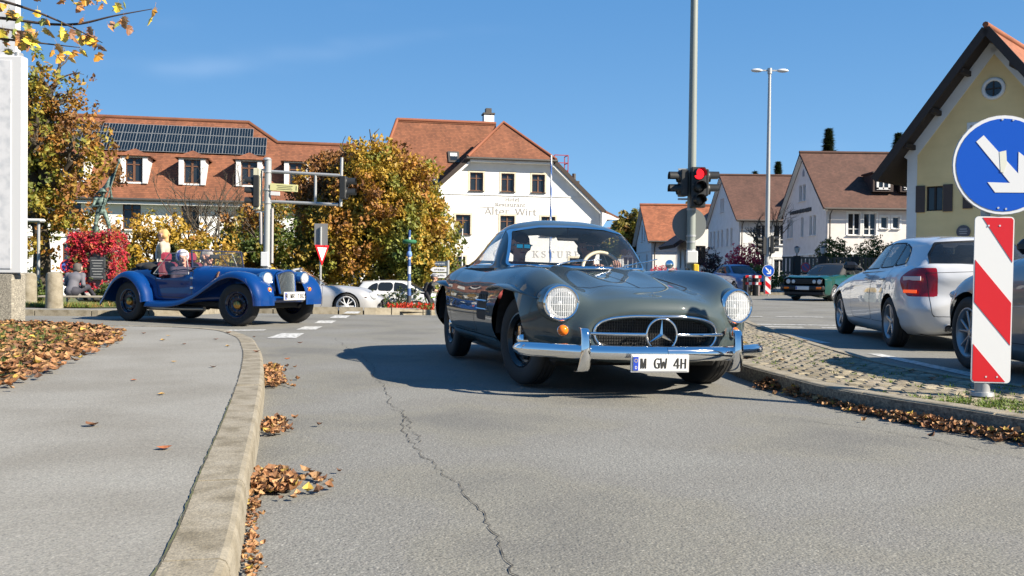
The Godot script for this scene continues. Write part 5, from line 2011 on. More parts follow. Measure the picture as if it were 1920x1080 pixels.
func silver_cabriolet(at: Vector3, turn: float) -> void:
	var car := thing("silver_cabriolet", "silver open sports car with white star wheels behind the blue roadster", "car", at, turn)
	var body := paint(0.5, 0.5, 0.5, 0.3, 0.35)
	var net := [
		row(-0.94, [[0, 0.50], [0.25, 0.5], [0.42, 0.49, 0.03], [0.5, 0.45, 0.06], [0.52, 0.4, 0.07], [0.5, 0.33, 0.06], [0.4, 0.27, 0.03], [0, 0.25]]),
		row(-0.90, [[0, 0.56], [0.28, 0.56, 0.02], [0.5, 0.56, 0.08], [0.66, 0.53, 0.17], [0.72, 0.45, 0.22], [0.72, 0.33, 0.22], [0.6, 0.22, 0.12], [0, 0.2]]),
		row(-0.5, [[0, 0.65], [0.3, 0.65], [0.5, 0.685], [0.68, 0.725], [0.82, 0.62], [0.85, 0.42], [0.78, 0.2], [0, 0.18]]),
		row(0.0, [[0, 0.74], [0.32, 0.74], [0.52, 0.77], [0.70, 0.815], [0.855, 0.70], [0.885, 0.45], [0.82, 0.18], [0, 0.17]]),
		row(0.7, [[0, 0.86], [0.36, 0.86], [0.58, 0.86], [0.73, 0.85], [0.855, 0.72], [0.88, 0.45], [0.82, 0.18], [0, 0.17]]),
		row(1.4, [[0, 0.90], [0.38, 0.90], [0.62, 0.895], [0.76, 0.87], [0.86, 0.73], [0.88, 0.45], [0.82, 0.18], [0, 0.17]]),
		row(2.2, [[0, 0.95], [0.38, 0.95], [0.62, 0.94], [0.77, 0.89], [0.89, 0.74], [0.91, 0.45], [0.84, 0.18], [0, 0.17]]),
		row(2.8, [[0, 0.92], [0.36, 0.92], [0.58, 0.91], [0.73, 0.85], [0.86, 0.70], [0.88, 0.45], [0.8, 0.22], [0, 0.2]]),
		row(3.35, [[0, 0.72], [0.34, 0.72], [0.52, 0.7], [0.64, 0.66], [0.74, 0.56], [0.76, 0.42], [0.68, 0.28], [0, 0.26]]),
		row(3.45, [[0, 0.5], [0.1, 0.5], [0.2, 0.49], [0.24, 0.47], [0.25, 0.45], [0.24, 0.42], [0.2, 0.4], [0, 0.4]]),
	]
	var regs := [opening(0, [Vector2(0, 0.325)], 0.365, 0.5, 9), opening(0, [Vector2(2.35, 0.33)], 0.37, 0.5, 9), opening(2, [Vector2(0, 0.95), Vector2(0.56, 1.05), Vector2(0.62, 1.3), Vector2(0.62, 2.0), Vector2(0, 2.1)], 0.03, 0.7, 9),
		opening(0, [Vector2(0.62, 0.28), Vector2(1.75, 0.28), Vector2(1.72, 0.9), Vector2(0.62, 0.87)], 0.0, 0.6, 9, false, 0.004, 0.004, 0.0015)]
	var s := shell(capped(net), 5, 5, regs, 0.5)
	part(car, "body", s["body"], body)
	part(car, "door_seam", s.band[3], M.black)
	var base := curve([Vector3(-0.70, 0.86, 0.95), Vector3(-0.4, 0.885, 0.68), Vector3(0, 0.89, 0.6), Vector3(0.4, 0.885, 0.68), Vector3(0.70, 0.86, 0.95)], 4)
	var top := curve([Vector3(-0.52, 1.25, 1.45), Vector3(-0.3, 1.28, 1.33), Vector3(0, 1.29, 1.30), Vector3(0.3, 1.28, 1.33), Vector3(0.52, 1.25, 1.45)], 4)
	var m := MB.new()
	m.sheet([base, top], false)
	part(car, "windscreen", m, M.clear)
	m = MB.new()
	m.tube([base[0]] + top + [base[base.size() - 1]], 0.03, 8)
	part(car, "windscreen_frame", m, body)
	for sd in [-1.0, 1.0]:
		m = MB.new()
		m.box(Vector3(sd * 0.90, 0.93, 1.12), Vector3(0.2, 0.12, 0.1), 0.045)
		part(car, "door_mirror", m, body)
		m = MB.new()
		m.xf = Transform3D(Basis(Vector3.RIGHT, 0.25), Vector3(sd * 0.34, 0.86, 1.95))
		m.box(Vector3.ZERO, Vector3(0.44, 0.62, 0.14), 0.05)
		m.box(Vector3(0, 0.36, 0), Vector3(0.26, 0.2, 0.1), 0.04)
		part(car, "seat", m, mat(0.02, 0.02, 0.02, 0.6))
		m = MB.new()
		m.ball(Vector3(sd * 0.62, 0.575, -0.66), Vector3(0.13, 0.11, 0.14), 8, 14)
		part(car, "headlight", m, M.lamp_white)
		m = MB.new()
		m.box(Vector3(sd * 0.845, 0.56, -0.50), Vector3(0.02, 0.03, 0.10), 0.008)
		part(car, "side_marker", m, mat(0.1, 0.03, 0.01, 0.3))
		wheel_well(car, Vector3(sd * 0.86, 0.325, 0.0), 0.375, 0.4)
		wheel_well(car, Vector3(sd * 0.88, 0.33, 2.35), 0.38, 0.4)
		wheel(car, Vector3(sd * 0.77, 0.325, 0.0), sd, 0.0, 0.325, 0.25, 0.22, "twin-5", mat(0.75, 0.75, 0.75, 0.3), mat(0.75, 0.75, 0.75, 0.3))
		wheel(car, Vector3(sd * 0.78, 0.33, 2.35), sd, 0.0, 0.325, 0.25, 0.26, "twin-5", mat(0.75, 0.75, 0.75, 0.3), mat(0.75, 0.75, 0.75, 0.3))
		m = MB.new()
		m.box(Vector3(sd * 0.52, 0.36, -0.88), Vector3(0.26, 0.12, 0.06), 0.03)
		part(car, "air_intake", m, M.black)
	m = MB.new()
	m.ball(Vector3(0, 0.95, 2.35), Vector3(0.6, 0.12, 0.3), 8, 16)
	part(car, "folded_hood", m, mat(0.012, 0.012, 0.013, 0.85))
	m = MB.new()
	m.box(Vector3(0, 0.5, 1.6), Vector3(1.3, 0.04, 1.2))
	m.box(Vector3(0, 0.84, 1.0), Vector3(1.3, 0.14, 0.2), 0.05)
	m.box(Vector3(0, 0.22, 1.2), Vector3(1.4, 0.1, 3.6), 0.03)
	part(car, "cabin_lining", m, mat(0.014, 0.014, 0.015, 0.8))

func green_saloon(at: Vector3, turn: float) -> void:
	var car := thing("boxy_car", "dark green boxy older car with four round headlights waiting behind the white hatchback", "car", at, turn)
	var body := paint(0.006, 0.06, 0.05, 0.35)
	var net := [
		row(-0.74, [[0, 0.84], [0.4, 0.84], [0.70, 0.835], [0.77, 0.80], [0.79, 0.65], [0.80, 0.45], [0.78, 0.28], [0, 0.26]]),
		row(-0.70, [[0, 0.86], [0.4, 0.86], [0.72, 0.852], [0.80, 0.80], [0.815, 0.65], [0.815, 0.45], [0.78, 0.26], [0, 0.24]]),
		row(0.0, [[0, 0.91], [0.4, 0.91], [0.72, 0.90], [0.80, 0.84], [0.825, 0.66], [0.825, 0.45], [0.78, 0.24], [0, 0.22]]),
		row(0.6, [[0, 0.95], [0.4, 0.95], [0.74, 0.94], [0.81, 0.86], [0.83, 0.66], [0.825, 0.45], [0.78, 0.24], [0, 0.22]]),
		row(2.4, [[0, 0.98], [0.4, 0.98], [0.74, 0.97], [0.81, 0.88], [0.83, 0.66], [0.825, 0.45], [0.78, 0.24], [0, 0.22]]),
		row(3.1, [[0, 0.97], [0.4, 0.97], [0.70, 0.96], [0.77, 0.88], [0.79, 0.66], [0.79, 0.45], [0.75, 0.28], [0, 0.26]]),
		row(3.16, [[0, 0.7], [0.1, 0.7], [0.2, 0.69], [0.3, 0.66], [0.3, 0.6], [0.3, 0.5], [0.2, 0.45], [0, 0.45]]),
	]
	var s := shell(capped(net), 4, 4, [opening(0, [Vector2(0, 0.3)], 0.34, 0.5, 9), opening(0, [Vector2(2.4, 0.3)], 0.34, 0.5, 9)], 0.6)
	part(car, "body", s["body"], body)
	var cab := [
		row(0, [[0, 0.94, 0.52], [0.4, 0.94, 0.55], [0.66, 0.94, 0.62], [0.71, 0.935, 0.7], [0.75, 0.92, 0.8]]),
		row(0, [[0, 1.15, 0.85], [0.38, 1.15, 0.88], [0.62, 1.14, 0.94], [0.68, 1.05, 0.97], [0.75, 0.925, 1.0]]),
		row(0, [[0, 1.35, 1.2], [0.36, 1.34, 1.22], [0.57, 1.31, 1.28], [0.65, 1.14, 1.3], [0.755, 0.93, 1.3]]),
		row(1.8, [[0, 1.39], [0.36, 1.38], [0.58, 1.34], [0.66, 1.15], [0.76, 0.94]]),
		row(2.4, [[0, 1.37], [0.36, 1.36], [0.57, 1.32], [0.65, 1.14], [0.76, 0.945]]),
		row(0, [[0, 1.3, 2.75], [0.36, 1.29, 2.73], [0.55, 1.26, 2.7], [0.63, 1.12, 2.7], [0.74, 0.95, 2.72]]),
		row(0, [[0, 0.96, 3.05], [0.4, 0.96, 3.04], [0.6, 0.955, 3.0], [0.66, 0.95, 2.98], [0.7, 0.945, 2.96]]),
	]
	var win := [opening(1, [Vector2(-0.3, 0.975), Vector2(0.62, 0.975), Vector2(0.535, 1.28), Vector2(-0.3, 1.32)], 0.02, 0.3, 1.3), opening(0, [Vector2(1.0, 0.97), Vector2(1.7, 0.98), Vector2(1.7, 1.27), Vector2(1.36, 1.27)], 0.02, 0.5, 9), opening(0, [Vector2(1.78, 0.98), Vector2(2.5, 0.99), Vector2(2.4, 1.26), Vector2(1.78, 1.27)], 0.02, 0.5, 9)]
	var k := shell(cab, 4, 5, win, 1.0)
	part(car, "soft_top", k["body"], mat(0.014, 0.014, 0.015, 0.7))
	for i in 3:
		part(car, ["windscreen", "front_window", "rear_side_window"][i], k["in"][i], M.dark_glass)
	var m := MB.new()
	m.box(Vector3(0, 0.70, -0.745), Vector3(1.42, 0.2, 0.05), 0.02)
	part(car, "grille", m, M.black)
	m = MB.new()
	for i in 5:
		m.bar(Vector3(-0.68, 0.63 + 0.035 * i, -0.775), Vector3(0.68, 0.63 + 0.035 * i, -0.775), 0.01, 0.01)
	part(car, "grille_slats", m, mat(0.02, 0.02, 0.02, 0.4))
	m = MB.new()
	m.box(Vector3(0, 0.47, -0.80), Vector3(1.62, 0.17, 0.14), 0.05)
	m.box(Vector3(0, 0.28, -0.72), Vector3(1.56, 0.16, 0.12), 0.04)
	part(car, "front_bumper", m, mat(0.014, 0.014, 0.015, 0.6))
	plate(car, Transform3D(Basis(Vector3.UP, PI), Vector3(0, 0.47, -0.88)), 0.5, 0.11, "")
	for sd in [-1.0, 1.0]:
		lamp(car, "headlight", Vector3(sd * 0.60, 0.70, -0.775), 0.085, Vector3(0, 0, -1), M.black_gloss, M.lamp_white, 0.03, 0.02)
		lamp(car, "inner_headlight", Vector3(sd * 0.40, 0.70, -0.775), 0.07, Vector3(0, 0, -1), M.black_gloss, M.lamp_white, 0.03, 0.02)
		m = MB.new()
		m.box(Vector3(sd * 0.62, 0.47, -0.875), Vector3(0.2, 0.07, 0.02), 0.01)
		part(car, "indicator_light", m, M.amber)
		m = MB.new()
		m.box(Vector3(sd * 0.86, 1.0, 0.95), Vector3(0.16, 0.1, 0.09), 0.03)
		part(car, "door_mirror", m, M.black)
		wheel_well(car, Vector3(sd * 0.80, 0.3, 0.0), 0.35, 0.4)
		wheel_well(car, Vector3(sd * 0.80, 0.3, 2.4), 0.35, 0.4)
		wheel(car, Vector3(sd * 0.71, 0.3, 0.0), sd, 0.0, 0.3, 0.19, 0.18, "star-8", M.alloy, M.alloy)
		wheel(car, Vector3(sd * 0.71, 0.3, 2.4), sd, 0.0, 0.3, 0.19, 0.18, "star-8", M.alloy, M.alloy)
	m = MB.new()
	m.box(Vector3(0, 0.26, 1.2), Vector3(1.3, 0.1, 3.5), 0.03)
	part(car, "underbody", m, M.black)


# ------------------------------------------------------------------ buildings
func frame_of(o: Vector3, u: Vector3) -> Transform3D:
	u = u.normalized()
	return Transform3D(Basis(u, Vector3.UP, u.cross(Vector3.UP)), o)

# a wall in the xy plane that faces +z, with rectangular openings and their reveals
func wall_panel(m: MB, outline: Array, holes: Array, deep: float) -> void:
	var poly := PackedVector2Array(outline)
	var xs := []
	var ys := []
	for p in outline:
		xs.append(p.x)
		ys.append(p.y)
	var x0: float = xs.min()
	var x1: float = xs.max()
	var y0: float = ys.min()
	var y1: float = ys.max()
	xs = [x0, x1]
	ys = [y0, y1]
	for h in holes:
		xs.append_array([h.position.x, h.end.x])
		ys.append_array([h.position.y, h.end.y])
	xs.sort()
	ys.sort()
	for i in xs.size() - 1:
		for j in ys.size() - 1:
			if xs[i + 1] - xs[i] < 1e-4 or ys[j + 1] - ys[j] < 1e-4:
				continue
			var mid := Vector2((xs[i] + xs[i + 1]) * 0.5, (ys[j] + ys[j + 1]) * 0.5)
			var open := false
			for h in holes:
				if h.has_point(mid):
					open = true
			if open:
				continue
			var cell := PackedVector2Array([Vector2(xs[i], ys[j]), Vector2(xs[i + 1], ys[j]), Vector2(xs[i + 1], ys[j + 1]), Vector2(xs[i], ys[j + 1])])
			for piece in Geometry2D.intersect_polygons(cell, poly):
				m.prism(piece, -0.01, 0.0, false, false)
	for h in holes:
		var a := Vector3(h.position.x, h.position.y, 0)
		var b := Vector3(h.end.x, h.position.y, 0)
		var c := Vector3(h.end.x, h.end.y, 0)
		var d := Vector3(h.position.x, h.end.y, 0)
		var k := Vector3(0, 0, -deep)
		m.quad(a, b, b + k, a + k, Vector3.UP)
		m.quad(c, d, d + k, c + k, Vector3.DOWN)
		m.quad(b, c, c + k, b + k, Vector3.LEFT)
		m.quad(d, a, a + k, d + k, Vector3.RIGHT)

func window_in(up: Node, tf: Transform3D, r: Rect2, deep: float, mf: Material, panes: int, bars: float, trim: Material = null, sill: Material = null, curtain := false) -> void:
	var w := hub(up, "window", tf * Transform3D(Basis(), Vector3(r.get_center().x, r.get_center().y, 0)))
	var hx := r.size.x * 0.5
	var hy := r.size.y * 0.5
	var f := 0.06
	var key := "win %f %f %d %f" % [hx, hy, panes, bars]
	if not M.has(key):
		var m := MB.new()
		m.bar(Vector3(-hx, -hy + f * 0.5, 0), Vector3(hx, -hy + f * 0.5, 0), 0.06, f)
		m.bar(Vector3(-hx, hy - f * 0.5, 0), Vector3(hx, hy - f * 0.5, 0), 0.06, f)
		for i in panes + 1:
			var x := lerpf(-hx + f * 0.5, hx - f * 0.5, float(i) / panes)
			m.bar(Vector3(x, -hy + f, 0), Vector3(x, hy - f, 0), f if i % panes == 0 else f * 1.5, 0.06)
		if bars > 0.0:
			m.bar(Vector3(-hx + f, hy - bars, 0.005), Vector3(hx - f, hy - bars, 0.005), 0.05, f * 0.8)
		var g := MB.new()
		g.quad(Vector3(-hx + f, -hy + f, -0.02), Vector3(hx - f, -hy + f, -0.02), Vector3(hx - f, hy - f, -0.02), Vector3(-hx + f, hy - f, -0.02), Vector3.BACK)
		var cu := MB.new()
		for sx in [-1.0, 1.0]:
			for q in 4:
				var x0: float = sx * (hx - f - q * hx * 0.11)
				cu.bar(Vector3(x0, -hy + f, -0.09 - 0.02 * (q % 2)), Vector3(x0, hy - f, -0.09 - 0.02 * (q % 2)), hx * 0.13, 0.01)
		M[key] = [m.mesh(), g.mesh(), cu.mesh()]
	var k: Array = M[key]
	var back := Transform3D(Basis(), Vector3(0, 0, -deep + 0.03))
	again(w, "frame", k[0], mf, back)
	again(w, "pane", k[1], M.house_glass, back)
	if curtain:
		again(w, "curtain", k[2], mat(0.6, 0.6, 0.57, 0.9), back)
	if trim:
		var m := MB.new()
		var t := 0.14
		m.box(Vector3(0, hy + t * 0.5, 0.01), Vector3(hx * 2 + t * 2, t, 0.03))
		m.box(Vector3(-hx - t * 0.5, 0, 0.01), Vector3(t, hy * 2, 0.03))
		m.box(Vector3(hx + t * 0.5, 0, 0.01), Vector3(t, hy * 2, 0.03))
		part(w, "surround", m, trim)
	if sill:
		var m := MB.new()
		m.box(Vector3(0, -hy - 0.035, 0.03), Vector3(hx * 2 + 0.16, 0.06, 0.2), 0.01)
		part(w, "sill", m, sill)

# a flat roof slope: corners in order along the eave and back along the ridge; uv in metres
func slope(m: MB, pts: Array, thick: float, out: Vector3) -> void:
	var g: Vector3 = (pts[1] - pts[0]).cross(pts[2] - pts[0]).normalized()
	if g.dot(out) < 0:
		g = -g
	var ux: Vector3 = (pts[1] - pts[0]).normalized()
	var uy := g.cross(ux)
	for i in range(1, pts.size() - 1):
		var t := []
		for q in [pts[0], pts[i], pts[i + 1]]:
			var d: Vector3 = q - pts[0]
			t.append(Vector2(d.dot(ux), d.dot(uy)))
		m.raw(pts[0], pts[i], pts[i + 1], g, g, g, t[0], t[1], t[2])
		m.tri(pts[0] - g * thick, pts[i] - g * thick, pts[i + 1] - g * thick, -g)
	var mid := Vector3.ZERO
	for p in pts:
		mid += p
	mid /= pts.size()
	for i in pts.size():
		var a: Vector3 = pts[i]
		var b: Vector3 = pts[(i + 1) % pts.size()]
		m.quad(a, b, b - g * thick, a - g * thick, (a + b) * 0.5 - mid)

func tile_material(r: float, g: float, b: float, sd: int) -> StandardMaterial3D:
	var rg := RandomNumberGenerator.new()
	rg.seed = sd
	var n := 256
	var im := Image.create(n, n, false, Image.FORMAT_RGB8)
	var bm := Image.create(n, n, false, Image.FORMAT_RGB8)
	var tone := []
	for i in 400:
		tone.append(rg.randf_range(0.78, 1.16))
	for y in n:
		var ty := y / 16
		for x in n:
			var tx := (x + (8 if ty % 2 else 0)) / 16 % 16
			var v: float = tone[(ty * 17 + tx * 7) % 400]
			var e := 1.0
			if y % 16 >= 14 or (x + (8 if ty % 2 else 0)) % 16 == 0:
				e = 0.72
			im.set_pixel(x, y, Color(r * v * e, g * v * e, b * v * e).linear_to_srgb())
			var hh := float(y % 16) / 16.0
			bm.set_pixel(x, y, Color(hh, hh, hh))
	var m := StandardMaterial3D.new()
	m.albedo_texture = ImageTexture.create_from_image(im)
	m.roughness = 0.85
	m.uv1_scale = Vector3(0.36, 0.36, 1)
	m.heightmap_enabled = true
	m.heightmap_texture = ImageTexture.create_from_image(bm)
	m.heightmap_scale = 3.0
	stained(m, M.weather, 11.0)
	return m

func town_materials() -> void:
	M.weather = noise_tex(512, 0.012, 33, [[0.2, Color(0.84, 0.83, 0.82)], [0.5, Color(0.95, 0.945, 0.94)], [0.85, Color(1, 1, 1)]])
	M.plaster_stain = noise_tex(512, 0.015, 34, [[0.15, Color(0.96, 0.955, 0.95)], [0.5, Color(0.985, 0.985, 0.98)], [0.85, Color(1, 1, 1)]])
	M.tiles = tile_material(0.205, 0.076, 0.036, 4)
	M.brown_tiles = tile_material(0.105, 0.05, 0.035, 5)
	M.orange_tiles = tile_material(0.29, 0.10, 0.045, 6)
	M.house_glass = mat(0.02, 0.026, 0.034, 0.04)
	M.wood = mat(0.16, 0.07, 0.035, 0.6)
	M.dark_wood = mat(0.035, 0.022, 0.016, 0.7)
	M.white_paint = mat(0.75, 0.75, 0.74, 0.5)
	M.zinc = mat(0.1, 0.09, 0.08, 0.5, 0.4)
	M.steel = mat(0.36, 0.37, 0.36, 0.5, 0.35)
	for q in [["plaster", 0.88, 0.88, 0.86], ["cream", 0.72, 0.66, 0.5], ["pink_plaster", 0.8, 0.75, 0.72], ["yellow_plaster", 1.0, 0.74, 0.36]]:
		var m := (mat(q[1], q[2], q[3], 0.9) as StandardMaterial3D).duplicate() as StandardMaterial3D
		stained(m, M.plaster_stain, 6.0)
		M[q[0]] = m

func wall_box(m: MB, tf: Transform3D, w: float, d: float, h: float) -> void:
	# the three walls that are not the panel: back and two sides (local x 0..w, z 0..-d)
	m.xf = tf
	m.quad(Vector3(0, 0, -d), Vector3(w, 0, -d), Vector3(w, h, -d), Vector3(0, h, -d), Vector3.FORWARD)
	m.quad(Vector3(0, 0, 0), Vector3(0, 0, -d), Vector3(0, h, -d), Vector3(0, h, 0), Vector3.LEFT)
	m.quad(Vector3(w, 0, 0), Vector3(w, 0, -d), Vector3(w, h, -d), Vector3(w, h, 0), Vector3.RIGHT)
	m.xf = Transform3D()

func long_house() -> void:
	var b := thing("long_house", "long white house with solar panels and white dormers in a red tiled roof", "building", Vector3(-19.2, 0, -55.0), 0.0)
	b.transform = frame_of(b.position, Vector3(0.98, 0, -0.2))
	var holes := []
	for s in [-6.3, -3.05, 0.2, 3.45, 6.7]:
		holes.append(Rect2(s - 0.5, 3.2, 1.0, 1.65))
		holes.append(Rect2(s - 0.5, 0.7, 1.0, 1.6))
	var m := MB.new()
	wall_panel(m, [Vector2(-12, -1.3), Vector2(9.5, -1.3), Vector2(9.5, 5.5), Vector2(-12, 5.5)], holes, 0.18)
	wall_box(m, Transform3D(Basis(), Vector3(-12, -1.3, 0)), 21.5, 11.0, 6.8)
	part(b, "wall", m, M.plaster)
	for h in holes:
		window_in(b, Transform3D(), h, 0.18, M.wood, 2, 0.5, null, M.plaster, true)
	m = MB.new()
	m.box(Vector3(-1.25, 2.75, 0.04), Vector3(21.5, 0.12, 0.08), 0.02)
	part(b, "cornice", m, M.plaster)
	var at := func(s: float, h: float, lift := 0.0) -> Vector3: return Vector3(s, h, 0.55 - (h - 5.0) * 1.08 + lift)
	var back := func(s: float, h: float) -> Vector3: return Vector3(s, h, -11.55 + (h - 5.0) * 1.08)
	m = MB.new()
	slope(m, [at.call(-12.4, 4.95), at.call(9.9, 4.95), at.call(9.9, 9.0), at.call(5.0, 9.0), at.call(3.1, 10.45), at.call(-12.4, 10.45)], 0.16, Vector3(0, 1, 1))
	slope(m, [back.call(-12.4, 4.95), back.call(9.9, 4.95), back.call(9.9, 9.0), back.call(5.0, 9.0), back.call(3.1, 10.45), back.call(-12.4, 10.45)], 0.16, Vector3(0, 1, -1))
	m.quad(at.call(3.1, 10.45), at.call(5.0, 9.0), back.call(5.0, 9.0), back.call(3.1, 10.45), Vector3(1, 1, 0))
	m.quad(at.call(5.0, 9.0), at.call(9.9, 9.0), back.call(9.9, 9.0), back.call(5.0, 9.0), Vector3(0, 1, 0))
	m.quad(at.call(9.9, 4.95), at.call(9.9, 9.0), back.call(9.9, 9.0), back.call(9.9, 4.95), Vector3(1, 0, 0))
	var roof := part(b, "roof", m, M.tiles)
	m = MB.new()
	m.tube([at.call(-12.4, 10.5), at.call(3.1, 10.5), at.call(5.0, 9.06), at.call(9.9, 9.06)], 0.14, 8)
	part(roof, "ridge_tiles", m, M.tiles)
	m = MB.new()
	m.tube([Vector3(-12.4, 4.9, 0.66), Vector3(9.9, 4.9, 0.66)], 0.09, 8)
	part(b, "gutter", m, M.zinc)
	m = MB.new()
	m.box(Vector3(-1.25, 4.72, 0.28), Vector3(22, 0.16, 0.56))
	part(b, "eaves_board", m, M.white_paint)
	# solar panels, each its own piece, on the slope
	var pm := MB.new()
	pm.tint(Color(0.006, 0.008, 0.014))
	pm.box(Vector3(0, 0, 0), Vector3(0.84, 0.92, 0.04))
	pm.tint(Color(0.16, 0.17, 0.18))
	for i in 6:
		pm.box(Vector3(-0.42 + 0.168 * i, 0, 0.021), Vector3(0.022, 0.92, 0.006))
	for y in [-0.45, 0.45]:
		pm.box(Vector3(0, y, 0.021), Vector3(0.84, 0.03, 0.008))
	var pmesh := pm.mesh()
	var pmat := StandardMaterial3D.new()
	pmat.vertex_color_use_as_albedo = true
	pmat.roughness = 0.3
	var n := Vector3(0, 1.08, 1.0).normalized()
	var up := Vector3(0, 1.0, -1.08).normalized()
	var bs := Basis(Vector3.RIGHT, up, n)
	for r in 3:
		for c in 14:
			var s := 3.9 - 0.87 * c - (0.87 if r == 2 else 0.0)
			var p: Vector3 = at.call(s, 8.0)
			again(roof, "solar_panel", pmesh, pmat, Transform3D(bs, p + up * (0.47 + 0.95 * r) + n * 0.1))
	# dormers
	for s in [-6.25, -3.0, 0.25, 3.5, 6.3]:
		var d := hub(b, "dormer", Transform3D(Basis(), Vector3(s, 5.9, -0.35)))
		m = MB.new()
		wall_panel(m, [Vector2(-0.75, 0), Vector2(0.75, 0), Vector2(0.75, 1.65), Vector2(-0.75, 1.65)], [Rect2(-0.46, 0.1, 0.92, 1.42)], 0.12)
		m.quad(Vector3(-0.75, 0, 0), Vector3(-0.75, 1.65, 0), Vector3(-0.75, 1.65, -2.2), Vector3(-0.75, 0, 0.0) + Vector3(0, 0, -0.4), Vector3.LEFT)
		m.quad(Vector3(0.75, 0, 0), Vector3(0.75, 1.65, 0), Vector3(0.75, 1.65, -2.2), Vector3(0.75, 0, 0.0) + Vector3(0, 0, -0.4), Vector3.RIGHT)
		m.box(Vector3(-0.62, 0.82, 0.04), Vector3(0.27, 1.62, 0.08), 0.01)
		m.box(Vector3(0.62, 0.82, 0.04), Vector3(0.27, 1.62, 0.08), 0.01)
		part(d, "front", m, M.white_paint)
		m = MB.new()
		var A := Vector3(-0.98, 1.62, 0.22)
		var B := Vector3(0.98, 1.62, 0.22)
		var T := Vector3(0, 2.1, -0.35)
		var E := Vector3(0, 2.1, -2.4)
		slope(m, [A, B, T], 0.06, Vector3(0, 1, 1))
		slope(m, [A, T, E, Vector3(-0.98, 1.62, -1.9)], 0.06, Vector3(-1, 1, 0))
		slope(m, [B, T, E, Vector3(0.98, 1.62, -1.9)], 0.06, Vector3(1, 1, 0))
		part(d, "dormer_roof", m, M.tiles)
		m = MB.new()
		for x in [-0.43, -0.03, 0.03, 0.43]:
			m.bar(Vector3(x, 0.1, -0.09), Vector3(x, 1.52, -0.09), 0.06, 0.05)
		for y in [0.13, 1.12, 1.49]:
			m.bar(Vector3(-0.46, y, -0.09), Vector3(0.46, y, -0.09), 0.05, 0.06)
		part(d, "frame", m, M.wood)
		m = MB.new()
		m.quad(Vector3(-0.46, 0.1, -0.115), Vector3(0.46, 0.1, -0.115), Vector3(0.46, 1.52, -0.115), Vector3(-0.46, 1.52, -0.115), Vector3.BACK)
		part(d, "pane", m, M.house_glass)

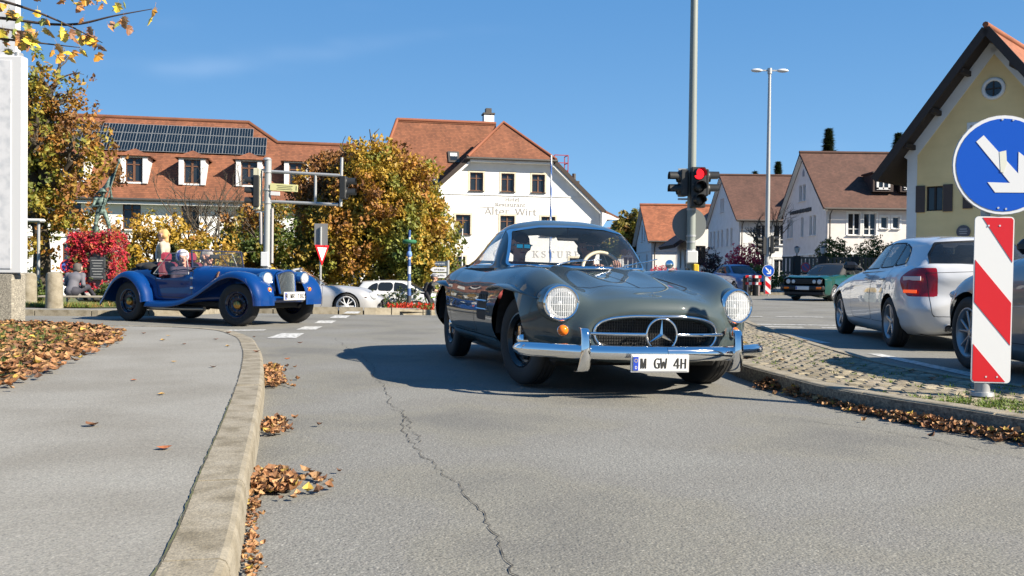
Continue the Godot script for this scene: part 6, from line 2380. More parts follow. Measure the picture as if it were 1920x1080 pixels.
func inn() -> void:
	var b := thing("inn", "white inn with a half-hipped red roof and lettering on its gable", "building", Vector3(-0.2, 0, -70.0), 0.0)
	b.transform = frame_of(b.position, Vector3(0.98, 0, -0.2))
	var holes := []
	for s in [-2.57, -0.2, 2.15]:
		holes.append(Rect2(s - 0.5, 7.0, 1.0, 1.36))
	for s in [-3.55, -0.2, 2.95]:
		holes.append(Rect2(s - 0.55, 3.75, 1.1, 1.45))
	for s in [-3.9, 5.2]:
		holes.append(Rect2(s - 0.55, 0.9, 1.1, 1.2))
	var m := MB.new()
	wall_panel(m, [Vector2(-7, -1.3), Vector2(7, -1.3), Vector2(7, 5.75), Vector2(3.05, 9.35), Vector2(-3.05, 9.35), Vector2(-7, 5.75)], holes, 0.2)
	m.quad(Vector3(7, -1.3, 0), Vector3(7, -1.3, -14), Vector3(7, 5.75, -14), Vector3(7, 5.75, 0), Vector3.RIGHT)
	m.quad(Vector3(-7, -1.3, 0), Vector3(-7, -1.3, -1.5), Vector3(-7, 5.75, -1.5), Vector3(-7, 5.75, 0), Vector3.LEFT)
	m.quad(Vector3(-11, -1.3, -1.2), Vector3(-7, -1.3, -1.2), Vector3(-7, 5.8, -1.2), Vector3(-11, 5.8, -1.2), Vector3.BACK)
	m.quad(Vector3(-11, -1.3, -1.2), Vector3(-11, -1.3, -12), Vector3(-11, 5.8, -12), Vector3(-11, 5.8, -1.2), Vector3.LEFT)
	part(b, "wall", m, M.plaster)
	for h in holes:
		window_in(b, Transform3D(), h, 0.2, M.wood, 2, 0.42, M.cream, M.dark_wood)
	m = MB.new()
	m.box(Vector3(0, 6.72, 0.03), Vector3(11.6, 0.1, 0.06), 0.02)
	part(b, "cornice", m, M.plaster)
	# roof: gable wing with half hip, and the cross wing to the left
	m = MB.new()
	for sd in [-1.0, 1.0]:
		var e0 := Vector3(sd * 7.55, 5.45, 0.5)
		slope(m, [e0, Vector3(sd * 7.55, 5.45, -14), Vector3(0, 12.6, -14), Vector3(0, 12.6, -3.0), Vector3(sd * 3.3, 9.42, 0.5)], 0.2, Vector3(sd, 1, 0))
		if sd > 0:
			slope(m, [Vector3(8.35, 5.25, 0.6), Vector3(8.35, 5.25, -14), Vector3(7.3, 5.72, -14), Vector3(7.3, 5.72, 0.6)], 0.15, Vector3(1, 1.6, 0))
	slope(m, [Vector3(-3.35, 9.38, 0.62), Vector3(3.35, 9.38, 0.62), Vector3(0, 12.6, -3.0)], 0.18, Vector3(0, 1, 1))
	slope(m, [Vector3(-10.8, 5.2, -0.7), Vector3(-5, 5.2, -0.7), Vector3(0, 13.0, -6.3), Vector3(-8, 13.0, -6.3)], 0.2, Vector3(0, 1, 1))
	slope(m, [Vector3(-10.8, 5.2, -0.7), Vector3(-10.8, 5.2, -12), Vector3(-8, 13.0, -6.3)], 0.2, Vector3(-1, 1, 0))
	slope(m, [Vector3(-10.8, 5.2, -12), Vector3(0, 5.2, -12), Vector3(0, 13.0, -6.3), Vector3(-8, 13.0, -6.3)], 0.2, Vector3(0, 1, -1))
	var roof := part(b, "roof", m, M.tiles)
	m = MB.new()
	m.tube([Vector3(-3.35, 9.45, 0.6), Vector3(0, 12.66, -3.0), Vector3(3.35, 9.45, 0.6)], 0.13, 8)
	m.tube([Vector3(-8, 13.06, -6.3), Vector3(0, 13.06, -6.3)], 0.14, 8)
	m.tube([Vector3(-8, 13.06, -6.3), Vector3(-10.8, 5.3, -0.7)], 0.13, 8)
	part(roof, "ridge_tiles", m, mat(0.26, 0.085, 0.04, 0.8))
	m = MB.new()
	m.tube([Vector3(-3.45, 9.33, 0.72), Vector3(3.45, 9.33, 0.72)], 0.1, 8)
	part(b, "gutter", m, M.zinc)
	for sd in [-1.0, 1.0]:
		m = MB.new()
		m.bar(Vector3(sd * 3.3, 9.28, 0.46), Vector3(sd * 7.5, 5.38, 0.46), 0.12, 0.3)
		part(b, "verge_board", m, M.dark_wood)
		m = MB.new()
		m.bar(Vector3(sd * 3.15, 9.08, 0.22), Vector3(sd * 7.2, 5.35, 0.22), 0.44, 0.16)
		part(b, "verge_soffit", m, M.plaster)
	m = MB.new()
	m.box(Vector3(0, 9.18, 0.3), Vector3(6.3, 0.18, 0.6))
	part(b, "eaves_soffit", m, M.plaster)
	m = MB.new()
	m.xf = Transform3D(Basis(), Vector3(7.5, 5.2, 0.3))
	m.prism(PackedVector2Array([Vector2(-0.5, 0.4), Vector2(0.85, -0.02), Vector2(0.8, -0.14), Vector2(-0.1, -0.14), Vector2(-0.5, -0.75)]), -0.3, 0.3)
	part(b, "eaves_bracket", m, M.plaster)
	# lettering
	var ink := mat(0.33, 0.32, 0.31, 0.9)
	for q in [["Hotel", 0.15, 6.42, 0.27, 1.15, true], ["Restaurant", 0.0, 6.02, 0.27, 1.2, true], ["Alter  Wirt", 0.05, 5.5, 0.5, 1.28, false], ["C", -1.05, 2.35, 0.5, 1.1, true], ["K S T U B E", 3.6, 2.35, 0.5, 1.05, true]]:
		m = MB.new()
		m.xf = Transform3D(Basis.from_scale(Vector3(q[4], 1, 1)), Vector3(q[1], q[2], 0.012))
		m.text(q[0], font(false, q[5]), q[3], 0.02)
		part(b, "facade_lettering", m, mat(0.52, 0.51, 0.49, 0.9) if q[2] < 3.0 else ink)
	m = MB.new()
	m.tube(curve([Vector3(-2.5, 5.72, 0.01), Vector3(-1.9, 5.78, 0.01), Vector3(-1.2, 5.80, 0.01)], 5), 0.02, 6)
	part(b, "lettering_flourish", m, ink)
	# roof windows, chimneys and railing
	for q in [[-3.75, 9.9, 0.9, 1.15], [-5.3, 7.7, 0.55, 0.8]]:
		var k := (13.0 - 5.2) / 5.6
		var z = -0.7 - (q[1] - 5.2) / k
		var nn := Vector3(0, 1, k).normalized()
		var uu := Vector3(0, k, -1).normalized()
		var rw := hub(roof, "roof_window", Transform3D(Basis(Vector3.RIGHT, uu, nn), Vector3(q[0], q[1], z)))
		m = MB.new()
		m.box(Vector3(0, 0, 0.05), Vector3(q[2], q[3], 0.14), 0.02)
		m.box(Vector3(0, 0, 0.12), Vector3(q[2] * 0.72, q[3] * 0.74, 0.03))
		part(rw, "roof_window_frame", m, M.zinc)
		m = MB.new()
		m.box(Vector3(0, q[3] * 0.17, 0.14), Vector3(q[2] * 0.62, q[3] * 0.3, 0.02))
		part(rw, "roof_window_blind", m, mat(0.55, 0.58, 0.6, 0.3))
		m = MB.new()
		m.box(Vector3(0, -q[3] * 0.17, 0.14), Vector3(q[2] * 0.62, q[3] * 0.34, 0.02))
		part(rw, "roof_window_pane", m, M.house_glass)
	m = MB.new()
	m.box(Vector3(-0.45, 13.2, -7.4), Vector3(0.85, 1.4, 0.8), 0.03)
	part(b, "chimney", m, M.plaster)
	m = MB.new()
	m.box(Vector3(-0.45, 13.97, -7.4), Vector3(1.0, 0.16, 0.95), 0.03)
	m.box(Vector3(-0.45, 14.25, -7.4), Vector3(0.5, 0.4, 0.5), 0.03)
	part(b, "chimney_cap", m, M.zinc)
	m = MB.new()
	m.box(Vector3(6.0, 7.6, -4), Vector3(0.75, 1.5, 0.75), 0.03)
	m.cyl(Vector3(6.0, 8.3, -4), Vector3(6.0, 8.95, -4), 0.15, 0.15, 12)
	part(b, "metal_chimney", m, M.zinc)
	m = MB.new()
	for p in [[4.0, -2.5], [5.1, -2.5], [5.1, -3.6], [4.0, -3.6]]:
		m.bar(Vector3(p[0], 8.6, p[1]), Vector3(p[0], 10.2, p[1]), 0.06, 0.06)
	for y in [9.0, 9.6, 10.2]:
		m.bar(Vector3(4.0, y, -2.5), Vector3(5.1, y, -2.5), 0.06, 0.06)
		m.bar(Vector3(5.1, y, -2.5), Vector3(5.1, y, -3.6), 0.06, 0.06)
	part(b, "roof_railing", m, mat(0.3, 0.02, 0.03, 0.5))

# gabled house: gable on the left side faces -x in world, the long wall faces the camera
func gable_house(called: String, label: String, o: Vector3, long: float, deep: float, eave: float, ridge: float, wallm: Material, roofm: Material, front: Array, side: Array, dormers: Array, frames: Material) -> Node3D:
	var b := thing(called, label, "building", o)
	var m := MB.new()
	wall_panel(m, [Vector2(0, 0), Vector2(long, 0), Vector2(long, eave), Vector2(0, eave)], front, 0.16)
	m.xf = Transform3D(Basis(Vector3.BACK, Vector3.UP, Vector3.LEFT), Vector3(0, 0, -deep))
	wall_panel(m, [Vector2(0, 0), Vector2(deep, 0), Vector2(deep, eave), Vector2(deep * 0.5, ridge - 0.25), Vector2(0, eave)], side, 0.16)
	m.xf = Transform3D()
	m.quad(Vector3(0, 0, -deep), Vector3(long, 0, -deep), Vector3(long, eave, -deep), Vector3(0, eave, -deep), Vector3.FORWARD)
	m.quad(Vector3(long, 0, 0), Vector3(long, 0, -deep), Vector3(long, eave, -deep), Vector3(long, eave, 0), Vector3.RIGHT)
	m.tri(Vector3(long, eave, 0), Vector3(long, eave, -deep), Vector3(long, ridge - 0.25, -deep * 0.5), Vector3.RIGHT)
	part(b, "wall", m, wallm)
	for h in front:
		window_in(b, Transform3D(), h, 0.16, frames, 2 if h.size.x > 0.6 else 1, 0.0 if h.size.y < 1.2 else h.size.y - 0.45, M.plaster, M.white_paint, h.size.x > 0.6)
	for h in side:
		window_in(b, Transform3D(Basis(Vector3.BACK, Vector3.UP, Vector3.LEFT), Vector3(0, 0, -deep)), h, 0.16, frames, 2, 0.0, null, M.white_paint)
	var r := deep * 0.5
	var k := (ridge - eave) / r
	m = MB.new()
	slope(m, [Vector3(-0.35, eave - 0.55 * k, 0.55), Vector3(long + 0.4, eave - 0.55 * k, 0.55), Vector3(long + 0.4, ridge, -r), Vector3(-0.35, ridge, -r)], 0.18, Vector3(0, 1, 1))
	slope(m, [Vector3(-0.35, eave - 0.55 * k, -deep - 0.55), Vector3(long + 0.4, eave - 0.55 * k, -deep - 0.55), Vector3(long + 0.4, ridge, -r), Vector3(-0.35, ridge, -r)], 0.18, Vector3(0, 1, -1))
	var roof := part(b, "roof", m, roofm)
	m = MB.new()
	m.tube([Vector3(-0.38, ridge + 0.04, -r), Vector3(long + 0.4, ridge + 0.04, -r)], 0.12, 8)
	part(roof, "ridge_tiles", m, roofm)
	m = MB.new()
	m.tube([Vector3(-0.3, eave - 0.55 * k - 0.05, 0.62), Vector3(long, eave - 0.55 * k - 0.05, 0.62)], 0.08, 8)
	part(b, "gutter", m, M.zinc)
	m = MB.new()
	m.tube([Vector3(0.25, eave - 0.55 * k - 0.1, 0.6), Vector3(0.25, eave - 0.9, 0.12), Vector3(0.25, 0, 0.12)], 0.05, 8)
	part(b, "downpipe", m, M.zinc)
	m = MB.new()
	m.bar(Vector3(-0.2, eave - 0.5 * k - 0.18, 0.5), Vector3(-0.2, ridge - 0.2, -r), 0.3, 0.12)
	m.bar(Vector3(-0.2, ridge - 0.2, -r), Vector3(-0.2, eave - 0.5 * k - 0.18, -deep - 0.5), 0.3, 0.12)
	part(b, "verge_soffit", m, M.plaster)
	m = MB.new()
	for y in [2.6]:
		m.box(Vector3(long * 0.5, y, 0.02), Vector3(long, 0.12, 0.05))
		m.box(Vector3(-0.02, y, -deep * 0.5), Vector3(0.05, 0.12, deep))
	part(b, "cornice", m, M.plaster)
	for d in dormers:
		var h := eave + 0.9
		var z := 0.55 - (h - (eave - 0.55 * k)) / k
		var dm := hub(b, "dormer", Transform3D(Basis(), Vector3(d, h, z + 0.55)))
		m = MB.new()
		m.box(Vector3(0, 0.65, -1.0), Vector3(1.5, 1.35, 2.0))
		m.box(Vector3(0, 1.38, -0.95), Vector3(1.75, 0.12, 2.3), 0.02)
		part(dm, "dormer_cheeks", m, mat(0.045, 0.025, 0.02, 0.7))
		m = MB.new()
		for x in [-0.42, 0.0, 0.42]:
			m.bar(Vector3(x, 0.15, 0.02), Vector3(x, 1.2, 0.02), 0.16 if x != 0.0 else 0.08, 0.08)
		for y in [0.2, 1.15]:
			m.bar(Vector3(-0.5, y, 0.02), Vector3(0.5, y, 0.02), 0.08, 0.16)
		part(dm, "frame", m, frames)
		m = MB.new()
		m.quad(Vector3(-0.4, 0.2, 0.012), Vector3(0.4, 0.2, 0.012), Vector3(0.4, 1.15, 0.012), Vector3(-0.4, 1.15, 0.012), Vector3.BACK)
		part(dm, "pane", m, M.house_glass)
	return b

func right_houses() -> void:
	var f := []
	for x in [1.6, 2.75]:
		f.append(Rect2(x, 3.95, 0.9, 1.6))
		f.append(Rect2(x, 1.2, 0.9, 1.4))
	for x in [4.0, 4.85]:
		f.append(Rect2(x, 4.45, 0.5, 0.85))
	for x in [7.0, 8.4, 10.5]:
		f.append(Rect2(x, 3.95, 0.9, 1.6))
	var s := [Rect2(4.3, 6.85, 0.75, 1.25), Rect2(5.25, 6.85, 0.75, 1.25)]
	for z in [1.2, 2.1, 4.9, 7.0, 7.9]:
		s.append(Rect2(z, 4.05, 0.65, 1.5))
		s.append(Rect2(z, 1.2, 0.65, 1.4))
	var b := gable_house("office_house", "large pale house with a brown roof, small dormers and dark lettering on its shaded gable", Vector3(22.8, 0, -68.0), 16.0, 10.8, 6.3, 10.6, M.pink_plaster, M.brown_tiles, f, s, [4.35, 6.35], M.white_paint)
	# dark sign letters on the gable, too small to read
	var m := MB.new()
	for i in 13:
		m.box(Vector3(-0.05, 6.05, -8.5 + i * 0.42), Vector3(0.06, rnd(0.26, 0.34), rnd(0.22, 0.32)), 0.02)
	var sg := part(b, "sign_letters", m, mat(0.02, 0.02, 0.022, 0.6))
	sg.set_meta("kind", "stuff")
	m = MB.new()
	m.xf = Transform3D(Basis(Vector3.BACK, Vector3.UP, Vector3.LEFT), Vector3(-0.02, 9.0, -5.4))
	m.prism(PackedVector2Array([Vector2(-0.2, -0.25), Vector2(0.2, -0.25), Vector2(0.2, 0.1), Vector2(0, 0.3), Vector2(-0.2, 0.1)]), -0.02, 0.03)
	part(b, "gable_vent", m, mat(0.3, 0.3, 0.33, 0.8))
	f = []
	for x in [1.5, 3.15, 4.75, 6.4]:
		f.append(Rect2(x, 3.7, 1.05, 1.75))
		f.append(Rect2(x, 0.9, 1.05, 1.5))
	s = [Rect2(5.4, 7.0, 0.7, 1.3), Rect2(6.3, 7.0, 0.7, 1.3)]
	for z in [1.0, 2.6, 4.3, 6.0, 8.2, 9.8]:
		s.append(Rect2(z, 3.7, 0.75, 1.6))
	gable_house("white_house", "pale house with a brown roof and a shaded gable behind the street lamp", Vector3(20.1, 0, -83.0), 12.0, 13.0, 6.2, 10.5, M.plaster, M.brown_tiles, f, s, [6.2], M.white_paint)
	gable_house("cottage", "small white cottage with a bright orange roof behind the signal pole", Vector3(16.95, 0, -114.0), 6.5, 9.0, 3.7, 6.6, M.plaster, M.orange_tiles, [Rect2(2.2, 1.3, 1.2, 1.5)], [Rect2(3.2, 3.5, 0.7, 1.4), Rect2(4.9, 3.6, 0.5, 1.2), Rect2(1.6, 0.9, 0.7, 1.4), Rect2(6.2, 0.9, 0.7, 1.4)], [], M.wood).scale = Vector3.ONE * 1.5
	gable_house("far_cottage", "tiny orange roofed house seen over the coupe's windscreen pillar", Vector3(15.6, 0, -150.0), 6.0, 9.0, 3.6, 5.7, M.plaster, M.orange_tiles, [Rect2(1.5, 1.2, 1.0, 1.3)], [Rect2(3.2, 1.2, 0.7, 1.4)], [], M.white_paint).scale = Vector3.ONE * 1.5
	# low house with a dark verge in front of the cottage: its gable faces the camera
	var c := thing("annex", "low white annex with a dark verge beside the orange roofed cottage", "building", Vector3(18.75, 0, -98.0))
	c.scale = Vector3.ONE * 1.38
	m = MB.new()
	wall_panel(m, [Vector2(0, 0), Vector2(4.2, 0), Vector2(4.2, 6.7), Vector2(0, 3.7)], [Rect2(0.35, 1.4, 0.75, 1.5), Rect2(2.2, 0.8, 0.9, 1.6)], 0.15)
	m.xf = Transform3D(Basis(Vector3.BACK, Vector3.UP, Vector3.LEFT), Vector3(0, 0, -6))
	wall_panel(m, [Vector2(0, 0), Vector2(6, 0), Vector2(6, 3.7), Vector2(0, 3.7)], [Rect2(3.2, 1.2, 0.7, 1.5), Rect2(1.2, 1.2, 0.7, 1.5)], 0.15)
	m.xf = Transform3D()
	m.quad(Vector3(4.2, 0, 0), Vector3(4.2, 0, -6), Vector3(4.2, 6.7, -6), Vector3(4.2, 6.7, 0), Vector3.RIGHT)
	part(c, "wall", m, M.plaster)
	window_in(c, Transform3D(), Rect2(0.35, 1.4, 0.75, 1.5), 0.15, M.dark_wood, 2, 0.0)
	window_in(c, Transform3D(), Rect2(2.2, 0.8, 0.9, 1.6), 0.15, M.dark_wood, 2, 0.0)
	for z in [3.2, 1.2]:
		window_in(c, Transform3D(Basis(Vector3.BACK, Vector3.UP, Vector3.LEFT), Vector3(0, 0, -6)), Rect2(z, 1.2, 0.7, 1.5), 0.15, M.dark_wood, 2, 0.0)
	m = MB.new()
	slope(m, [Vector3(-1.5, 2.95, 0.7), Vector3(-1.5, 2.95, -6.5), Vector3(4.2, 7.0, -6.5), Vector3(4.2, 7.0, 0.7)], 0.28, Vector3(-1, 1.6, 0))
	part(c, "roof", m, mat(0.05, 0.03, 0.025, 0.8))

func yellow_house() -> void:
	var b := thing("yellow_house", "yellow gabled house with brown shutters and deep dark eaves", "building", Vector3(18.7, 0, -44.3))
	b.transform = frame_of(b.position, Vector3(0.72, 0, 0.69))
	var hw := 3.7
	var ridge := 11.9
	var tp := 1.3
	var eave := ridge - hw * tp - 0.35
	var holes := [Rect2(0.85, 4.0, 0.75, 1.15), Rect2(2.95, 4.1, 0.75, 1.2), Rect2(2.75, 6.5, 0.75, 1.3), Rect2(5.4, 4.1, 0.75, 1.2), Rect2(1.2, 1.0, 0.9, 1.4), Rect2(5.4, 6.5, 0.75, 1.3)]
	var m := MB.new()
	wall_panel(m, [Vector2(0, 0), Vector2(hw * 2, 0), Vector2(hw * 2, eave), Vector2(hw, ridge - 0.35), Vector2(0, eave)], holes, 0.18)
	m.quad(Vector3(hw * 2, 0, 0), Vector3(hw * 2, 0, -12), Vector3(hw * 2, eave, -12), Vector3(hw * 2, eave, 0), Vector3.RIGHT)
	m.quad(Vector3(0, 0, 0), Vector3(0, 0, -12), Vector3(0, eave, -12), Vector3(0, eave, 0), Vector3.LEFT)
	part(b, "wall", m, M.yellow_plaster)
	for h in holes:
		window_in(b, Transform3D(), h, 0.18, M.dark_wood, 2, 0.0, M.plaster if h.position.y > 6 else null, null)
		for sd in [-1.0, 1.0]:
			if h.position.y < 3.0 or (h.position.y > 6 and sd < 0):
				continue
			m = MB.new()
			var x: float = h.get_center().x + sd * (h.size.x * 0.5 + 0.24)
			m.box(Vector3(x, h.get_center().y, 0.05), Vector3(0.42, h.size.y + 0.1, 0.05), 0.01)
			for i in 9:
				m.box(Vector3(x, h.position.y + 0.1 + i * (h.size.y - 0.15) / 8.0, 0.08), Vector3(0.32, 0.06, 0.02))
			part(b, "shutter", m, mat(0.085, 0.06, 0.05, 0.7))
	# white corner and frieze under the roof
	m = MB.new()
	m.box(Vector3(0.2, eave * 0.5, 0.015), Vector3(0.45, eave, 0.04))
	part(b, "corner_strip", m, M.plaster)
	for sd in [-1.0, 1.0]:
		m = MB.new()
		var p0 := Vector3(hw + sd * hw, eave - 0.28, 0.02)
		var p1 := Vector3(hw, ridge - 0.63, 0.02)
		m.bar(p0, p1, 0.045, 0.46, 0.0, Vector3.UP)
		part(b, "frieze", m, M.plaster)
	m = MB.new()
	var rr := []
	for i in 28:
		rr.append(Vector3(hw + cos(TAU * i / 28) * 0.42, 9.35 + sin(TAU * i / 28) * 0.42, 0.02))
	m.tube(rr, 0.09, 8, true)
	part(b, "round_window_surround", m, M.plaster)
	m = MB.new()
	m.cyl(Vector3(hw, 9.35, 0.0), Vector3(hw, 9.35, 0.012), 0.40, 0.40, 28)
	part(b, "round_window_pane", m, M.house_glass)
	m = MB.new()
	m.bar(Vector3(hw, 8.97, 0.03), Vector3(hw, 9.73, 0.03), 0.05, 0.03)
	m.bar(Vector3(hw - 0.4, 9.35, 0.032), Vector3(hw + 0.4, 9.35, 0.032), 0.03, 0.05)
	part(b, "round_window_bars", m, M.dark_wood)
	# roof with wide verge
	m = MB.new()
	for sd in [-1.0, 1.0]:
		var e := hw + 1.1
		slope(m, [Vector3(hw + sd * e, ridge - e * tp, 1.25), Vector3(hw + sd * e, ridge - e * tp, -13), Vector3(hw, ridge, -13), Vector3(hw, ridge, 1.25)], 0.12, Vector3(sd, 1, 0))
	var roof := part(b, "roof", m, M.orange_tiles)
	m = MB.new()
	m.tube([Vector3(hw, ridge + 0.05, 1.28), Vector3(hw, ridge + 0.05, -13)], 0.13, 8)
	part(roof, "ridge_tiles", m, M.orange_tiles)
	for sd in [-1.0, 1.0]:
		m = MB.new()
		var e := hw + 1.12
		m.bar(Vector3(hw + sd * e, ridge - e * tp - 0.14, 1.22), Vector3(hw, ridge - 0.14, 1.22), 0.1, 0.36)
		m.quad(Vector3(hw + sd * e, ridge - e * tp - 0.2, 1.2), Vector3(hw, ridge - 0.2, 1.2), Vector3(hw, ridge - 0.2, -13), Vector3(hw + sd * e, ridge - e * tp - 0.2, -13), Vector3(-sd, -1, 0))
		part(b, "verge_board", m, M.dark_wood)
		for q in [0.28, 0.62, 0.93]:
			m = MB.new()
			m.bar(Vector3(hw + sd * hw * q, ridge - hw * q * tp - 0.42, -0.1), Vector3(hw + sd * hw * q, ridge - hw * q * tp - 0.42, 1.15), 0.2, 0.24, 0.02)
			part(b, "purlin_end", m, M.dark_wood)
	# shop signs
	m = MB.new()
	m.box(Vector3(3.75, 3.05, 0.06), Vector3(1.0, 0.55, 0.06), 0.02)
	part(b, "sign_board", m, mat(0.05, 0.04, 0.05, 0.5))
	m = MB.new()
	m.xf = Transform3D(Basis(), Vector3(3.68, 2.86, 0.1))
	m.text("Lo", font(), 0.34, 0.02)
	part(b, "sign_lettering", m, mat(0.7, 0.68, 0.62, 0.5))
	m = MB.new()
	m.cyl(Vector3(2.55, 3.0, 0.02), Vector3(2.55, 3.0, 0.08), 0.3, 0.3, 24)
	part(b, "round_sign", m, mat(0.12, 0.11, 0.12, 0.6))
	m = MB.new()
	for i in 3:
		m.box(Vector3(2.55, 2.92 + 0.1 * i, 0.085), Vector3(0.36 - 0.06 * absf(i - 1), 0.05, 0.02))
	part(b, "round_sign_bars", m, mat(0.45, 0.42, 0.4, 0.6))


# ------------------------------------------------------------------ trees and shrubs
func clump_mesh(count: int, spread: float, leaf: float, long := 1.3) -> ArrayMesh:
	var m := MB.new()
	for i in count:
		var d := Vector3(rng.randfn(0, 1), rng.randfn(0, 1), rng.randfn(0, 1)).normalized()
		var o := d * spread * pow(rng.randf(), 0.5)
		var n := (d * 0.5 + Vector3(rnd(-1, 1), rnd(-0.4, 1), rnd(-1, 1))).normalized()
		var u := n.cross(Vector3(rnd(-1, 1), rnd(-1, 1), rnd(-1, 1))).normalized()
		var w := n.cross(u)
		var s := leaf * rnd(0.7, 1.25)
		var tip := o + u * s * long * 0.5 - n * s * 0.12
		var tail := o - u * s * long * 0.5 - n * s * 0.12
		m.tri(tail, o + w * s * 0.42, tip, n)
		m.tri(tail, o - w * s * 0.42, tip, n)
	return m.mesh()

func limbs(m: MB, a: Vector3, b: Vector3, r: float, depth: int, twig: float) -> void:
	var mid := a.lerp(b, 0.5) + Vector3(rnd(-1, 1), rnd(-0.4, 0.8), rnd(-1, 1)) * a.distance_to(b) * 0.12
	m.tube(curve([a, mid, b], 3), [r, r * 0.92, r * 0.85, r * 0.75, r * 0.66, r * 0.58, r * 0.5], 6 if r > 0.02 else 4)
	if depth > 0:
		var l := a.distance_to(b)
		for i in 3:
			var s := a.lerp(b, rnd(0.45, 1.0))
			var d := ((b - a).normalized() + Vector3(rnd(-1, 1), rnd(-0.5, 1.0), rnd(-1, 1)) * 0.9).normalized()
			limbs(m, s, s + d * l * rnd(0.45, 0.75) * twig, r * 0.5, depth - 1, twig)

# blobs: [centre, radii]; tint: func(relative position -1..1, noise) -> Color
func tree(called: String, label: String, at: Vector3, trunk: float, blobs: Array, clumps: int, mesh: ArrayMesh, tint, gap: float, group := "", depth := 2) -> Node3D:
	var t := thing(called, label, "tree", at, 0.0, group)
	var m := MB.new()
	var top: Vector3 = blobs[0][0]
	m.tube(curve([Vector3(0, -0.05, 0), Vector3(0.03, top.y * 0.3, 0.02), Vector3(top.x * 0.5, top.y * 0.65, top.z * 0.5), top], 4), [trunk * 1.35, trunk * 1.1, trunk, trunk * 0.95, trunk * 0.9, trunk * 0.86, trunk * 0.82, trunk * 0.78, trunk * 0.7, trunk * 0.62, trunk * 0.55, trunk * 0.48, trunk * 0.4], 9)
	part(t, "trunk", m, M.bark)
	m = MB.new()
	for b in blobs:
		for i in 3:
			var d := Vector3(rnd(-1, 1), rnd(-0.3, 1), rnd(-1, 1)).normalized()
			var from := Vector3(top.x * 0.4, lerpf(top.y * 0.4, top.y * 0.9, rng.randf()), top.z * 0.4)
			limbs(m, from, b[0] + d * b[1] * 0.5, trunk * 0.4, depth, 0.6)
	var br := part(t, "branches", m, M.bark)
	br.set_meta("kind", "stuff")
	var f := FastNoiseLite.new()
	f.seed = int(at.x * 13 + at.z * 7) + 500
	f.frequency = 0.55
	f.fractal_octaves = 3
	var lo := Vector3.ONE * 1e9
	var hi := -lo
	var vol := 0.0
	for b in blobs:
		lo = lo.min(b[0] - b[1])
		hi = hi.max(b[0] + b[1])
		vol += b[1].x * b[1].y * b[1].z
	var where := []
	var tints := []
	for b in blobs:
		var n := int(clumps * b[1].x * b[1].y * b[1].z / vol)
		for i in n:
			var d := Vector3(rng.randfn(0, 1), rng.randfn(0, 1), rng.randfn(0, 1)).normalized()
			var rr := pow(rng.randf(), 0.42)
			var p: Vector3 = b[0] + d * b[1] * rr * (1.0 + 0.22 * f.get_noise_3dv(d * 3.0 + b[0]))
			if f.get_noise_3dv(p * 1.6) < gap or p.y < 0.15:
				continue
			where.append(Transform3D(Basis.from_euler(Vector3(rnd(0, TAU), rnd(0, TAU), rnd(0, TAU))).scaled(Vector3.ONE * rnd(0.7, 1.25)), p))
			var q := (p - (lo + hi) * 0.5) / ((hi - lo) * 0.5)
			tints.append(tint.call(q, f.get_noise_3dv(p * 0.9 + Vector3(40, 0, 0)) + rnd(-0.22, 0.22)))
	many(t, "crown", mesh, M.leaf, where, tints)
	return t

func shade(c: Color, v: float) -> Color:
	return Color(c.r * v, c.g * v, c.b * v)

func ramp(x: float, cs: Array) -> Color:
	x = clampf(x, 0.0, 0.999) * (cs.size() - 1)
	var i := int(x)
	return shade(cs[i].lerp(cs[i + 1], x - i), rnd(0.8, 1.2))

func bare_tree(label: String, at: Vector3, h: float, spread: float) -> void:
	var t := thing("bare_tree", label, "tree", at)
	var m := MB.new()
	m.tube([Vector3.ZERO, Vector3(0.05, h * 0.25, 0), Vector3(-0.02, h * 0.45, 0.04)], [0.16, 0.13, 0.11], 8)
	part(t, "trunk", m, M.bark)
	m = MB.new()
	for i in 9:
		var a := TAU * i / 9 + rnd(-0.3, 0.3)
		limbs(m, Vector3(0, h * rnd(0.3, 0.48), 0), Vector3(cos(a) * spread * rnd(0.5, 1), h * rnd(0.7, 1.0), sin(a) * spread * rnd(0.5, 1)), 0.055, 3, 0.85)
	var b := part(t, "branches", m, M.bark)
	b.set_meta("kind", "stuff")

func conifer(label: String, at: Vector3, h: float, r: float, group := "") -> void:
	var t := thing("conifer", label, "tree", at, 0.0, group)
	var m := MB.new()
	m.tube([Vector3.ZERO, Vector3(0, h * 0.97, 0)], [h * 0.022, 0.02], 7)
	part(t, "trunk", m, M.bark)
	var where := []
	var tints := []
	for i in int(1500 * r):
		var k := pow(rng.randf(), 0.9)
		var y := h * (1.0 - k * 0.9)
		var a := rnd(0, TAU)
		var rr := r * pow(k, 0.95) * rnd(0.2, 1.0) * (0.7 + 0.3 * sin(y * 17.0 / h * 4.0 + a * 2.0))
		where.append(Transform3D((Basis(Vector3.UP, rnd(0, TAU)) * Basis(Vector3.RIGHT, rnd(-0.4, 0.4))).scaled(Vector3.ONE * clampf(h / 12.0, 0.5, 1.25) * rnd(0.6, 1.1)), Vector3(cos(a) * rr, y - rr * 0.25, sin(a) * rr)))
		var v := rnd(0.6, 1.2)
		tints.append(Color(0.04 * v, 0.062 * v, 0.028 * v))
	many(t, "crown", M.needles, M.leaf, where, tints)

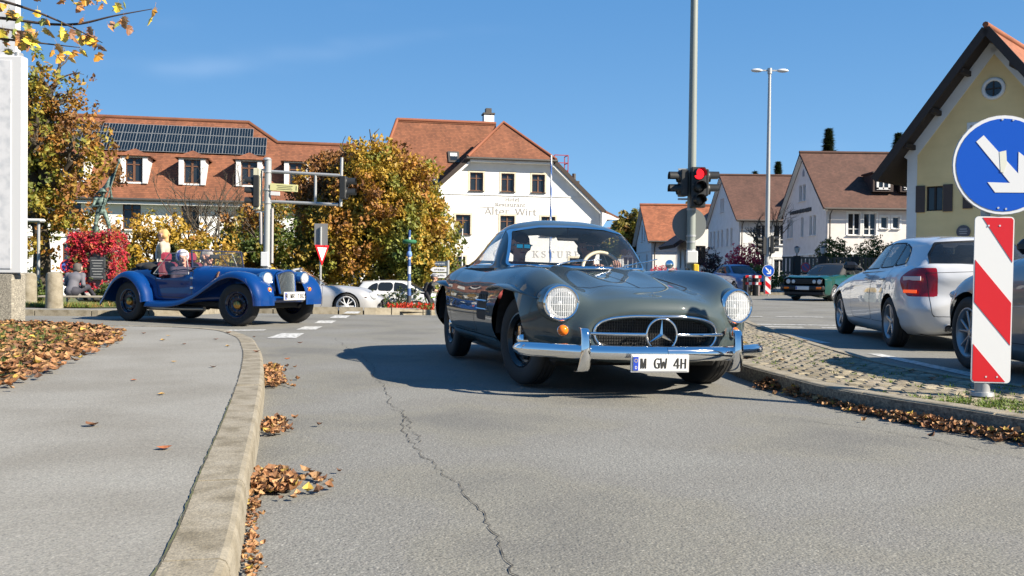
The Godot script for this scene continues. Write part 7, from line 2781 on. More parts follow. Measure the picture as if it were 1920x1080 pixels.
func shrub(called: String, label: String, at: Vector3, radii: Vector3, count: int, tint, group := "", cat := "shrub") -> Node3D:
	var t := thing(called, label, cat, at, 0.0, group)
	var m := MB.new()
	for i in 6:
		var a := rnd(0, TAU)
		m.tube([Vector3.ZERO, Vector3(cos(a) * radii.x * 0.3, radii.y * 0.8, sin(a) * radii.z * 0.3), Vector3(cos(a) * radii.x * 0.7, radii.y * 1.5, sin(a) * radii.z * 0.7)], [0.03, 0.02, 0.01], 5)
	part(t, "stems", m, M.bark)
	var f := FastNoiseLite.new()
	f.seed = int(at.x * 3 + 90)
	f.frequency = 1.2
	var where := []
	var tints := []
	for i in count:
		var d := Vector3(rng.randfn(0, 1), rng.randfn(0, 1), rng.randfn(0, 1)).normalized()
		var p := Vector3(0, radii.y, 0) + d * radii * pow(rng.randf(), 0.4) * (1.0 + 0.3 * f.get_noise_3dv(d * 2.0))
		if p.y < 0.03 or f.get_noise_3dv(p * 2.0) < -0.35:
			continue
		where.append(Transform3D(Basis.from_euler(Vector3(rnd(0, TAU), rnd(0, TAU), rnd(0, TAU))).scaled(Vector3.ONE * rnd(0.6, 1.1)), p))
		tints.append(tint.call(Vector3(d.x, d.y, d.z), f.get_noise_3dv(p * 1.5) + rnd(-0.3, 0.3)))
	many(t, "foliage", M.small_clump, M.leaf, where, tints)
	return t

func greenery() -> void:
	var big := clump_mesh(13, 0.24, 0.135)
	var mid := clump_mesh(10, 0.2, 0.12)
	M.small_clump = clump_mesh(10, 0.13, 0.075)
	var nd := MB.new()
	for i in 10:
		var a := TAU * i / 10
		var d := Vector3(cos(a), rnd(-0.35, 0.1), sin(a)) * rnd(0.25, 0.5)
		nd.tri(Vector3.ZERO + d.cross(Vector3.UP) * 0.16, Vector3.ZERO - d.cross(Vector3.UP) * 0.16, d, Vector3.UP)
	M.needles = nd.mesh()
	var green := Color(0.075, 0.11, 0.018)
	var lime := Color(0.2, 0.205, 0.03)
	var gold := Color(0.38, 0.24, 0.026)
	var orange := Color(0.33, 0.145, 0.024)
	var brown := Color(0.17, 0.08, 0.03)
	# the big tree in the middle, gold and rust on top, green below and to the right
	var a := func(q: Vector3, n: float) -> Color: return ramp(0.46 - q.y * 0.28 + q.x * 0.18 + n * 0.75, [brown, orange, gold, gold, lime, lime, green])
	tree("autumn_tree", "broad autumn tree of gold and green leaves left of the inn gable", Vector3(-5.6, 0.3, -41.0), 0.24, [[Vector3(0, 4.4, 0), Vector3(2.7, 2.7, 2.5)], [Vector3(-0.6, 5.9, 0), Vector3(1.8, 1.35, 1.8)], [Vector3(1.2, 3.0, 0.3), Vector3(2.1, 2.3, 2.1)], [Vector3(-1.6, 2.8, 0.5), Vector3(2.0, 2.2, 2.0)], [Vector3(1.6, 1.6, 0.2), Vector3(1.8, 1.2, 1.6)]], 5600, big, a, -0.22, "autumn trees along the square")
	var a2 := func(q: Vector3, n: float) -> Color: return ramp(0.28 - q.y * 0.28 + q.x * 0.1 + n * 0.8, [brown, orange, gold, gold, lime, green])
	tree("autumn_tree", "rust brown autumn tree leaning against the left side of the broad gold one", Vector3(-8.4, 0.45, -43.0), 0.2, [[Vector3(0, 4.6, 0), Vector3(1.9, 2.2, 1.9)], [Vector3(0.5, 5.7, 0), Vector3(1.3, 1.2, 1.3)], [Vector3(0, 2.6, 0), Vector3(1.9, 1.9, 1.7)]], 2700, big, a2, -0.2, "autumn trees along the square")
	var a3 := func(q: Vector3, n: float) -> Color: return ramp(0.55 - q.y * 0.25 + n * 0.8, [brown, orange, Color(0.24, 0.19, 0.03), green, green, Color(0.03, 0.045, 0.012)])
	tree("autumn_tree", "thin dark green tree with see-through gaps behind the signal gantry", Vector3(-10.6, 0, -40.0), 0.14, [[Vector3(0, 3.2, 0), Vector3(1.9, 1.7, 1.6)], [Vector3(-1.0, 2.1, 0), Vector3(1.5, 1.4, 1.4)], [Vector3(1.2, 2.0, 0), Vector3(1.6, 1.5, 1.4)], [Vector3(0.2, 1.0, 0.4), Vector3(2.0, 0.8, 1.2)]], 2000, big, a3, 0.0, "autumn trees along the square")
	# the tall tree at the left edge
	var b := func(q: Vector3, n: float) -> Color: return ramp(0.52 - q.x * 0.42 - q.y * 0.10 + n * 0.7, [brown, Color(0.22, 0.11, 0.03), orange, Color(0.3, 0.23, 0.03), lime, Color(0.1, 0.13, 0.02), green])
	tree("tall_tree", "tall thinning tree with brown and green leaves beside the white panel", Vector3(-15.4, 0.6, -30.5), 0.28, [[Vector3(-0.4, 5.6, 0), Vector3(1.7, 1.9, 1.8)], [Vector3(0.8, 4.6, 0.2), Vector3(1.9, 1.7, 1.7)], [Vector3(-0.6, 3.6, 0.4), Vector3(2.0, 2.0, 1.8)], [Vector3(0.9, 2.6, 0.5), Vector3(1.8, 1.6, 1.6)], [Vector3(0.6, 6.6, 0), Vector3(1.2, 1.1, 1.2)], [Vector3(-0.8, 7.6, 0), Vector3(1.0, 1.0, 0.9)]], 3000, mid, b, 0.04, "", 3)
	var c := func(q: Vector3, n: float) -> Color: return ramp(0.5 + n * 0.7 - q.y * 0.2, [orange, gold, gold, lime, green])
	tree("golden_tree", "low golden tree behind the ivy covered monument", Vector3(-13.2, 0, -34.5), 0.12, [[Vector3(0, 2.6, 0), Vector3(2.0, 1.3, 1.5)], [Vector3(-1.8, 1.8, 0), Vector3(1.7, 1.3, 1.3)], [Vector3(1.7, 2.2, 0), Vector3(1.5, 1.2, 1.3)], [Vector3(0.4, 1.2, 0.4), Vector3(2.6, 0.9, 1.1)]], 1700, mid, c, -0.12)
	bare_tree("leafless tree of tangled twigs before the long white house", Vector3(-14.6, 0, -46.0), 5.2, 1.9)
	bare_tree("leafless tree with forked trunk beside the woman's head", Vector3(-16.4, 0, -47.5), 5.0, 2.0)
	bare_tree("smaller leafless tree at the corner of the long white house", Vector3(-12.6, 0, -45.0), 4.3, 1.6)
	# hedge behind the silver cabriolet and left hedges
	var hg := func(q: Vector3, n: float) -> Color: return ramp(0.5 + n * 0.8, [Color(0.09, 0.11, 0.02), green, Color(0.03, 0.05, 0.012), Color(0.02, 0.035, 0.01)])
	for q in [[-8.6, -34.0, 1.5, "clipped dark hedge behind the windscreen of the silver cabriolet"], [-6.2, -33.0, 1.4, "clipped dark hedge behind the bonnet of the silver cabriolet"], [-4.3, -36.0, 1.3, "rounded green bush under the broad autumn tree"], [-11.5, -33.0, 1.2, "low dark bush left of the signal gantry"]]:
		shrub("hedge", q[3], Vector3(q[0], 0, q[1]), Vector3(q[2], 0.62, 0.8), 620, hg, "", "hedge")
	shrub("laurel_bush", "dark green bush at the foot of the ivy monument", Vector3(-10.6, 0, -25.2), Vector3(0.7, 0.42, 0.5), 420, hg)
	shrub("rose_bush", "dark bush beside the left foot of the ivy monument", Vector3(-12.9, 0, -24.5), Vector3(0.65, 0.45, 0.5), 380, hg)
	shrub("yew_bush", "dark evergreen bush beside the white panel", Vector3(-15.2, 0, -27.5), Vector3(0.9, 1.15, 0.8), 800, hg)
	conifer("narrow dark cypress behind the walking woman", Vector3(-12.0, 0, -33.0), 2.6, 0.55)
	conifer("squat dark conifer right of the ivy monument", Vector3(-11.4, 0, -30.5), 1.7, 0.7)
	conifer("tall dark conifer above the ridge of the office house", Vector3(33.0, 0, -98.0), 16.4, 4.6)
	conifer("dark conifer between the office house and the yellow house", Vector3(40.3, 0, -98.0), 16.0, 4.6)
	conifer("dark conifer over the ridge behind the street lamp", Vector3(35.4, 0, -125.0), 16.2, 4.4)
	conifer("thin dark conifer left of the street lamp top of the roof", Vector3(32.6, 0, -126.0), 15.0, 1.6)
	# far autumn trees over the roofs
	var far := func(q: Vector3, n: float) -> Color: return ramp(0.5 + n * 0.8, [Color(0.22, 0.12, 0.03), Color(0.2, 0.15, 0.03), lime, green])
	var vast := clump_mesh(10, 0.7, 0.5)
	for q in [[23.0, -130.0, 10.4, 4.2, "round autumn tree over the cottage roof, left of the signal pole"], [28.5, -132.0, 10.6, 3.6, "autumn tree between the signal pole and the white house gable"], [17.5, -134.0, 10.2, 3.0, "thin autumn tree at the left end of the cottage ridge"], [12.5, -140.0, 6.2, 3.0, "low far tree between the inn and the cottage"], [36.0, -126.0, 13.2, 4.0, "brown far tree behind the white house ridge"]]:
		tree("far_tree", q[4], Vector3(q[0], 0, q[1]), 0.25, [[Vector3(0, q[2] * 0.72, 0), Vector3(q[3], q[2] * 0.3, q[3])], [Vector3(q[3] * 0.6, q[2] * 0.6, 0), Vector3(q[3] * 0.7, q[2] * 0.25, q[3])], [Vector3(-q[3] * 0.6, q[2] * 0.6, 0), Vector3(q[3] * 0.7, q[2] * 0.25, q[3])]], 420, vast, far, -0.2, "", 2)
	# bushes and the red shrub on the right
	var red := func(q: Vector3, n: float) -> Color: return ramp(0.5 + n, [Color(0.6, 0.04, 0.09), Color(0.5, 0.03, 0.08), Color(0.26, 0.02, 0.05)])
	var r := shrub("red_shrub", "bright red shrub in front of the shaded white house", Vector3(12.2, 0, -49.0), Vector3(1.05, 1.25, 0.9), 700, red)
	r.position.y = 0.1
	shrub("dark_shrub", "dark purple leafless shrub left of the bright red one", Vector3(10.7, 0, -50.0), Vector3(0.7, 1.2, 0.7), 330, func(q: Vector3, n: float) -> Color: return ramp(0.5 + n, [Color(0.08, 0.02, 0.03), Color(0.04, 0.02, 0.025), Color(0.03, 0.03, 0.015)]))
	shrub("green_shrub", "yellow-green shrub below the bright red one", Vector3(12.7, 0, -47.5), Vector3(1.2, 0.75, 0.8), 560, func(q: Vector3, n: float) -> Color: return ramp(0.5 + n, [lime, green, Color(0.2, 0.14, 0.03)]))
	shrub("red_shrub", "small dull red bush at the foot of the signal pole's cottage", Vector3(9.4, 0, -58.0), Vector3(0.9, 0.8, 0.8), 300, red)
	bare_tree("slim leafless tree before the downpipe of the white house", Vector3(13.5, 0, -50.0), 3.9, 0.8)
	for q in [[17.7, -51.5, 1.0, 1.25, "round clipped bush behind the left lantern of the fence"], [20.4, -52.5, 1.15, 1.3, "round clipped bush behind the right end of the fence"]]:
		shrub("round_bush", q[4], Vector3(q[0], 0.6, q[1]), Vector3(q[2], q[3], q[2]), 800, func(w: Vector3, n: float) -> Color: return ramp(0.5 + n * 0.8, [Color(0.1, 0.11, 0.025), green, Color(0.03, 0.05, 0.012)]))
	# red flowers in the bed, a countless carpet
	var where := []
	var tints := []
	for i in 420:
		where.append(Transform3D(Basis(Vector3.UP, rnd(0, TAU)).scaled(Vector3.ONE * rnd(0.5, 0.8)), Vector3(rnd(-3.6, -2.2), rnd(-0.3, -0.05), rnd(-27.4, -26.2))))
		tints.append(shade(Color(0.55, 0.03, 0.01), rnd(0.6, 1.2)) if rng.randf() < 0.7 else shade(green, rnd(0.8, 1.4)))
	tag(many(self, "red_flowers", M.small_clump, M.leaf, where, tints), "bed of bright red flowers behind the kerb left of the cyclist", "flowers", "", "stuff")
	overhanging_branch()

func overhanging_branch() -> void:
	var t := thing("maple_tree", "near maple whose yellow leaved twigs hang into the top left corner", "tree", Vector3(-6.9, 0, -6.6))
	var m := MB.new()
	m.tube([Vector3(0, 0, 0), Vector3(0.05, 1.2, 0), Vector3(-0.05, 2.6, 0.1), Vector3(0.1, 4.5, 0)], [0.2, 0.16, 0.14, 0.1], 10)
	part(t, "trunk", m, M.bark)
	var twigs := [
		[Vector3(0, 2.5, 0), Vector3(1.6, 2.72, -0.2), Vector3(3.0, 2.73, -0.35), Vector3(3.65, 2.70, -0.4), Vector3(3.9, 2.76, -0.4), Vector3(4.17, 2.83, -0.45)],
		[Vector3(1.9, 2.73, -0.25), Vector3(2.7, 2.90, -0.3), Vector3(3.25, 2.80, -0.3), Vector3(3.62, 2.66, -0.35), Vector3(3.82, 2.56, -0.4)],
		[Vector3(1.5, 2.70, -0.2), Vector3(2.6, 2.60, -0.25), Vector3(3.3, 2.53, -0.25), Vector3(3.7, 2.50, -0.3)],
		[Vector3(2.2, 2.9, -0.3), Vector3(3.0, 2.98, -0.25), Vector3(3.6, 2.93, -0.35), Vector3(3.9, 2.95, -0.4)],
		[Vector3(2.8, 2.73, -0.3), Vector3(3.1, 2.62, -0.2), Vector3(3.4, 2.58, -0.2)],
	]
	for w in twigs:
		m = MB.new()
		var c := curve(w, 6)
		var rad := []
		for i in c.size():
			rad.append(lerpf(0.018, 0.003, float(i) / (c.size() - 1)) * (2.2 if w == twigs[0] and i < 6 else 1.0))
		m.tube(c, rad, 6)
		part(t, "twig", m, mat(0.05, 0.035, 0.03, 0.9))
	var shapes := []
	for k in 5:
		m = MB.new()
		# a lobed leaf: five points, folded along the midrib
		var pts := []
		for q in [[0.0, 0.0], [0.34, 0.05], [0.26, 0.25], [0.52, 0.42], [0.30, 0.55], [0.28, 0.78], [0.0, 1.0]]:
			pts.append(Vector2(q[0], q[1]))
		for sd in [-1.0, 1.0]:
			for i in range(1, 6):
				var A := Vector3(0, 0, 0.35)
				var p: Vector2 = pts[i]
				var q: Vector2 = pts[i + 1]
				m.tri(Vector3(0, 0.08 + 0.02 * k, 0.4), Vector3(sd * p.x, -0.18 * p.x * (1 + 0.3 * k), p.y), Vector3(sd * q.x, -0.18 * q.x * (1 + 0.3 * k), q.y), Vector3.UP)
			m.tri(Vector3(0, 0.08 + 0.02 * k, 0.4), Vector3(0, 0, 0), Vector3(sd * pts[1].x, -0.05, pts[1].y), Vector3.UP)
		m.cyl(Vector3(0, 0, 0.02), Vector3(0, 0.06, -0.45), 0.012, 0.01, 4, false)
		shapes.append(m.mesh())
	var cols := []
	for q in [[0.55, 0.36, 0.02], [0.5, 0.24, 0.02], [0.36, 0.15, 0.03], [0.18, 0.2, 0.03], [0.2, 0.09, 0.04], [0.5, 0.4, 0.04]]:
		var lm := (M.leaf as StandardMaterial3D).duplicate() as StandardMaterial3D
		lm.backlight = Color(0.4, 0.4, 0.35)
		lm.albedo_color = lin(q[0], q[1], q[2])
		cols.append(lm)
	for i in 150:
		var w: Array = twigs[rng.randi_range(0, 4)]
		var c := curve(w, 6)
		var k := rng.randi_range(int(c.size() * 0.35), c.size() - 1)
		var p: Vector3 = c[k] + Vector3(rnd(-0.05, 0.05), rnd(-0.09, 0.015), rnd(-0.12, 0.12))
		if p.x > 3.97 and i % 4:
			continue
		var b := Basis.from_euler(Vector3(rnd(0.3, 1.5), rnd(0, TAU), rnd(-0.6, 0.6)))
		again(t, "leaf", shapes[rng.randi_range(0, 4)], cols[rng.randi_range(0, 5)], Transform3D(b.scaled(Vector3.ONE * rnd(0.055, 0.095)), p))


# ------------------------------------------------------------------ signals, signs, posts
func disc(m: MB, o: Vector3, r: float, deep: float, seg := 40) -> void:
	m.cyl(o, o + Vector3(0, 0, deep), r, r, seg)

func signal_head(up: Node, tf: Transform3D, lamps: int, lit: int, s := 1.0) -> void:
	# faces +z
	var h := hub(up, "signal_head", tf)
	var m := MB.new()
	var each := 0.27 * s
	m.box(Vector3(0, 0, -0.07 * s), Vector3(0.3 * s, each * lamps + 0.03, 0.16 * s), 0.02)
	part(h, "housing", m, M.signal_black)
	for i in lamps:
		var y := (lamps - 1) * 0.5 * each - i * each
		m = MB.new()
		m.xf = Transform3D(Basis(Vector3.RIGHT, Vector3.BACK, Vector3.DOWN), Vector3(0, y, 0.008))
		var r := 0.115 * s
		m.lathe([Vector2(r, 0.0), Vector2(r * 0.97, 0.23 * s)], 20, 60, PI * 0.88, TAU + PI * 0.12)
		m.lathe([Vector2(r * 1.12, 0.0), Vector2(r, 0.02), Vector2(r, 0.05)], 24, 60)
		part(h, "visor", m, M.signal_black)
		m = MB.new()
		var pr := []
		for k in 5:
			var a := PI / 2 * k / 4
			pr.append(Vector2(cos(a) * r * 0.94, 0.02 + sin(a) * 0.03))
		m.xf = Transform3D(Basis(Vector3.RIGHT, Vector3.BACK, Vector3.DOWN), Vector3(0, y, 0.0))
		m.lathe(pr, 24, 70)
		part(h, "signal_lens", m, M.red_light if i == lit else mat(0.012, 0.014, 0.014, 0.3), "glowing red lens" if i == lit else "")

func band(m: MB, o: Vector3, r: float) -> void:
	m.cyl(o - Vector3(0, 0.02, 0), o + Vector3(0, 0.02, 0), r, r, 20)

func arrow_sign(up: Node, tf: Transform3D, R: float, called := "direction_disc") -> void:
	var d := hub(up, called, tf)
	var m := MB.new()
	disc(m, Vector3(0, 0, -0.006), R, 0.008)
	part(d, "disc_back", m, mat(0.4, 0.4, 0.4, 0.4, 0.5))
	m = MB.new()
	disc(m, Vector3(0, 0, 0.002), R * 0.99, 0.003)
	part(d, "disc_rim", m, mat(0.72, 0.73, 0.74, 0.35))
	m = MB.new()
	disc(m, Vector3(0, 0, 0.005), R * 0.93, 0.003)
	part(d, "disc_face", m, M.sign_blue)
	m = MB.new()
	var poly := PackedVector2Array()
	for q in [[835, 545], [868, 515], [1028, 694], [1028, 592], [1073, 628], [1066, 783], [925, 783], [890, 735], [992, 738]]:
		poly.append(Vector2((q[0] - 964) / 234.0, -(q[1] - 654) / 234.0) * R)
	m.prism(poly, 0.008, 0.011)
	part(d, "arrow", m, mat(0.72, 0.73, 0.74, 0.35))
	if R > 0.2:
		m = MB.new()
		m.prism(PackedVector2Array([Vector2(-0.10, 0.26) * R, Vector2(0.03, 0.29) * R, Vector2(0.05, 0.02) * R, Vector2(-0.01, -0.16) * R, Vector2(-0.07, -0.14) * R]), 0.011, 0.013)
		part(d, "tape_patch", m, mat(0.66, 0.67, 0.58, 0.5))
		for q in [[0.16, 0.9], [-0.05, 0.91], [0.05, -0.88], [-0.1, -0.86]]:
			m = MB.new()
			disc(m, Vector3(q[0] * R, q[1] * R, 0.008), 0.007, 0.004, 10)
			part(d, "rivet", m, mat(0.6, 0.6, 0.6, 0.3, 0.6))

func striped_board(up: Node, tf: Transform3D, w: float, h: float) -> void:
	var b := hub(up, "striped_board", tf)
	var m := MB.new()
	var poly := PackedVector2Array()
	for c in [[1, 1, 0.0], [-1, 1, 0.5], [-1, -1, 1.0], [1, -1, 1.5]]:
		for k in 5:
			var a: float = PI * c[2] + PI / 2 * k / 4
			poly.append(Vector2(c[0] * (w * 0.5 - 0.025) + cos(a) * 0.025, c[1] * (h * 0.5 - 0.025) + sin(a) * 0.025))
	m.prism(poly, -0.008, 0.0)
	part(b, "board_sheet", m, mat(0.74, 0.75, 0.75, 0.35))
	var e := 0.008
	var x0 := -w * 0.5 + e
	var x1 := w * 0.5 - e
	var Y := func(t: float) -> float: return h * 0.5 - e - t * (h - 2 * e)
	for q in [[[x0 + w * 0.16, 0.0], [x1 - 0.012, 0.0], [x1, 0.012], [x1, 0.27]], [[x0, 0.258], [x1, 0.517], [x1, 0.775], [x0, 0.516]], [[x0, 0.772], [x1 - w * 0.1, 1.0], [x0 + 0.012, 1.0], [x0, 0.988]]]:
		m = MB.new()
		var p := PackedVector2Array()
		for k in q:
			p.append(Vector2(k[0], Y.call(k[1])))
		m.prism(p, 0.0, 0.0025)
		part(b, "red_stripe", m, M.sign_red)

func street() -> void:
	M.signal_black = mat(0.018, 0.019, 0.019, 0.5)
	M.sign_blue = mat(0.008, 0.085, 0.5, 0.22)
	M.sign_red = mat(0.62, 0.014, 0.02, 0.3)
	M.grey_paint = mat(0.24, 0.265, 0.24, 0.5)
	M.galv = mat(0.42, 0.43, 0.43, 0.45, 0.4)
	var rl := StandardMaterial3D.new()
	rl.albedo_color = lin(0.5, 0.01, 0.01)
	rl.emission_enabled = true
	rl.emission = lin(1.0, 0.02, 0.03)
	rl.emission_energy_multiplier = 0.75
	M.red_light = rl
	# the arrow sign and striped board on the island
	var t := thing("island_sign", "blue arrow disc over a red and white striped board at the right edge", "traffic sign", Vector3(3.005, 0.125, -5.9), deg_to_rad(-4.0))
	t.scale = Vector3.ONE * 0.965
	var m := MB.new()
	m.cyl(Vector3(0, 0, -0.05), Vector3(0, 0.025, -0.05), 0.075, 0.07, 20)
	m.cyl(Vector3(0, 0.02, -0.05), Vector3(0, 0.2, -0.05), 0.048, 0.046, 18)
	part(t, "foot", m, M.galv)
	m = MB.new()
	m.cyl(Vector3(0, 0.0, -0.05), Vector3(0.0, 1.75, -0.05), 0.03, 0.03, 16)
	part(t, "post", m, M.galv)
	striped_board(t, Transform3D(Basis(Vector3.BACK, -0.008), Vector3(0.035, 0.635, 0.0)), 0.25, 1.09)
	m = MB.new()
	for q in [[-0.035, 0.13], [0.035, 0.13], [-0.035, 1.12], [0.035, 1.12]]:
		disc(m, Vector3(0.035 + q[0], q[1], 0.0), 0.006, 0.005, 10)
	part(t, "rivets", m, mat(0.7, 0.7, 0.7, 0.3, 0.5))
	arrow_sign(t, Transform3D(Basis(), Vector3(0.085, 1.515, 0.005)), 0.325)
	# central signal pole
	t = thing("signal_pole", "tall grey pole with a red traffic light behind the grey coupe", "traffic light", Vector3(3.86, 0.12, -20.2))
	m = MB.new()
	m.cyl(Vector3(0, -0.1, 0), Vector3(0, 9.5, 0), 0.098, 0.072, 24)
	part(t, "pole", m, M.grey_paint)
	m = MB.new()
	for y in [1.32, 1.5, 1.63, 2.2, 3.0, 0.9]:
		band(m, Vector3(0, y, 0), 0.104)
	part(t, "clamp_bands", m, M.galv)
	signal_head(t, Transform3D(Basis(Vector3.UP, deg_to_rad(4)), Vector3(0.10, 2.66, 0.25)), 3, 0, 1.03)
	signal_head(t, Transform3D(Basis(Vector3.UP, deg_to_rad(-84)), Vector3(-0.27, 2.76, 0.05)), 2, -1, 1.0)
	signal_head(t, Transform3D(Basis(Vector3.UP, deg_to_rad(86)), Vector3(0.33, 2.77, 0.05)), 2, -1, 1.0)
	m = MB.new()
	m.box(Vector3(-0.11, 2.76, 0.0), Vector3(0.16, 0.5, 0.08), 0.01)
	part(t, "backing_box", m, M.signal_black)
	m = MB.new()
	for y in [2.42, 3.06]:
		m.bar(Vector3(-0.3, y, 0.02), Vector3(0.35, y, 0.02), 0.03, 0.04)
	m.bar(Vector3(0.1, 3.06, 0.02), Vector3(0.1, 3.06, 0.2), 0.04, 0.03)
	m.bar(Vector3(0.1, 2.25, 0.02), Vector3(0.1, 2.25, 0.2), 0.04, 0.03)
	part(t, "bracket", m, M.galv)
	m = MB.new()
	disc(m, Vector3(-0.02, 1.88, -0.13), 0.37, 0.012, 48)
	part(t, "sign_back", m, mat(0.16, 0.175, 0.17, 0.5))
	m = MB.new()
	m.box(Vector3(0.0, 1.17, 0.12), Vector3(0.24, 0.27, 0.12), 0.02)
	part(t, "white_box", m, mat(0.6, 0.61, 0.6, 0.4))
	m = MB.new()
	m.box(Vector3(0.085, 0.9, 0.13), Vector3(0.12, 0.24, 0.12), 0.02)
	part(t, "yellow_push_box", m, mat(0.7, 0.45, 0.03, 0.4))
	m = MB.new()
	m.box(Vector3(-0.09, 0.82, 0.08), Vector3(0.1, 0.22, 0.1), 0.02)
	part(t, "black_push_box", m, M.signal_black)
	m = MB.new()
	m.cyl(Vector3(0.14, 0.0, -0.04), Vector3(0.14, 0.55, -0.04), 0.03, 0.03, 10)
	part(t, "side_conduit", m, M.galv)
	# left signal gantry
	t = thing("signal_gantry", "grey gantry pole with two traffic lights on arms behind the blue roadster", "traffic light", Vector3(-6.55, 0, -24.9))
	m = MB.new()
	m.cyl(Vector3(0, 0, 0), Vector3(0.02, 4.15, 0), 0.098, 0.09, 22)
	part(t, "pole", m, mat(0.36, 0.38, 0.38, 0.5, 0.2))
	m = MB.new()
	m.cyl(Vector3(0, 4.14, 0), Vector3(0, 4.2, 0), 0.12, 0.08, 20)
	for y in [3.82, 3.35, 3.0, 1.3]:
		band(m, Vector3(0.01, y, 0), 0.118)
	part(t, "clamp_bands", m, M.galv)
	for y in [[3.84, 3.74, 2.0], [3.04, 2.97, 1.9]]:
		m = MB.new()
		m.cyl(Vector3(0.0, y[0], 0.0), Vector3(y[2], y[1], 0.05), 0.042, 0.042, 12)
		part(t, "arm", m, M.galv)
	m = MB.new()
	m.cyl(Vector3(1.29, 3.76, 0.03), Vector3(1.29, 3.0, 0.03), 0.038, 0.038, 12)
	part(t, "strut", m, M.galv)
	m = MB.new()
	m.cyl(Vector3(1.99, 4.22, 0.05), Vector3(1.97, 2.92, 0.05), 0.042, 0.042, 12)
	part(t, "hanger", m, M.galv)
	signal_head(t, Transform3D(Basis(Vector3.UP, deg_to_rad(88)), Vector3(2.12, 3.42, 0.05)), 2, -1, 1.05)
	m = MB.new()
	m.box(Vector3(-0.2, 3.36, -0.03), Vector3(0.05, 1.1, 0.3), 0.01)
	m.box(Vector3(-0.26, 3.36, 0.10), Vector3(0.17, 1.1, 0.03), 0.01)
	part(t, "pale_backboard", m, mat(0.62, 0.6, 0.44, 0.5))
	signal_head(t, Transform3D(Basis(Vector3.UP, deg_to_rad(-86)), Vector3(-0.33, 3.3, 0.05)), 3, -1, 1.0)
	m = MB.new()
	m.bar(Vector3(-0.3, 3.88, 0), Vector3(0, 3.88, 0), 0.04, 0.05)
	m.bar(Vector3(-0.3, 2.76, 0), Vector3(0, 2.76, 0), 0.04, 0.05)
	part(t, "bracket", m, M.galv)
	m = MB.new()
	m.xf = Transform3D(Basis(Vector3.BACK, -0.05), Vector3(0.47, 3.4, 0.1))
	m.box(Vector3.ZERO, Vector3(0.74, 0.19, 0.02), 0.005)
	part(t, "yellow_sign", m, mat(0.64, 0.62, 0.3, 0.4))
	m = MB.new()
	m.xf = Transform3D(Basis(Vector3.BACK, -0.05), Vector3(0.47, 3.4, 0.112))
	for i in 3:
		m.box(Vector3(0.02, 0.045 - 0.045 * i, 0), Vector3(0.42 - 0.05 * (i % 2), 0.014, 0.003))
	m.box(Vector3(0.33, 0, 0), Vector3(0.025, 0.11, 0.003))
	part(t, "sign_lines", m, mat(0.12, 0.11, 0.06, 0.5)).set_meta("kind", "stuff")
	m = MB.new()
	m.xf = Transform3D(Basis(Vector3.BACK, -0.05), Vector3(0.24, 3.24, 0.1))
	m.box(Vector3.ZERO, Vector3(0.25, 0.10, 0.02), 0.005)
	part(t, "white_plate", m, mat(0.7, 0.71, 0.71, 0.4))
	m = MB.new()
	m.cyl(Vector3(0.15, 1.4, 0.03), Vector3(0.15, 2.85, 0.03), 0.035, 0.035, 10)
	m.cyl(Vector3(-0.14, 1.9, 0.0), Vector3(-0.16, 2.75, 0.0), 0.05, 0.05, 10)
	part(t, "conduit", m, mat(0.45, 0.42, 0.41, 0.5))
	m = MB.new()
	m.box(Vector3(-0.02, 1.5, 0.12), Vector3(0.2, 0.38, 0.06), 0.01)
	part(t, "white_box", m, mat(0.66, 0.68, 0.7, 0.4))
	m = MB.new()
	m.box(Vector3(0.19, 1.14, 0.10), Vector3(0.14, 0.27, 0.14), 0.03)
	part(t, "yellow_push_box", m, mat(0.72, 0.46, 0.03, 0.4))
	# yield sign turned half away
	t = thing("yield_sign", "red and white give way triangle on a post before the autumn trees", "traffic sign", Vector3(-5.75, 0.2, -28.0), deg_to_rad(66))
	m = MB.new()
	m.cyl(Vector3(0, 0, 0), Vector3(0, 2.55, 0), 0.035, 0.035, 12)
	part(t, "post", m, M.galv)
	m = MB.new()
	m.prism(PackedVector2Array([Vector2(-0.36, 0.28), Vector2(0.36, 0.28), Vector2(0, -0.33)]), 0.04, 0.05)
	m.xf = Transform3D()
	for i in m.v.size():
		m.v[i].y += 1.72
	part(t, "triangle_border", m, M.sign_red)
	m = MB.new()
	m.prism(PackedVector2Array([Vector2(-0.24, 0.21), Vector2(0.24, 0.21), Vector2(0, -0.2)]), 0.05, 0.054)
	for i in m.v.size():
		m.v[i].y += 1.72
	part(t, "triangle_face", m, mat(0.74, 0.74, 0.74, 0.4))
	m = MB.new()
	m.xf = Transform3D(Basis(Vector3.UP, 2.0), Vector3(0, 2.35, 0))
	m.prism(PackedVector2Array([Vector2(-0.2, -0.35), Vector2(0.2, -0.35), Vector2(0.2, 0.3), Vector2(-0.2, 0.3)]), 0.04, 0.05)
	part(t, "turned_plate", m, mat(0.3, 0.3, 0.3, 0.4, 0.4))
	# street lamp with two heads and small signals
	t = thing("street_lamp", "tall slim grey street lamp with two arms against the sky", "street lamp", Vector3(11.45, 0.1, -42.0))
	m = MB.new()
	m.cyl(Vector3(0, 0, 0), Vector3(0, 4, 0), 0.12, 0.10, 18)
	m.cyl(Vector3(0, 4, 0), Vector3(0, 10.0, 0), 0.10, 0.065, 18)
	part(t, "pole", m, M.galv)
	m = MB.new()
	m.bar(Vector3(-0.5, 10.0, 0), Vector3(0.5, 10.0, 0), 0.06, 0.06)
	m.cyl(Vector3(0, 9.85, 0), Vector3(0, 10.1, 0), 0.1, 0.1, 14)
	part(t, "cross_arm", m, M.galv)
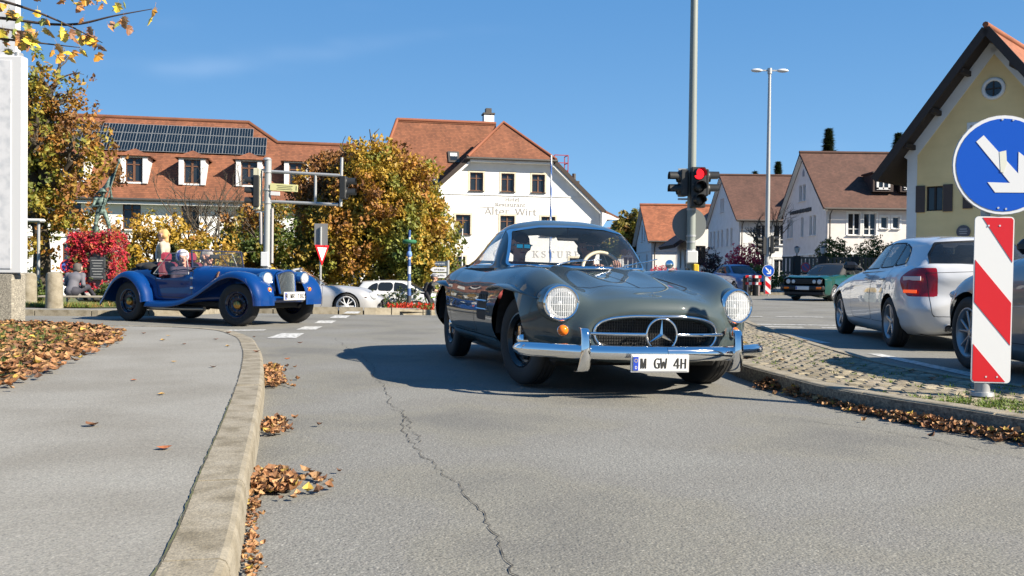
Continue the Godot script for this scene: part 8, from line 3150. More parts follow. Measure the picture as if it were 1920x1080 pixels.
	for sd in [-1.0, 1.0]:
		m = MB.new()
		m.ball(Vector3(sd * 0.58, 10.0, 0), Vector3(0.27, 0.085, 0.14), 8, 14)
		part(t, "lamp_head", m, mat(0.66, 0.67, 0.68, 0.35))
	signal_head(t, Transform3D(Basis(Vector3.UP, deg_to_rad(-80)), Vector3(-0.26, 2.15, 0.1)), 3, -1, 0.95)
	signal_head(t, Transform3D(Basis(Vector3.UP, deg_to_rad(80)), Vector3(0.26, 2.2, 0.1)), 3, -1, 0.95)
	# small arrow sign under the lamp
	t = thing("far_island_sign", "small blue arrow sign over a striped board at the foot of the street lamp", "traffic sign", Vector3(11.3, 0, -41.2))
	m = MB.new()
	m.cyl(Vector3(0, 0, -0.05), Vector3(0, 1.5, -0.05), 0.03, 0.03, 10)
	part(t, "post", m, M.galv)
	striped_board(t, Transform3D(Basis(), Vector3(0.0, 0.5, 0)), 0.25, 0.82)
	arrow_sign(t, Transform3D(Basis(), Vector3(0, 1.12, 0.01)), 0.27)
	t = thing("barrier", "small red and white barrier with dark bins left of the far arrow sign", "barrier", Vector3(10.75, 0, -41.6))
	for x in [-0.25, 0.25]:
		m = MB.new()
		m.box(Vector3(x, 0.45, 0), Vector3(0.05, 0.9, 0.05), 0.01)
		part(t, "barrier_post", m, mat(0.5, 0.4, 0.38, 0.6))
	for y in [0.55, 0.85]:
		for i in 5:
			m = MB.new()
			m.box(Vector3(-0.28 + 0.14 * i, y, 0.04), Vector3(0.14, 0.12, 0.02))
			part(t, "barrier_stripe", m, M.sign_red if i % 2 == 0 else mat(0.7, 0.7, 0.7, 0.5))
	for x in [-0.2, 0.22]:
		m = MB.new()
		m.cyl(Vector3(x, 0, -0.3), Vector3(x, 0.75, -0.3), 0.17, 0.2, 14)
		m.ball(Vector3(x, 0.8, -0.3), Vector3(0.2, 0.12, 0.2), 6, 12)
		part(t, "dark_bin", m, M.signal_black)
	# poles on the square
	t = thing("festive_pole", "short blue and white striped pole with a green wreath before the autumn trees", "pole", Vector3(-3.75, 0, -34.0))
	for i in 9:
		m = MB.new()
		m.cyl(Vector3(0, 0.9 + i * 0.265, 0), Vector3(0, 0.9 + (i + 1) * 0.265, 0), 0.07 - i * 0.003, 0.067 - i * 0.003, 12)
		part(t, "blue_band" if i % 2 == 0 else "white_band", m, mat(0.04, 0.1, 0.28, 0.5) if i % 2 == 0 else mat(0.72, 0.73, 0.74, 0.5))
	m = MB.new()
	m.cyl(Vector3(0, 0, 0), Vector3(0, 0.9, 0), 0.09, 0.075, 12)
	part(t, "pole_foot", m, mat(0.03, 0.03, 0.03, 0.6))
	m = MB.new()
	var ring := []
	for i in 20:
		ring.append(Vector3(cos(TAU * i / 20) * 0.19, 2.86, sin(TAU * i / 20) * 0.19))
	m.tube(ring, 0.075, 8, true)
	part(t, "wreath", m, mat(0.02, 0.14, 0.06, 0.8))
	m = MB.new()
	m.ball(Vector3(0, 2.4, 0), Vector3(0.1, 0.14, 0.1), 8, 10)
	part(t, "bow", m, mat(0.15, 0.28, 0.6, 0.6))
	t = thing("maypole", "very tall thin blue and white maypole before the inn gable", "pole", Vector3(2.45, 0, -60.5))
	for sp in 2:
		m = MB.new()
		for i in 60:
			var y0 := 9.2 * i / 60
			var y1 := 9.2 * (i + 1) / 60
			for k in 6:
				var a := TAU * (k / 12.0 + 0.5 * sp + i * 0.11)
				var b := TAU * ((k + 1) / 12.0 + 0.5 * sp + i * 0.11)
				var d := TAU * 0.11
				var r := 0.085 - 0.03 * i / 60
				m.quad(Vector3(cos(a) * r, y0, sin(a) * r), Vector3(cos(b) * r, y0, sin(b) * r), Vector3(cos(b + d) * r, y1, sin(b + d) * r), Vector3(cos(a + d) * r, y1, sin(a + d) * r), Vector3(cos(a), 0, sin(a)))
		part(t, "blue_spiral" if sp == 0 else "white_spiral", m, mat(0.03, 0.12, 0.4, 0.5) if sp == 0 else mat(0.72, 0.73, 0.74, 0.5))
	t = thing("flagpole", "plain thin white flagpole before the left windows of the inn", "pole", Vector3(-2.42, 0, -45.0))
	m = MB.new()
	m.cyl(Vector3.ZERO, Vector3(0, 4.0, 0), 0.045, 0.03, 10)
	part(t, "mast", m, mat(0.66, 0.67, 0.68, 0.4))
	m = MB.new()
	m.ball(Vector3(0, 4.03, 0), Vector3.ONE * 0.05, 6, 8)
	part(t, "mast_knob", m, M.galv)
	t = thing("signpost", "grey post with white finger signs pointing left by the cyclist", "traffic sign", Vector3(-2.27, 0, -33.0))
	m = MB.new()
	m.cyl(Vector3.ZERO, Vector3(0, 2.15, 0), 0.05, 0.05, 12)
	part(t, "post", m, M.galv)
	for i in 3:
		m = MB.new()
		var y := 2.03 - i * 0.21
		if i == 0:
			m.prism(PackedVector2Array([Vector2(-0.44, y - 0.08), Vector2(-0.05, y - 0.08), Vector2(-0.05, y + 0.08), Vector2(-0.44, y + 0.08)]), 0.05, 0.075)
			part(t, "dark_sign", m, mat(0.06, 0.09, 0.13, 0.5))
		else:
			m.prism(PackedVector2Array([Vector2(-0.62, y), Vector2(-0.52, y - 0.085), Vector2(-0.05, y - 0.085), Vector2(-0.05, y + 0.085), Vector2(-0.52, y + 0.085)]), 0.05, 0.075)
			part(t, "finger_sign", m, mat(0.72, 0.72, 0.72, 0.4))
		m = MB.new()
		for k in 6:
			m.box(Vector3(-0.45 + k * 0.062, y + rnd(-0.01, 0.01), 0.077), Vector3(0.04, rnd(0.035, 0.06), 0.004))
		part(t, "sign_marks", m, mat(0.12, 0.12, 0.13, 0.6) if i else mat(0.5, 0.52, 0.55, 0.5)).set_meta("kind", "stuff")
	t = thing("round_sign", "small round red rimmed sign on a post before the wooden fence", "traffic sign", Vector3(14.6, 0, -46.5))
	m = MB.new()
	m.cyl(Vector3.ZERO, Vector3(0, 1.7, 0), 0.03, 0.03, 10)
	part(t, "post", m, M.galv)
	m = MB.new()
	disc(m, Vector3(0, 1.35, 0.03), 0.24, 0.01, 24)
	part(t, "sign_rim", m, mat(0.4, 0.03, 0.05, 0.4))
	m = MB.new()
	disc(m, Vector3(0, 1.35, 0.04), 0.18, 0.004, 24)
	part(t, "sign_face", m, mat(0.06, 0.06, 0.22, 0.4))
	m = MB.new()
	m.bar(Vector3(-0.13, 1.48, 0.046), Vector3(0.13, 1.22, 0.046), 0.05, 0.004, 0.0, Vector3.BACK)
	part(t, "sign_slash", m, mat(0.4, 0.03, 0.05, 0.4))
	t = thing("no_stopping_sign", "round red and blue sign half hidden by the ivy monument", "traffic sign", Vector3(-12.2, 0.25, -25.6), 0.5)
	m = MB.new()
	m.cyl(Vector3.ZERO, Vector3(0, 1.9, 0), 0.03, 0.03, 10)
	part(t, "post", m, M.galv)
	for q in [[1.05, 0.19], [0.72, 0.14]]:
		m = MB.new()
		disc(m, Vector3(0, q[0], 0.03), q[1], 0.01, 28)
		part(t, "sign_rim", m, mat(0.45, 0.04, 0.05, 0.4))
		m = MB.new()
		disc(m, Vector3(0, q[0], 0.04), q[1] * 0.76, 0.004, 28)
		part(t, "sign_face", m, mat(0.06, 0.1, 0.4, 0.4) if q[1] > 0.15 else mat(0.6, 0.6, 0.6, 0.4))
	t = thing("park_lamp", "thin park lamp with a flat white head beside the white panel", "street lamp", Vector3(-13.7, 0.1, -27.0))
	m = MB.new()
	m.cyl(Vector3.ZERO, Vector3(0, 2.6, 0), 0.05, 0.04, 10)
	part(t, "post", m, M.galv)
	m = MB.new()
	m.box(Vector3(-0.15, 2.62, 0), Vector3(0.6, 0.1, 0.3), 0.04)
	part(t, "lamp_head", m, mat(0.66, 0.67, 0.68, 0.4))
	# bollards, bench
	for i in 2:
		var p: Vector3 = [Vector3(-8.95, 0.1, -18.25), Vector3(-10.15, 0.1, -19.6)][i]
		t = thing("bollard", ["pale stone bollard standing in front, before the grey jacketed person", "pale stone bollard farther back, beside the white panel"][i], "bollard", p, 0.0, "stone bollards along the verge")
		m = MB.new()
		m.lathe([Vector2(0.165, -0.02), Vector2(0.16, 0.1), Vector2(0.155, 0.62), Vector2(0.14, 0.68), Vector2(0.10, 0.705), Vector2(0.0, 0.71)], 20, 40)
		part(t, "bollard_stone", m, M.kerb)
	t = thing("low_bench", "low bench of pale slats behind the stone bollards", "bench", Vector3(-9.7, 0.1, -21.3), 0.15)
	for z in [0.06, 0.18, 0.3]:
		m = MB.new()
		m.box(Vector3(0, 0.24, z), Vector3(1.9, 0.04, 0.09), 0.008)
		part(t, "slat", m, mat(0.3, 0.27, 0.22, 0.7))
	for x in [-0.7, 0.7]:
		m = MB.new()
		m.box(Vector3(x, 0.11, 0.18), Vector3(0.1, 0.22, 0.3), 0.01)
		part(t, "bench_leg", m, mat(0.25, 0.24, 0.22, 0.9))
	# wooden fence with lanterns in front of the office house
	t = thing("lantern_fence", "weathered wooden fence with two white lanterns before the office house", "fence", Vector3(14.6, 0.1, -50.5))
	for i in 34:
		m = MB.new()
		m.box(Vector3(0.1 + i * 0.21, 1.35, 0), Vector3(0.15, 0.95, 0.03), 0.005)
		part(t, "fence_board", m, mat(0.16, 0.13, 0.105, 0.8))
	for y in [1.0, 1.8]:
		m = MB.new()
		m.box(Vector3(3.6, y, -0.04), Vector3(7.2, 0.1, 0.05))
		part(t, "fence_rail", m, mat(0.14, 0.115, 0.09, 0.8))
	m = MB.new()
	m.box(Vector3(3.6, 0.42, -0.15), Vector3(7.2, 0.85, 0.3), 0.02)
	part(t, "fence_base", m, mat(0.1, 0.095, 0.09, 0.9))
	for x in [0.75, 2.15, 3.9]:
		m = MB.new()
		m.box(Vector3(x, 0.95, 0.12), Vector3(0.32, 1.9, 0.3), 0.02)
		part(t, "fence_pillar", m, mat(0.05, 0.045, 0.04, 0.9))
	for x in [0.75, 2.15]:
		var l := hub(t, "lantern", Transform3D(Basis(), Vector3(x, 1.9, 0.12)))
		m = MB.new()
		m.cyl(Vector3(0, 0, 0), Vector3(0, 0.14, 0), 0.04, 0.03, 8)
		m.lathe([Vector2(0.17, 0.44), Vector2(0.05, 0.52), Vector2(0, 0.53)], 4, 10)
		part(l, "lantern_cap", m, M.signal_black)
		m = MB.new()
		m.lathe([Vector2(0.1, 0.14), Vector2(0.17, 0.44)], 4, 10)
		part(l, "lantern_glass", m, mat(0.74, 0.73, 0.7, 0.4))
	# white panel on its concrete base at the left edge
	t = thing("display_panel", "white display panel on an exposed aggregate base at the left edge", "display panel", Vector3(-6.54, 0.10, -12.5))
	m = MB.new()
	m.box(Vector3(-1.39, 0.32, -0.16), Vector3(2.5, 0.76, 0.34), 0.02)
	part(t, "concrete_base", m, M.aggregate)
	m = MB.new()
	m.box(Vector3(-1.3, 2.15, -0.06), Vector3(2.56, 2.9, 0.16), 0.012)
	part(t, "panel_frame", m, mat(0.62, 0.63, 0.64, 0.4))
	m = MB.new()
	m.box(Vector3(-1.38, 2.15, 0.025), Vector3(2.44, 2.78, 0.012), 0.004)
	part(t, "panel_face", m, M.panel_white)
	m = MB.new()
	m.box(Vector3(-1.38, 5.1, -0.1), Vector3(2.5, 3.0, 0.12), 0.01)
	part(t, "upper_panel", m, M.panel_white)
	m = MB.new()
	m.box(Vector3(-0.12, 3.62, -0.1), Vector3(0.05, 0.1, 0.14), 0.01)
	part(t, "panel_joint", m, M.galv)
	monument()

func monument() -> void:
	var t := thing("ivy_plinth", "monument plinth overgrown with crimson ivy and bearing a dark plaque", "monument", Vector3(-11.5, 0.42, -26.0))
	var m := MB.new()
	m.box(Vector3(0, 0.85, 0), Vector3(0.98, 1.7, 0.9), 0.05)
	part(t, "plinth_stone", m, mat(0.26, 0.24, 0.21, 0.9))
	m = MB.new()
	m.box(Vector3(0.2, 0.86, 0.55), Vector3(0.42, 0.62, 0.05), 0.01)
	part(t, "plaque", m, mat(0.05, 0.052, 0.055, 0.4))
	m = MB.new()
	for i in 7:
		m.box(Vector3(0.2, 1.08 - 0.075 * i, 0.578), Vector3(0.32 - 0.05 * (i % 3), 0.018, 0.004))
	part(t, "plaque_lines", m, mat(0.4, 0.4, 0.4, 0.6)).set_meta("kind", "stuff")
	var where := []
	var tints := []
	while where.size() < 2200:
		var face := rng.randi_range(0, 4)
		var p: Vector3
		match face:
			0, 1: p = Vector3(rnd(-0.58, 0.58), rnd(0.1, 1.75), 0.5)
			2: p = Vector3(-0.53, rnd(0.1, 1.75), rnd(-0.5, 0.5))
			3: p = Vector3(0.53, rnd(0.1, 1.75), rnd(-0.5, 0.5))
			_: p = Vector3(rnd(-0.56, 0.56), 1.75, rnd(-0.5, 0.5))
		if face < 2 and absf(p.x - 0.2) < 0.3 and absf(p.y - 0.86) < 0.42:
			continue
		if p.y < 0.55 and p.x > 0.0 and rng.randf() < 0.75:
			continue
		p += Vector3(rng.randfn(0, 0.06), rng.randfn(0, 0.05), rng.randfn(0, 0.06))
		where.append(Transform3D(Basis.from_euler(Vector3(rnd(0, TAU), rnd(0, TAU), rnd(0, TAU))).scaled(Vector3.ONE * rnd(0.35, 0.7)), p))
		var k := rng.randf()
		var v := rnd(0.7, 1.25)
		tints.append(Color(0.5 * v, 0.025 * v, 0.05 * v) if k < 0.55 else (Color(0.5 * v, 0.13 * v, 0.05 * v) if k < 0.72 else (Color(0.16 * v, 0.02 * v, 0.035 * v) if k < 0.87 else Color(0.12 * v, 0.15 * v, 0.03 * v))))
	many(t, "ivy", M.small_clump, M.leaf, where, tints)
	for i in 9:
		m = MB.new()
		m.box(Vector3(rnd(-0.3, 1.3), 0.08, rnd(0.6, 0.95)), Vector3(rnd(0.2, 0.34), rnd(0.16, 0.26), rnd(0.18, 0.3)), 0.05)
		part(t, "edging_stone", m, mat(0.34, 0.32, 0.29, 0.9))

func bicycle(up: Node) -> void:
	# heading +x, wheels of 0.34 m radius, seen from its right side
	for x in [-0.52, 0.52]:
		var w := hub(up, "wheel", Transform3D(Basis(), Vector3(x, 0.34, 0)))
		var m := MB.new()
		var ring := []
		var rim := []
		for i in 36:
			ring.append(Vector3(cos(TAU * i / 36), sin(TAU * i / 36), 0) * 0.32)
			rim.append(Vector3(cos(TAU * i / 36), sin(TAU * i / 36), 0) * 0.29)
		m.tube(ring, 0.026, 8, true)
		part(w, "tyre", m, M.rubber)
		m = MB.new()
		m.tube(rim, 0.011, 6, true)
		for i in 16:
			var a := TAU * i / 16
			m.tube([Vector3(cos(a + 0.2) * 0.03, sin(a + 0.2) * 0.03, 0.02 * (1 if i % 2 else -1)), Vector3(cos(a), sin(a), 0) * 0.29], 0.003, 4)
		m.cyl(Vector3(0, 0, -0.05), Vector3(0, 0, 0.05), 0.025, 0.025, 10)
		part(w, "rim", m, mat(0.05, 0.05, 0.05, 0.4))
	var m := MB.new()
	var bb := Vector3(-0.05, 0.32, 0)
	var st := Vector3(-0.22, 0.76, 0)
	var hd := Vector3(0.36, 0.78, 0)
	for q in [[bb, st], [bb, hd], [st, hd + Vector3(-0.02, 0.06, 0)], [hd + Vector3(-0.03, 0.1, 0), hd]]:
		m.tube([q[0], q[1]], 0.022, 8)
	for z in [-0.06, 0.06]:
		m.tube([bb, Vector3(-0.52, 0.34, z)], 0.012, 6)
		m.tube([st, Vector3(-0.52, 0.34, z)], 0.01, 6)
	part(up, "bike_frame", m, mat(0.32, 0.6, 0.03, 0.35))
	m = MB.new()
	for z in [-0.06, 0.06]:
		m.tube([hd + Vector3(0, 0, z * 0.7), Vector3(0.52, 0.34, z)], 0.016, 6)
	m.tube([hd, hd + Vector3(-0.05, 0.2, 0)], 0.018, 8)
	m.tube([hd + Vector3(-0.08, 0.2, -0.3), hd + Vector3(-0.05, 0.2, 0), hd + Vector3(-0.08, 0.2, 0.3)], 0.015, 8)
	m.tube([st, st + Vector3(-0.04, 0.16, 0)], 0.016, 8)
	part(up, "fork_and_bars", m, M.signal_black)
	m = MB.new()
	m.ball(st + Vector3(-0.05, 0.18, 0), Vector3(0.14, 0.035, 0.07), 6, 12)
	part(up, "saddle", m, M.signal_black)
	m = MB.new()
	m.cyl(bb + Vector3(0, 0, -0.06), bb + Vector3(0, 0, -0.045), 0.09, 0.09, 20)
	m.bar(bb + Vector3(0, 0, 0.08), bb + Vector3(0.12, -0.12, 0.08), 0.02, 0.025)
	m.bar(bb + Vector3(0, 0, -0.08), bb + Vector3(-0.12, 0.12, -0.08), 0.02, 0.025)
	m.box(bb + Vector3(0.12, -0.12, 0.13), Vector3(0.1, 0.02, 0.08))
	m.box(bb + Vector3(-0.12, 0.12, -0.13), Vector3(0.1, 0.02, 0.08))
	part(up, "cranks", m, mat(0.03, 0.03, 0.03, 0.4))


# ------------------------------------------------------------------ figures: a smooth union of tapered bones, meshed as surface nets
func bone(a: Vector3, b: Vector3, ra: float, rb: float, c: Color) -> Array:
	return [a, b, ra, rb, c]

func flesh(m: MB, bones: Array, cell: float, k: float) -> void:
	var lo := Vector3.ONE * 1e9
	var hi := -lo
	for b in bones:
		var r := maxf(b[2], b[3]) + k * 0.5 + cell * 2.0
		lo = lo.min(b[0] - Vector3.ONE * r).min(b[1] - Vector3.ONE * r)
		hi = hi.max(b[0] + Vector3.ONE * r).max(b[1] + Vector3.ONE * r)
	var nx := int((hi.x - lo.x) / cell) + 2
	var ny := int((hi.y - lo.y) / cell) + 2
	var nz := int((hi.z - lo.z) / cell) + 2
	var D := PackedFloat32Array()
	D.resize(nx * ny * nz)
	D.fill(1.0)
	var near := PackedFloat32Array()
	near.resize(nx * ny * nz)
	near.fill(1.0)
	var who := PackedByteArray()
	who.resize(nx * ny * nz)
	for bi in bones.size():
		var a: Vector3 = bones[bi][0]
		var e: Vector3 = bones[bi][1] - a
		var ra: float = bones[bi][2]
		var rb: float = bones[bi][3]
		var r := maxf(ra, rb) + k + cell * 2.0
		var p0: Vector3 = (a.min(bones[bi][1]) - Vector3.ONE * r - lo) / cell
		var p1: Vector3 = (a.max(bones[bi][1]) + Vector3.ONE * r - lo) / cell
		var l2 := maxf(e.length_squared(), 1e-8)
		for z in range(maxi(0, int(p0.z)), mini(nz - 1, int(p1.z) + 1) + 1):
			for y in range(maxi(0, int(p0.y)), mini(ny - 1, int(p1.y) + 1) + 1):
				var i := (z * ny + y) * nx
				for x in range(maxi(0, int(p0.x)), mini(nx - 1, int(p1.x) + 1) + 1):
					var w := Vector3(lo.x + x * cell, lo.y + y * cell, lo.z + z * cell) - a
					var t := clampf(w.dot(e) / l2, 0.0, 1.0)
					var d := (w - e * t).length() - lerpf(ra, rb, t)
					var o := D[i + x]
					var h := maxf(k - absf(o - d), 0.0) / k
					D[i + x] = minf(o, d) - h * h * k * 0.25
					if d < near[i + x]:
						near[i + x] = d
						who[i + x] = bi
	var at := {}
	var V := []
	var off := [0, 1, nx, nx + 1, nx * ny, nx * ny + 1, nx * ny + nx, nx * ny + nx + 1]
	var edges := [[0, 1], [2, 3], [4, 5], [6, 7], [0, 2], [1, 3], [4, 6], [5, 7], [0, 4], [1, 5], [2, 6], [3, 7]]
	var lim := cell * 1.8
	for z in nz - 1:
		for y in ny - 1:
			for x in nx - 1:
				var i := (z * ny + y) * nx + x
				if absf(D[i]) > lim:
					continue
				var s := 0
				for q in 8:
					if D[i + off[q]] < 0.0:
						s += 1
				if s == 0 or s == 8:
					continue
				var sum := Vector3.ZERO
				var n := 0
				for ed in edges:
					var fa := D[i + off[ed[0]]]
					var fb := D[i + off[ed[1]]]
					if (fa < 0.0) != (fb < 0.0):
						var t := fa / (fa - fb)
						var A := Vector3(ed[0] & 1, (ed[0] >> 1) & 1, ed[0] >> 2)
						var B := Vector3(ed[1] & 1, (ed[1] >> 1) & 1, ed[1] >> 2)
						sum += A.lerp(B, t)
						n += 1
				var g := Vector3(D[i + off[1]] + D[i + off[3]] + D[i + off[5]] + D[i + off[7]] - D[i] - D[i + off[2]] - D[i + off[4]] - D[i + off[6]],
					D[i + off[2]] + D[i + off[3]] + D[i + off[6]] + D[i + off[7]] - D[i] - D[i + off[1]] - D[i + off[4]] - D[i + off[5]],
					D[i + off[4]] + D[i + off[5]] + D[i + off[6]] + D[i + off[7]] - D[i] - D[i + off[1]] - D[i + off[2]] - D[i + off[3]])
				at[i] = V.size()
				V.append([lo + (Vector3(x, y, z) + sum / n) * cell, g.normalized(), bones[who[i]][4]])
	var step := [1, nx, nx * ny]
	for z in range(1, nz - 1):
		for y in range(1, ny - 1):
			for x in range(1, nx - 1):
				var i := (z * ny + y) * nx + x
				if absf(D[i]) > lim:
					continue
				for ax in 3:
					if (D[i] < 0.0) != (D[i + step[ax]] < 0.0):
						var u: int = step[(ax + 1) % 3]
						var w: int = step[(ax + 2) % 3]
						if not (at.has(i) and at.has(i - u) and at.has(i - w) and at.has(i - u - w)):
							continue
						var a: Array = V[at[i]]
						var b: Array = V[at[i - u]]
						var c: Array = V[at[i - u - w]]
						var d: Array = V[at[i - w]]
						m.tint(a[2])
						m.raw(a[0], b[0], c[0], a[1], b[1], c[1])
						m.raw(a[0], c[0], d[0], a[1], c[1], d[1])

func head_bones(hc: Vector3, f: Vector3, skin: Color, hair: Color, long := 0.0, bald := false) -> Array:
	var s := f.cross(Vector3.UP).normalized()
	var u := s.cross(f).normalized()
	var out := [
		bone(hc + u * 0.03 - f * 0.03, hc + u * 0.03 + f * 0.012, 0.088, 0.08, skin),
		bone(hc - u * 0.03 + f * 0.022, hc - u * 0.085 + f * 0.05, 0.066, 0.034, skin),
		bone(hc + u * 0.005 + f * 0.083, hc - u * 0.03 + f * 0.101, 0.010, 0.016, skin),
		bone(hc + u * 0.022 + f * 0.07 - s * 0.04, hc + u * 0.022 + f * 0.07 + s * 0.04, 0.02, 0.02, skin),
		bone(hc + s * 0.082 - u * 0.02, hc + s * 0.086 + u * 0.012, 0.014, 0.018, skin), bone(hc - s * 0.082 - u * 0.02, hc - s * 0.086 + u * 0.012, 0.014, 0.018, skin),
		bone(hc - u * 0.15 - f * 0.035, hc - u * 0.04 - f * 0.02, 0.056, 0.056, skin),
	]
	if not bald:
		out.append(bone(hc + u * 0.06 - f * 0.045, hc + u * 0.065 + f * 0.03, 0.088, 0.07, hair))
		out.append(bone(hc + u * 0.0 - f * 0.06 - s * 0.03, hc + u * 0.0 - f * 0.06 + s * 0.03, 0.07, 0.07, hair))
		if long > 0.0:
			out.append(bone(hc - f * 0.07, hc - u * long - f * 0.08, 0.06, 0.05, hair))
	return out

func fingers(m: MB, wrist: Vector3, d: Vector3, side: Vector3, skin: Color) -> void:
	d = d.normalized()
	var n := d.cross(side).normalized()
	m.tint(skin)
	for i in 4:
		var k: float = [0.85, 1.0, 0.95, 0.75][i]
		var a := wrist + d * 0.075 + side * (i - 1.5) * 0.02
		var b := a + d * 0.038 * k + n * 0.008
		var c := b + (d + n * 0.7).normalized() * 0.034 * k
		m.tube([a - d * 0.02, a, b, c], [0.0095, 0.0095, 0.009, 0.0065], 6)
	var t0 := wrist + d * 0.02 - side * 0.03
	var t1 := t0 + (d * 0.6 - side + n * 0.3).normalized() * 0.035
	m.tube([t0 + side * 0.015, t0, t1, t1 + (d + n * 0.4).normalized() * 0.03], [0.013, 0.012, 0.0105, 0.008], 6)

# j: joints, c: colours
func human(j: Dictionary, c: Dictionary, f: Vector3, fine_cell := 0.011, cell := 0.02, long := 0.0, bald := false) -> MB:
	var m := MB.new()
	var s := f.cross(Vector3.UP).normalized()
	var top: Color = c.top
	var leg: Color = c.legs
	var skin: Color = c.skin
	var b := [
		bone(j.pelvis, j.pelvis.lerp(j.chest, 0.5), 0.125, 0.115, top), bone(j.pelvis.lerp(j.chest, 0.5), j.chest, 0.115, 0.125, top),
		bone(j.chest - s * 0.06, j.chest + s * 0.06, 0.115, 0.115, top), bone(j.pelvis - s * 0.06, j.pelvis + s * 0.06, 0.11, 0.11, leg),
		bone(j.sh_l, j.sh_r, 0.062, 0.062, top), bone(j.chest, j.neck, 0.09, 0.06, top),
	]
	for q in ["l", "r"]:
		var sh: Vector3 = j["sh_" + q]
		var el: Vector3 = j["el_" + q]
		var ha: Vector3 = j["ha_" + q]
		b.append(bone(sh, el, 0.056, 0.045, top))
		b.append(bone(el, el.lerp(ha, 0.92), 0.044, 0.033, c.get("sleeve", top)))
		b.append(bone(ha, ha + (ha - el).normalized() * 0.06, 0.026, 0.03, skin))
		var hp: Vector3 = j["hip_" + q]
		var kn: Vector3 = j["kn_" + q]
		var ft: Vector3 = j["ft_" + q]
		b.append(bone(hp, kn, 0.088, 0.06, leg))
		b.append(bone(kn, ft, 0.06, 0.042, leg))
		b.append(bone(ft - f * 0.03 - Vector3(0, 0.03, 0), ft + f * 0.15 - Vector3(0, 0.045, 0), 0.043, 0.034, c.shoes))
	flesh(m, b, cell, 0.035)
	flesh(m, head_bones(j.head, c.get("look", f), skin, c.hair, long, bald), fine_cell, 0.02)
	for q in ["l", "r"]:
		var ha: Vector3 = j["ha_" + q]
		fingers(m, ha, ha - j["el_" + q], s * (1.0 if q == "r" else -1.0), skin)
	# eyes and mouth
	var look: Vector3 = c.get("look", f)
	var side := look.cross(Vector3.UP).normalized()
	for e in [-1.0, 1.0]:
		m.tint(Color(0.7, 0.7, 0.68))
		m.ball(j.head + look * 0.083 + side * 0.032 * e + Vector3(0, 0.004, 0), Vector3.ONE * 0.012, 6, 8)
		m.tint(Color(0.03, 0.02, 0.02))
		m.ball(j.head + look * 0.092 + side * 0.032 * e + Vector3(0, 0.004, 0), Vector3.ONE * 0.006, 5, 6)
	m.tint(Color(0.35, 0.09, 0.08))
	m.ball(j.head + look * 0.087 - Vector3(0, 0.052, 0), Vector3(0.012 + 0.014 * absf(side.x), 0.006, 0.012 + 0.014 * absf(side.z)), 5, 8)
	return m

func seated(f: Vector3, lean: float, hands: Array) -> Dictionary:
	var s := f.cross(Vector3.UP).normalized()
	var u := (Vector3.UP - f * lean).normalized()
	return {"pelvis": Vector3.ZERO, "chest": u * 0.33, "neck": u * 0.47, "head": u * 0.47 + Vector3(0, 0.155, 0) + f * 0.03, "sh_l": u * 0.41 - s * 0.165, "sh_r": u * 0.41 + s * 0.165,
		"el_l": u * 0.16 - s * 0.22 + f * 0.1, "el_r": u * 0.16 + s * 0.22 + f * 0.1, "ha_l": hands[0], "ha_r": hands[1],
		"hip_l": -s * 0.09 + f * 0.03, "hip_r": s * 0.09 + f * 0.03, "kn_l": -s * 0.12 + f * 0.42 + Vector3(0, 0.09, 0), "kn_r": s * 0.12 + f * 0.42 + Vector3(0, 0.09, 0), "ft_l": -s * 0.12 + f * 0.72 - Vector3(0, 0.16, 0), "ft_r": s * 0.12 + f * 0.72 - Vector3(0, 0.16, 0)}

func glasses(up: Node, hc: Vector3, f: Vector3, material: Material) -> void:
	var s := f.cross(Vector3.UP).normalized()
	var m := MB.new()
	for e in [-1.0, 1.0]:
		m.xf = Transform3D(Basis(s, Vector3.UP, -f), hc + f * 0.102 + s * 0.035 * e + Vector3(0, 0.004, 0))
		m.box(Vector3.ZERO, Vector3(0.06, 0.042, 0.012), 0.005)
		m.box(Vector3(e * 0.045, 0.01, 0.05), Vector3(0.006, 0.012, 0.11))
	part(up, "sunglasses", m, material)

func person(label: String, where: Transform3D, m: MB, mat_: Material) -> Node3D:
	var t := thing("person", label, "person")
	t.transform = where
	part(t, "body", m, mat_)
	return t

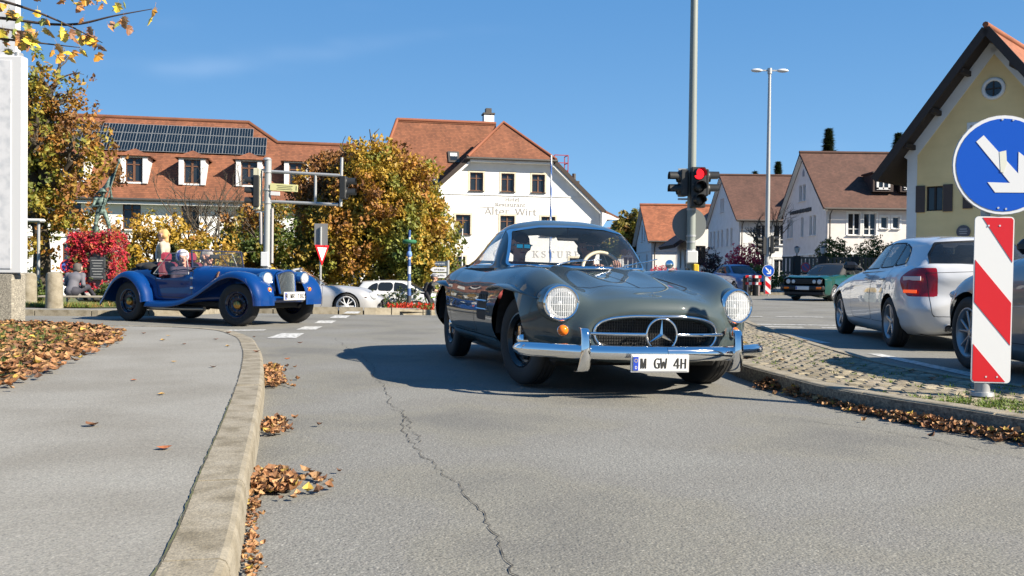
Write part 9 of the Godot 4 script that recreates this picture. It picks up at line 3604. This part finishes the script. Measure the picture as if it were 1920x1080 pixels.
func people(coupe: Node3D, road: Node3D, white: Node3D) -> void:
	var cloth := StandardMaterial3D.new()
	cloth.vertex_color_use_as_albedo = true
	cloth.roughness = 0.8
	var skin := Color(0.5, 0.28, 0.2)
	var F := Vector3(0, 0, -1)
	# in the grey coupe
	var j := seated(F, -0.16, [Vector3(-0.14, 0.08, -0.36), Vector3(0.14, 0.08, -0.36)])
	var m := human(j, {"top": Color(0.16, 0.02, 0.02), "legs": Color(0.02, 0.02, 0.03), "skin": skin, "hair": Color(0.05, 0.03, 0.02), "shoes": Color(0.02, 0.02, 0.02)}, F, 0.009)
	var p := person("passenger with short dark hair and mirrored sunglasses in the grey coupe", coupe.transform * xyz(0.35, 0.46, 1.62), m, cloth)
	var mirror := mat(0.05, 0.42, 0.5, 0.06, 0.9)
	glasses(p, j.head, F, mirror)
	j = seated(F, -0.12, [Vector3(-0.13, 0.42, -0.46), Vector3(0.13, 0.42, -0.46)])
	j.el_l = Vector3(-0.25, 0.25, -0.2)
	j.el_r = Vector3(0.25, 0.25, -0.2)
	m = human(j, {"top": Color(0.02, 0.02, 0.022), "legs": Color(0.02, 0.02, 0.03), "skin": skin, "hair": Color(0.1, 0.09, 0.08), "shoes": Color(0.02, 0.02, 0.02)}, F, 0.009)
	p = person("driver in a flat cap behind the ivory steering wheel of the grey coupe", coupe.transform * xyz(-0.33, 0.46, 1.62), m, cloth)
	m = MB.new()
	m.ball(j.head + Vector3(0, 0.085, 0.01), Vector3(0.105, 0.055, 0.115), 8, 16)
	m.ball(j.head + Vector3(0, 0.062, -0.1), Vector3(0.07, 0.014, 0.06), 6, 14)
	part(p, "flat_cap", m, mat(0.05, 0.05, 0.05, 0.9))
	glasses(p, j.head, F, M.black_gloss)
	# in the blue roadster
	j = seated(F, -0.2, [Vector3(-0.13, 0.36, -0.46), Vector3(0.13, 0.36, -0.46)])
	m = human(j, {"top": Color(0.03, 0.03, 0.035), "legs": Color(0.03, 0.03, 0.05), "skin": skin, "hair": Color(0.25, 0.23, 0.21), "shoes": Color(0.02, 0.02, 0.02)}, F, 0.011)
	p = person("grey haired driver in dark sunglasses at the far side of the blue roadster", road.transform * xyz(-0.27, 0.47, 1.80), m, cloth)
	glasses(p, j.head, F, M.black_gloss)
	j = seated(F, -0.2, [Vector3(-0.12, 0.08, -0.34), Vector3(0.12, 0.08, -0.34)])
	m = human(j, {"top": Color(0.03, 0.02, 0.04), "legs": Color(0.03, 0.03, 0.05), "skin": skin, "hair": Color(0.5, 0.5, 0.55), "shoes": Color(0.02, 0.02, 0.02), "look": Vector3(0.5, 0, -0.86)}, F, 0.011)
	p = person("passenger in a blue and white headscarf at the near side of the blue roadster", road.transform * xyz(0.27, 0.46, 1.80), m, cloth)
	m = MB.new()
	for i in 10:
		m.tint(Color(0.04, 0.06, 0.3) if i % 2 else Color(0.65, 0.66, 0.72))
		m.xf = Transform3D(Basis(Vector3.UP, TAU * i / 10), j.head + Vector3(-0.01, 0.045, 0.025))
		m.lathe([Vector2(0.085, -0.09), Vector2(0.108, -0.03), Vector2(0.105, 0.03), Vector2(0.075, 0.075), Vector2(0.0, 0.092)], 3, 70, 0.0, TAU / 10)
	part(p, "headscarf", m, cloth)
	# the driver of the white hatchback, elbow at the window
	j = seated(F, -0.2, [Vector3(-0.16, 0.34, -0.42), Vector3(0.14, 0.36, -0.42)])
	m = human(j, {"top": Color(0.4, 0.02, 0.03), "legs": Color(0.03, 0.03, 0.05), "skin": skin, "hair": Color(0.04, 0.03, 0.02), "shoes": Color(0.02, 0.02, 0.02)}, F, 0.013)
	person("driver in a red top seen through the side window of the white hatchback", white.transform * xyz(-0.36, 0.55, 1.56), m, cloth)
	# the walking woman
	F = Vector3(-1, 0, 0)
	j = {"pelvis": Vector3(0, 0.9, 0), "chest": Vector3(-0.01, 1.23, 0), "neck": Vector3(-0.01, 1.37, 0), "head": Vector3(-0.035, 1.51, 0), "sh_l": Vector3(0, 1.31, 0.15), "sh_r": Vector3(0, 1.31, -0.15),
		"el_l": Vector3(0.05, 1.05, 0.2), "el_r": Vector3(-0.06, 1.05, -0.2), "ha_l": Vector3(-0.08, 0.84, 0.2), "ha_r": Vector3(-0.2, 0.86, -0.2), "hip_l": Vector3(0, 0.86, 0.085), "hip_r": Vector3(0, 0.86, -0.085),
		"kn_l": Vector3(-0.14, 0.48, 0.09), "kn_r": Vector3(0.06, 0.47, -0.09), "ft_l": Vector3(-0.2, 0.085, 0.09), "ft_r": Vector3(0.26, 0.13, -0.09)}
	m = human(j, {"top": Color(0.36, 0.31, 0.25), "legs": Color(0.03, 0.04, 0.08), "skin": Color(0.55, 0.32, 0.24), "hair": Color(0.48, 0.3, 0.12), "shoes": Color(0.5, 0.5, 0.5)}, F, 0.01, 0.018, 0.1)
	p = person("blonde woman in a beige cardigan walking past behind the blue roadster", xyz(-7.68, 0.11, -20.6), m, cloth)
	glasses(p, j.head, F, M.black_gloss)
	m = MB.new()
	m.ball(j.head + Vector3(0.115, 0.03, 0), Vector3(0.055, 0.05, 0.05), 8, 10)
	part(p, "hair_bun", m, mat(0.48, 0.3, 0.12, 0.8))
	m = MB.new()
	m.tube(curve([Vector3(-0.09, 1.36, 0.05), Vector3(-0.14, 1.22, 0.04), Vector3(-0.155, 1.0, 0.03)], 4), 0.045, 8, false, 0.6)
	part(p, "white_shirt", m, mat(0.7, 0.7, 0.72, 0.8))
	# hunched person on the bench, seen from behind
	F = Vector3(0.15, 0, -1).normalized()
	j = seated(F, 0.0, [Vector3(-0.1, 0.05, -0.45), Vector3(0.1, 0.05, -0.45)])
	j.chest = Vector3(0, 0.29, -0.14)
	j.neck = Vector3(0, 0.40, -0.22)
	j.head = Vector3(0.01, 0.50, -0.30)
	j.sh_l = Vector3(-0.17, 0.36, -0.17)
	j.sh_r = Vector3(0.17, 0.36, -0.17)
	m = human(j, {"top": Color(0.10, 0.10, 0.12), "legs": Color(0.03, 0.03, 0.04), "skin": skin, "hair": Color(0.08, 0.07, 0.06), "shoes": Color(0.02, 0.02, 0.02)}, F, 0.013)
	person("person in a grey jacket sitting hunched on the bench, seen from behind", xyz(-9.98, 0.36, -21.15), m, cloth)
	# the cyclist
	var b := thing("bicycle", "small lime green bicycle half hidden behind the rear of the grey coupe", "bicycle", Vector3(-2.42, 0.0, -28.0), deg_to_rad(8))
	b.scale = Vector3.ONE * 0.84
	bicycle(b)
	F = Vector3(1, 0, 0)
	j = {"pelvis": Vector3(-0.14, 0.90, 0), "chest": Vector3(0.0, 1.22, 0), "neck": Vector3(0.06, 1.35, 0), "head": Vector3(0.12, 1.49, 0), "sh_l": Vector3(0.03, 1.29, -0.16), "sh_r": Vector3(0.03, 1.29, 0.16),
		"el_l": Vector3(0.1, 1.06, -0.25), "el_r": Vector3(0.1, 1.06, 0.25), "ha_l": Vector3(0.24, 1.0, -0.26), "ha_r": Vector3(0.24, 1.0, 0.26), "hip_l": Vector3(-0.12, 0.86, -0.09), "hip_r": Vector3(-0.12, 0.86, 0.09),
		"kn_l": Vector3(0.12, 0.55, -0.11), "kn_r": Vector3(0.0, 0.5, 0.16), "ft_l": Vector3(-0.14, 0.48, -0.13), "ft_r": Vector3(-0.06, 0.09, 0.2)}
	m = human(j, {"top": Color(0.012, 0.012, 0.014), "sleeve": skin, "legs": Color(0.015, 0.015, 0.018), "skin": skin, "hair": Color(0.05, 0.03, 0.02), "shoes": Color(0.4, 0.6, 0.03)}, F, 0.011, 0.018)
	p = person("cyclist in black with a helmet and backpack beside the rear of the grey coupe", b.transform, m, cloth)
	m = MB.new()
	m.ball(j.head + Vector3(-0.01, 0.075, 0), Vector3(0.13, 0.085, 0.105), 8, 16)
	part(p, "helmet", m, mat(0.2, 0.2, 0.21, 0.4))
	m = MB.new()
	m.xf = Transform3D(Basis(Vector3.BACK, -0.4), Vector3(-0.19, 1.17, 0))
	m.box(Vector3.ZERO, Vector3(0.15, 0.38, 0.27), 0.06)
	part(p, "backpack", m, mat(0.012, 0.012, 0.014, 0.8))
	glasses(p, j.head, F, M.black_gloss)
	statue()

func statue() -> void:
	var bz := StandardMaterial3D.new()
	bz.albedo_color = lin(0.15, 0.20, 0.18)
	bz.roughness = 0.6
	bz.metallic = 0.3
	stained(bz, noise_tex(256, 0.03, 91, [[0.2, Color(0.35, 0.4, 0.4)], [0.5, Color(0.85, 0.9, 0.88)], [0.9, Color(1, 1, 1)]]), 0.7)
	var t := thing("statue", "green bronze statue of a standard bearer on the ivy plinth", "statue", Vector3(-11.45, 2.13, -26.0))
	t.scale = Vector3.ONE * 0.80
	var F := Vector3(0.5, 0, 0.86)
	var w := Color.WHITE
	var j := {"pelvis": Vector3(0, 0.92, 0), "chest": Vector3(0.02, 1.26, 0.02), "neck": Vector3(0.05, 1.42, 0.03), "head": Vector3(0.08, 1.57, 0.05), "sh_l": Vector3(0.18, 1.34, -0.08), "sh_r": Vector3(-0.15, 1.34, 0.1),
		"el_l": Vector3(0.36, 1.40, 0.02), "el_r": Vector3(-0.2, 1.08, 0.22), "ha_l": Vector3(0.36, 1.66, 0.1), "ha_r": Vector3(0.12, 1.10, 0.3), "hip_l": Vector3(0.1, 0.88, -0.04), "hip_r": Vector3(-0.09, 0.88, 0.05),
		"kn_l": Vector3(0.26, 0.5, 0.02), "kn_r": Vector3(-0.14, 0.48, 0.12), "ft_l": Vector3(0.33, 0.09, 0.0), "ft_r": Vector3(-0.24, 0.09, 0.02)}
	var m := human(j, {"top": w, "legs": w, "skin": w, "hair": w, "shoes": w}, F, 0.013, 0.02)
	m.tinted = false
	part(t, "bronze_figure", m, bz)
	m = MB.new()
	m.ball(Vector3(0.07, 1.64, 0.04), Vector3(0.125, 0.10, 0.125), 8, 16)
	m.cyl(Vector3(0.08, 1.62, 0.05), Vector3(0.08, 1.6, 0.05), 0.155, 0.17, 16)
	part(t, "helmet", m, bz)
	m = MB.new()
	m.xf = Transform3D(Basis(Vector3.UP, 0.5), Vector3(-0.18, 1.26, -0.14))
	m.box(Vector3.ZERO, Vector3(0.3, 0.4, 0.2), 0.05)
	part(t, "knapsack", m, bz)
	m = MB.new()
	m.tube([Vector3(0.20, 1.05, 0.25), Vector3(0.36, 1.7, 0.13), Vector3(0.58, 2.62, -0.02)], 0.022, 8)
	m.ball(Vector3(0.60, 2.68, -0.03), Vector3(0.05, 0.09, 0.05), 6, 8)
	part(t, "flag_staff", m, bz)
	m = MB.new()
	var rows := []
	for i in 14:
		var k := i / 13.0
		var a := Vector3(0.57, 2.58, -0.01).lerp(Vector3(0.36, 1.72, 0.12), k * 0.9)
		var line := []
		for q in 12:
			var v := q / 11.0
			line.append(a + Vector3(-0.62 * v * (0.45 + 0.55 * k), -0.42 * v * (1.0 - 0.2 * k), -0.1 * v + 0.06 * sin(v * 9.0 + k * 5.0)))
		rows.append(line)
	m.sheet(rows)
	part(t, "flag_cloth", m, bz)
	m = MB.new()
	m.box(Vector3(0, 0.02, 0), Vector3(0.9, 0.06, 0.6), 0.01)
	m.ball(Vector3(-0.25, 0.2, -0.1), Vector3(0.14, 0.26, 0.14), 7, 10)
	part(t, "rock_base", m, bz)


func build_all() -> void:
	town_materials()
	long_house()
	inn()
	right_houses()
	yellow_house()
	greenery()
	street()
	var c := vintage_coupe(Vector3(0.83, 0, -7.42), PI + deg_to_rad(15.7))
	c.basis = c.basis * Basis(Vector3.BACK, deg_to_rad(1.0))
	c.scale = Vector3.ONE * 1.035
	var r := roadster(Vector3(-3.96, 0, -15.14), PI + deg_to_rad(60.4))
	silver_cabriolet(Vector3(-4.42, 0, -25.4), PI + deg_to_rad(94.0))
	green_saloon(Vector3(11.0, 0, -34.0), PI - deg_to_rad(45.0))
	var w := thing("white_hatchback", "white hatchback seen from behind with its brake lights on", "car", Vector3(5.93, 0, -14.35), deg_to_rad(-6.5))
	hatchback(w, paint(0.66, 0.67, 0.68, 0.3, 0.1), 1.0, true, "star-5", 0.315)
	var g := thing("grey_crossover", "silver-grey tall car behind the striped sign at the right edge", "car", Vector3(5.24, 0, -8.95), deg_to_rad(-2.0))
	hatchback(g, paint(0.26, 0.26, 0.27, 0.3, 0.4), 1.13, true, "twin-5", 0.35)
	var b := thing("blue_car", "small pale blue car parked behind the far arrow sign", "car", Vector3(11.65, 0, -45.5), PI + 0.15)
	hatchback(b, paint(0.10, 0.17, 0.36, 0.3, 0.2), 1.05, false, "star-5", 0.31)
	var d := thing("parked_white_car", "white car parked behind the red flowers left of the cyclist", "car", Vector3(-2.7, 0.05, -36.5), -PI / 2)
	hatchback(d, paint(0.62, 0.63, 0.64, 0.3), 1.0, false, "star-5", 0.31)
	people(c, r, w)
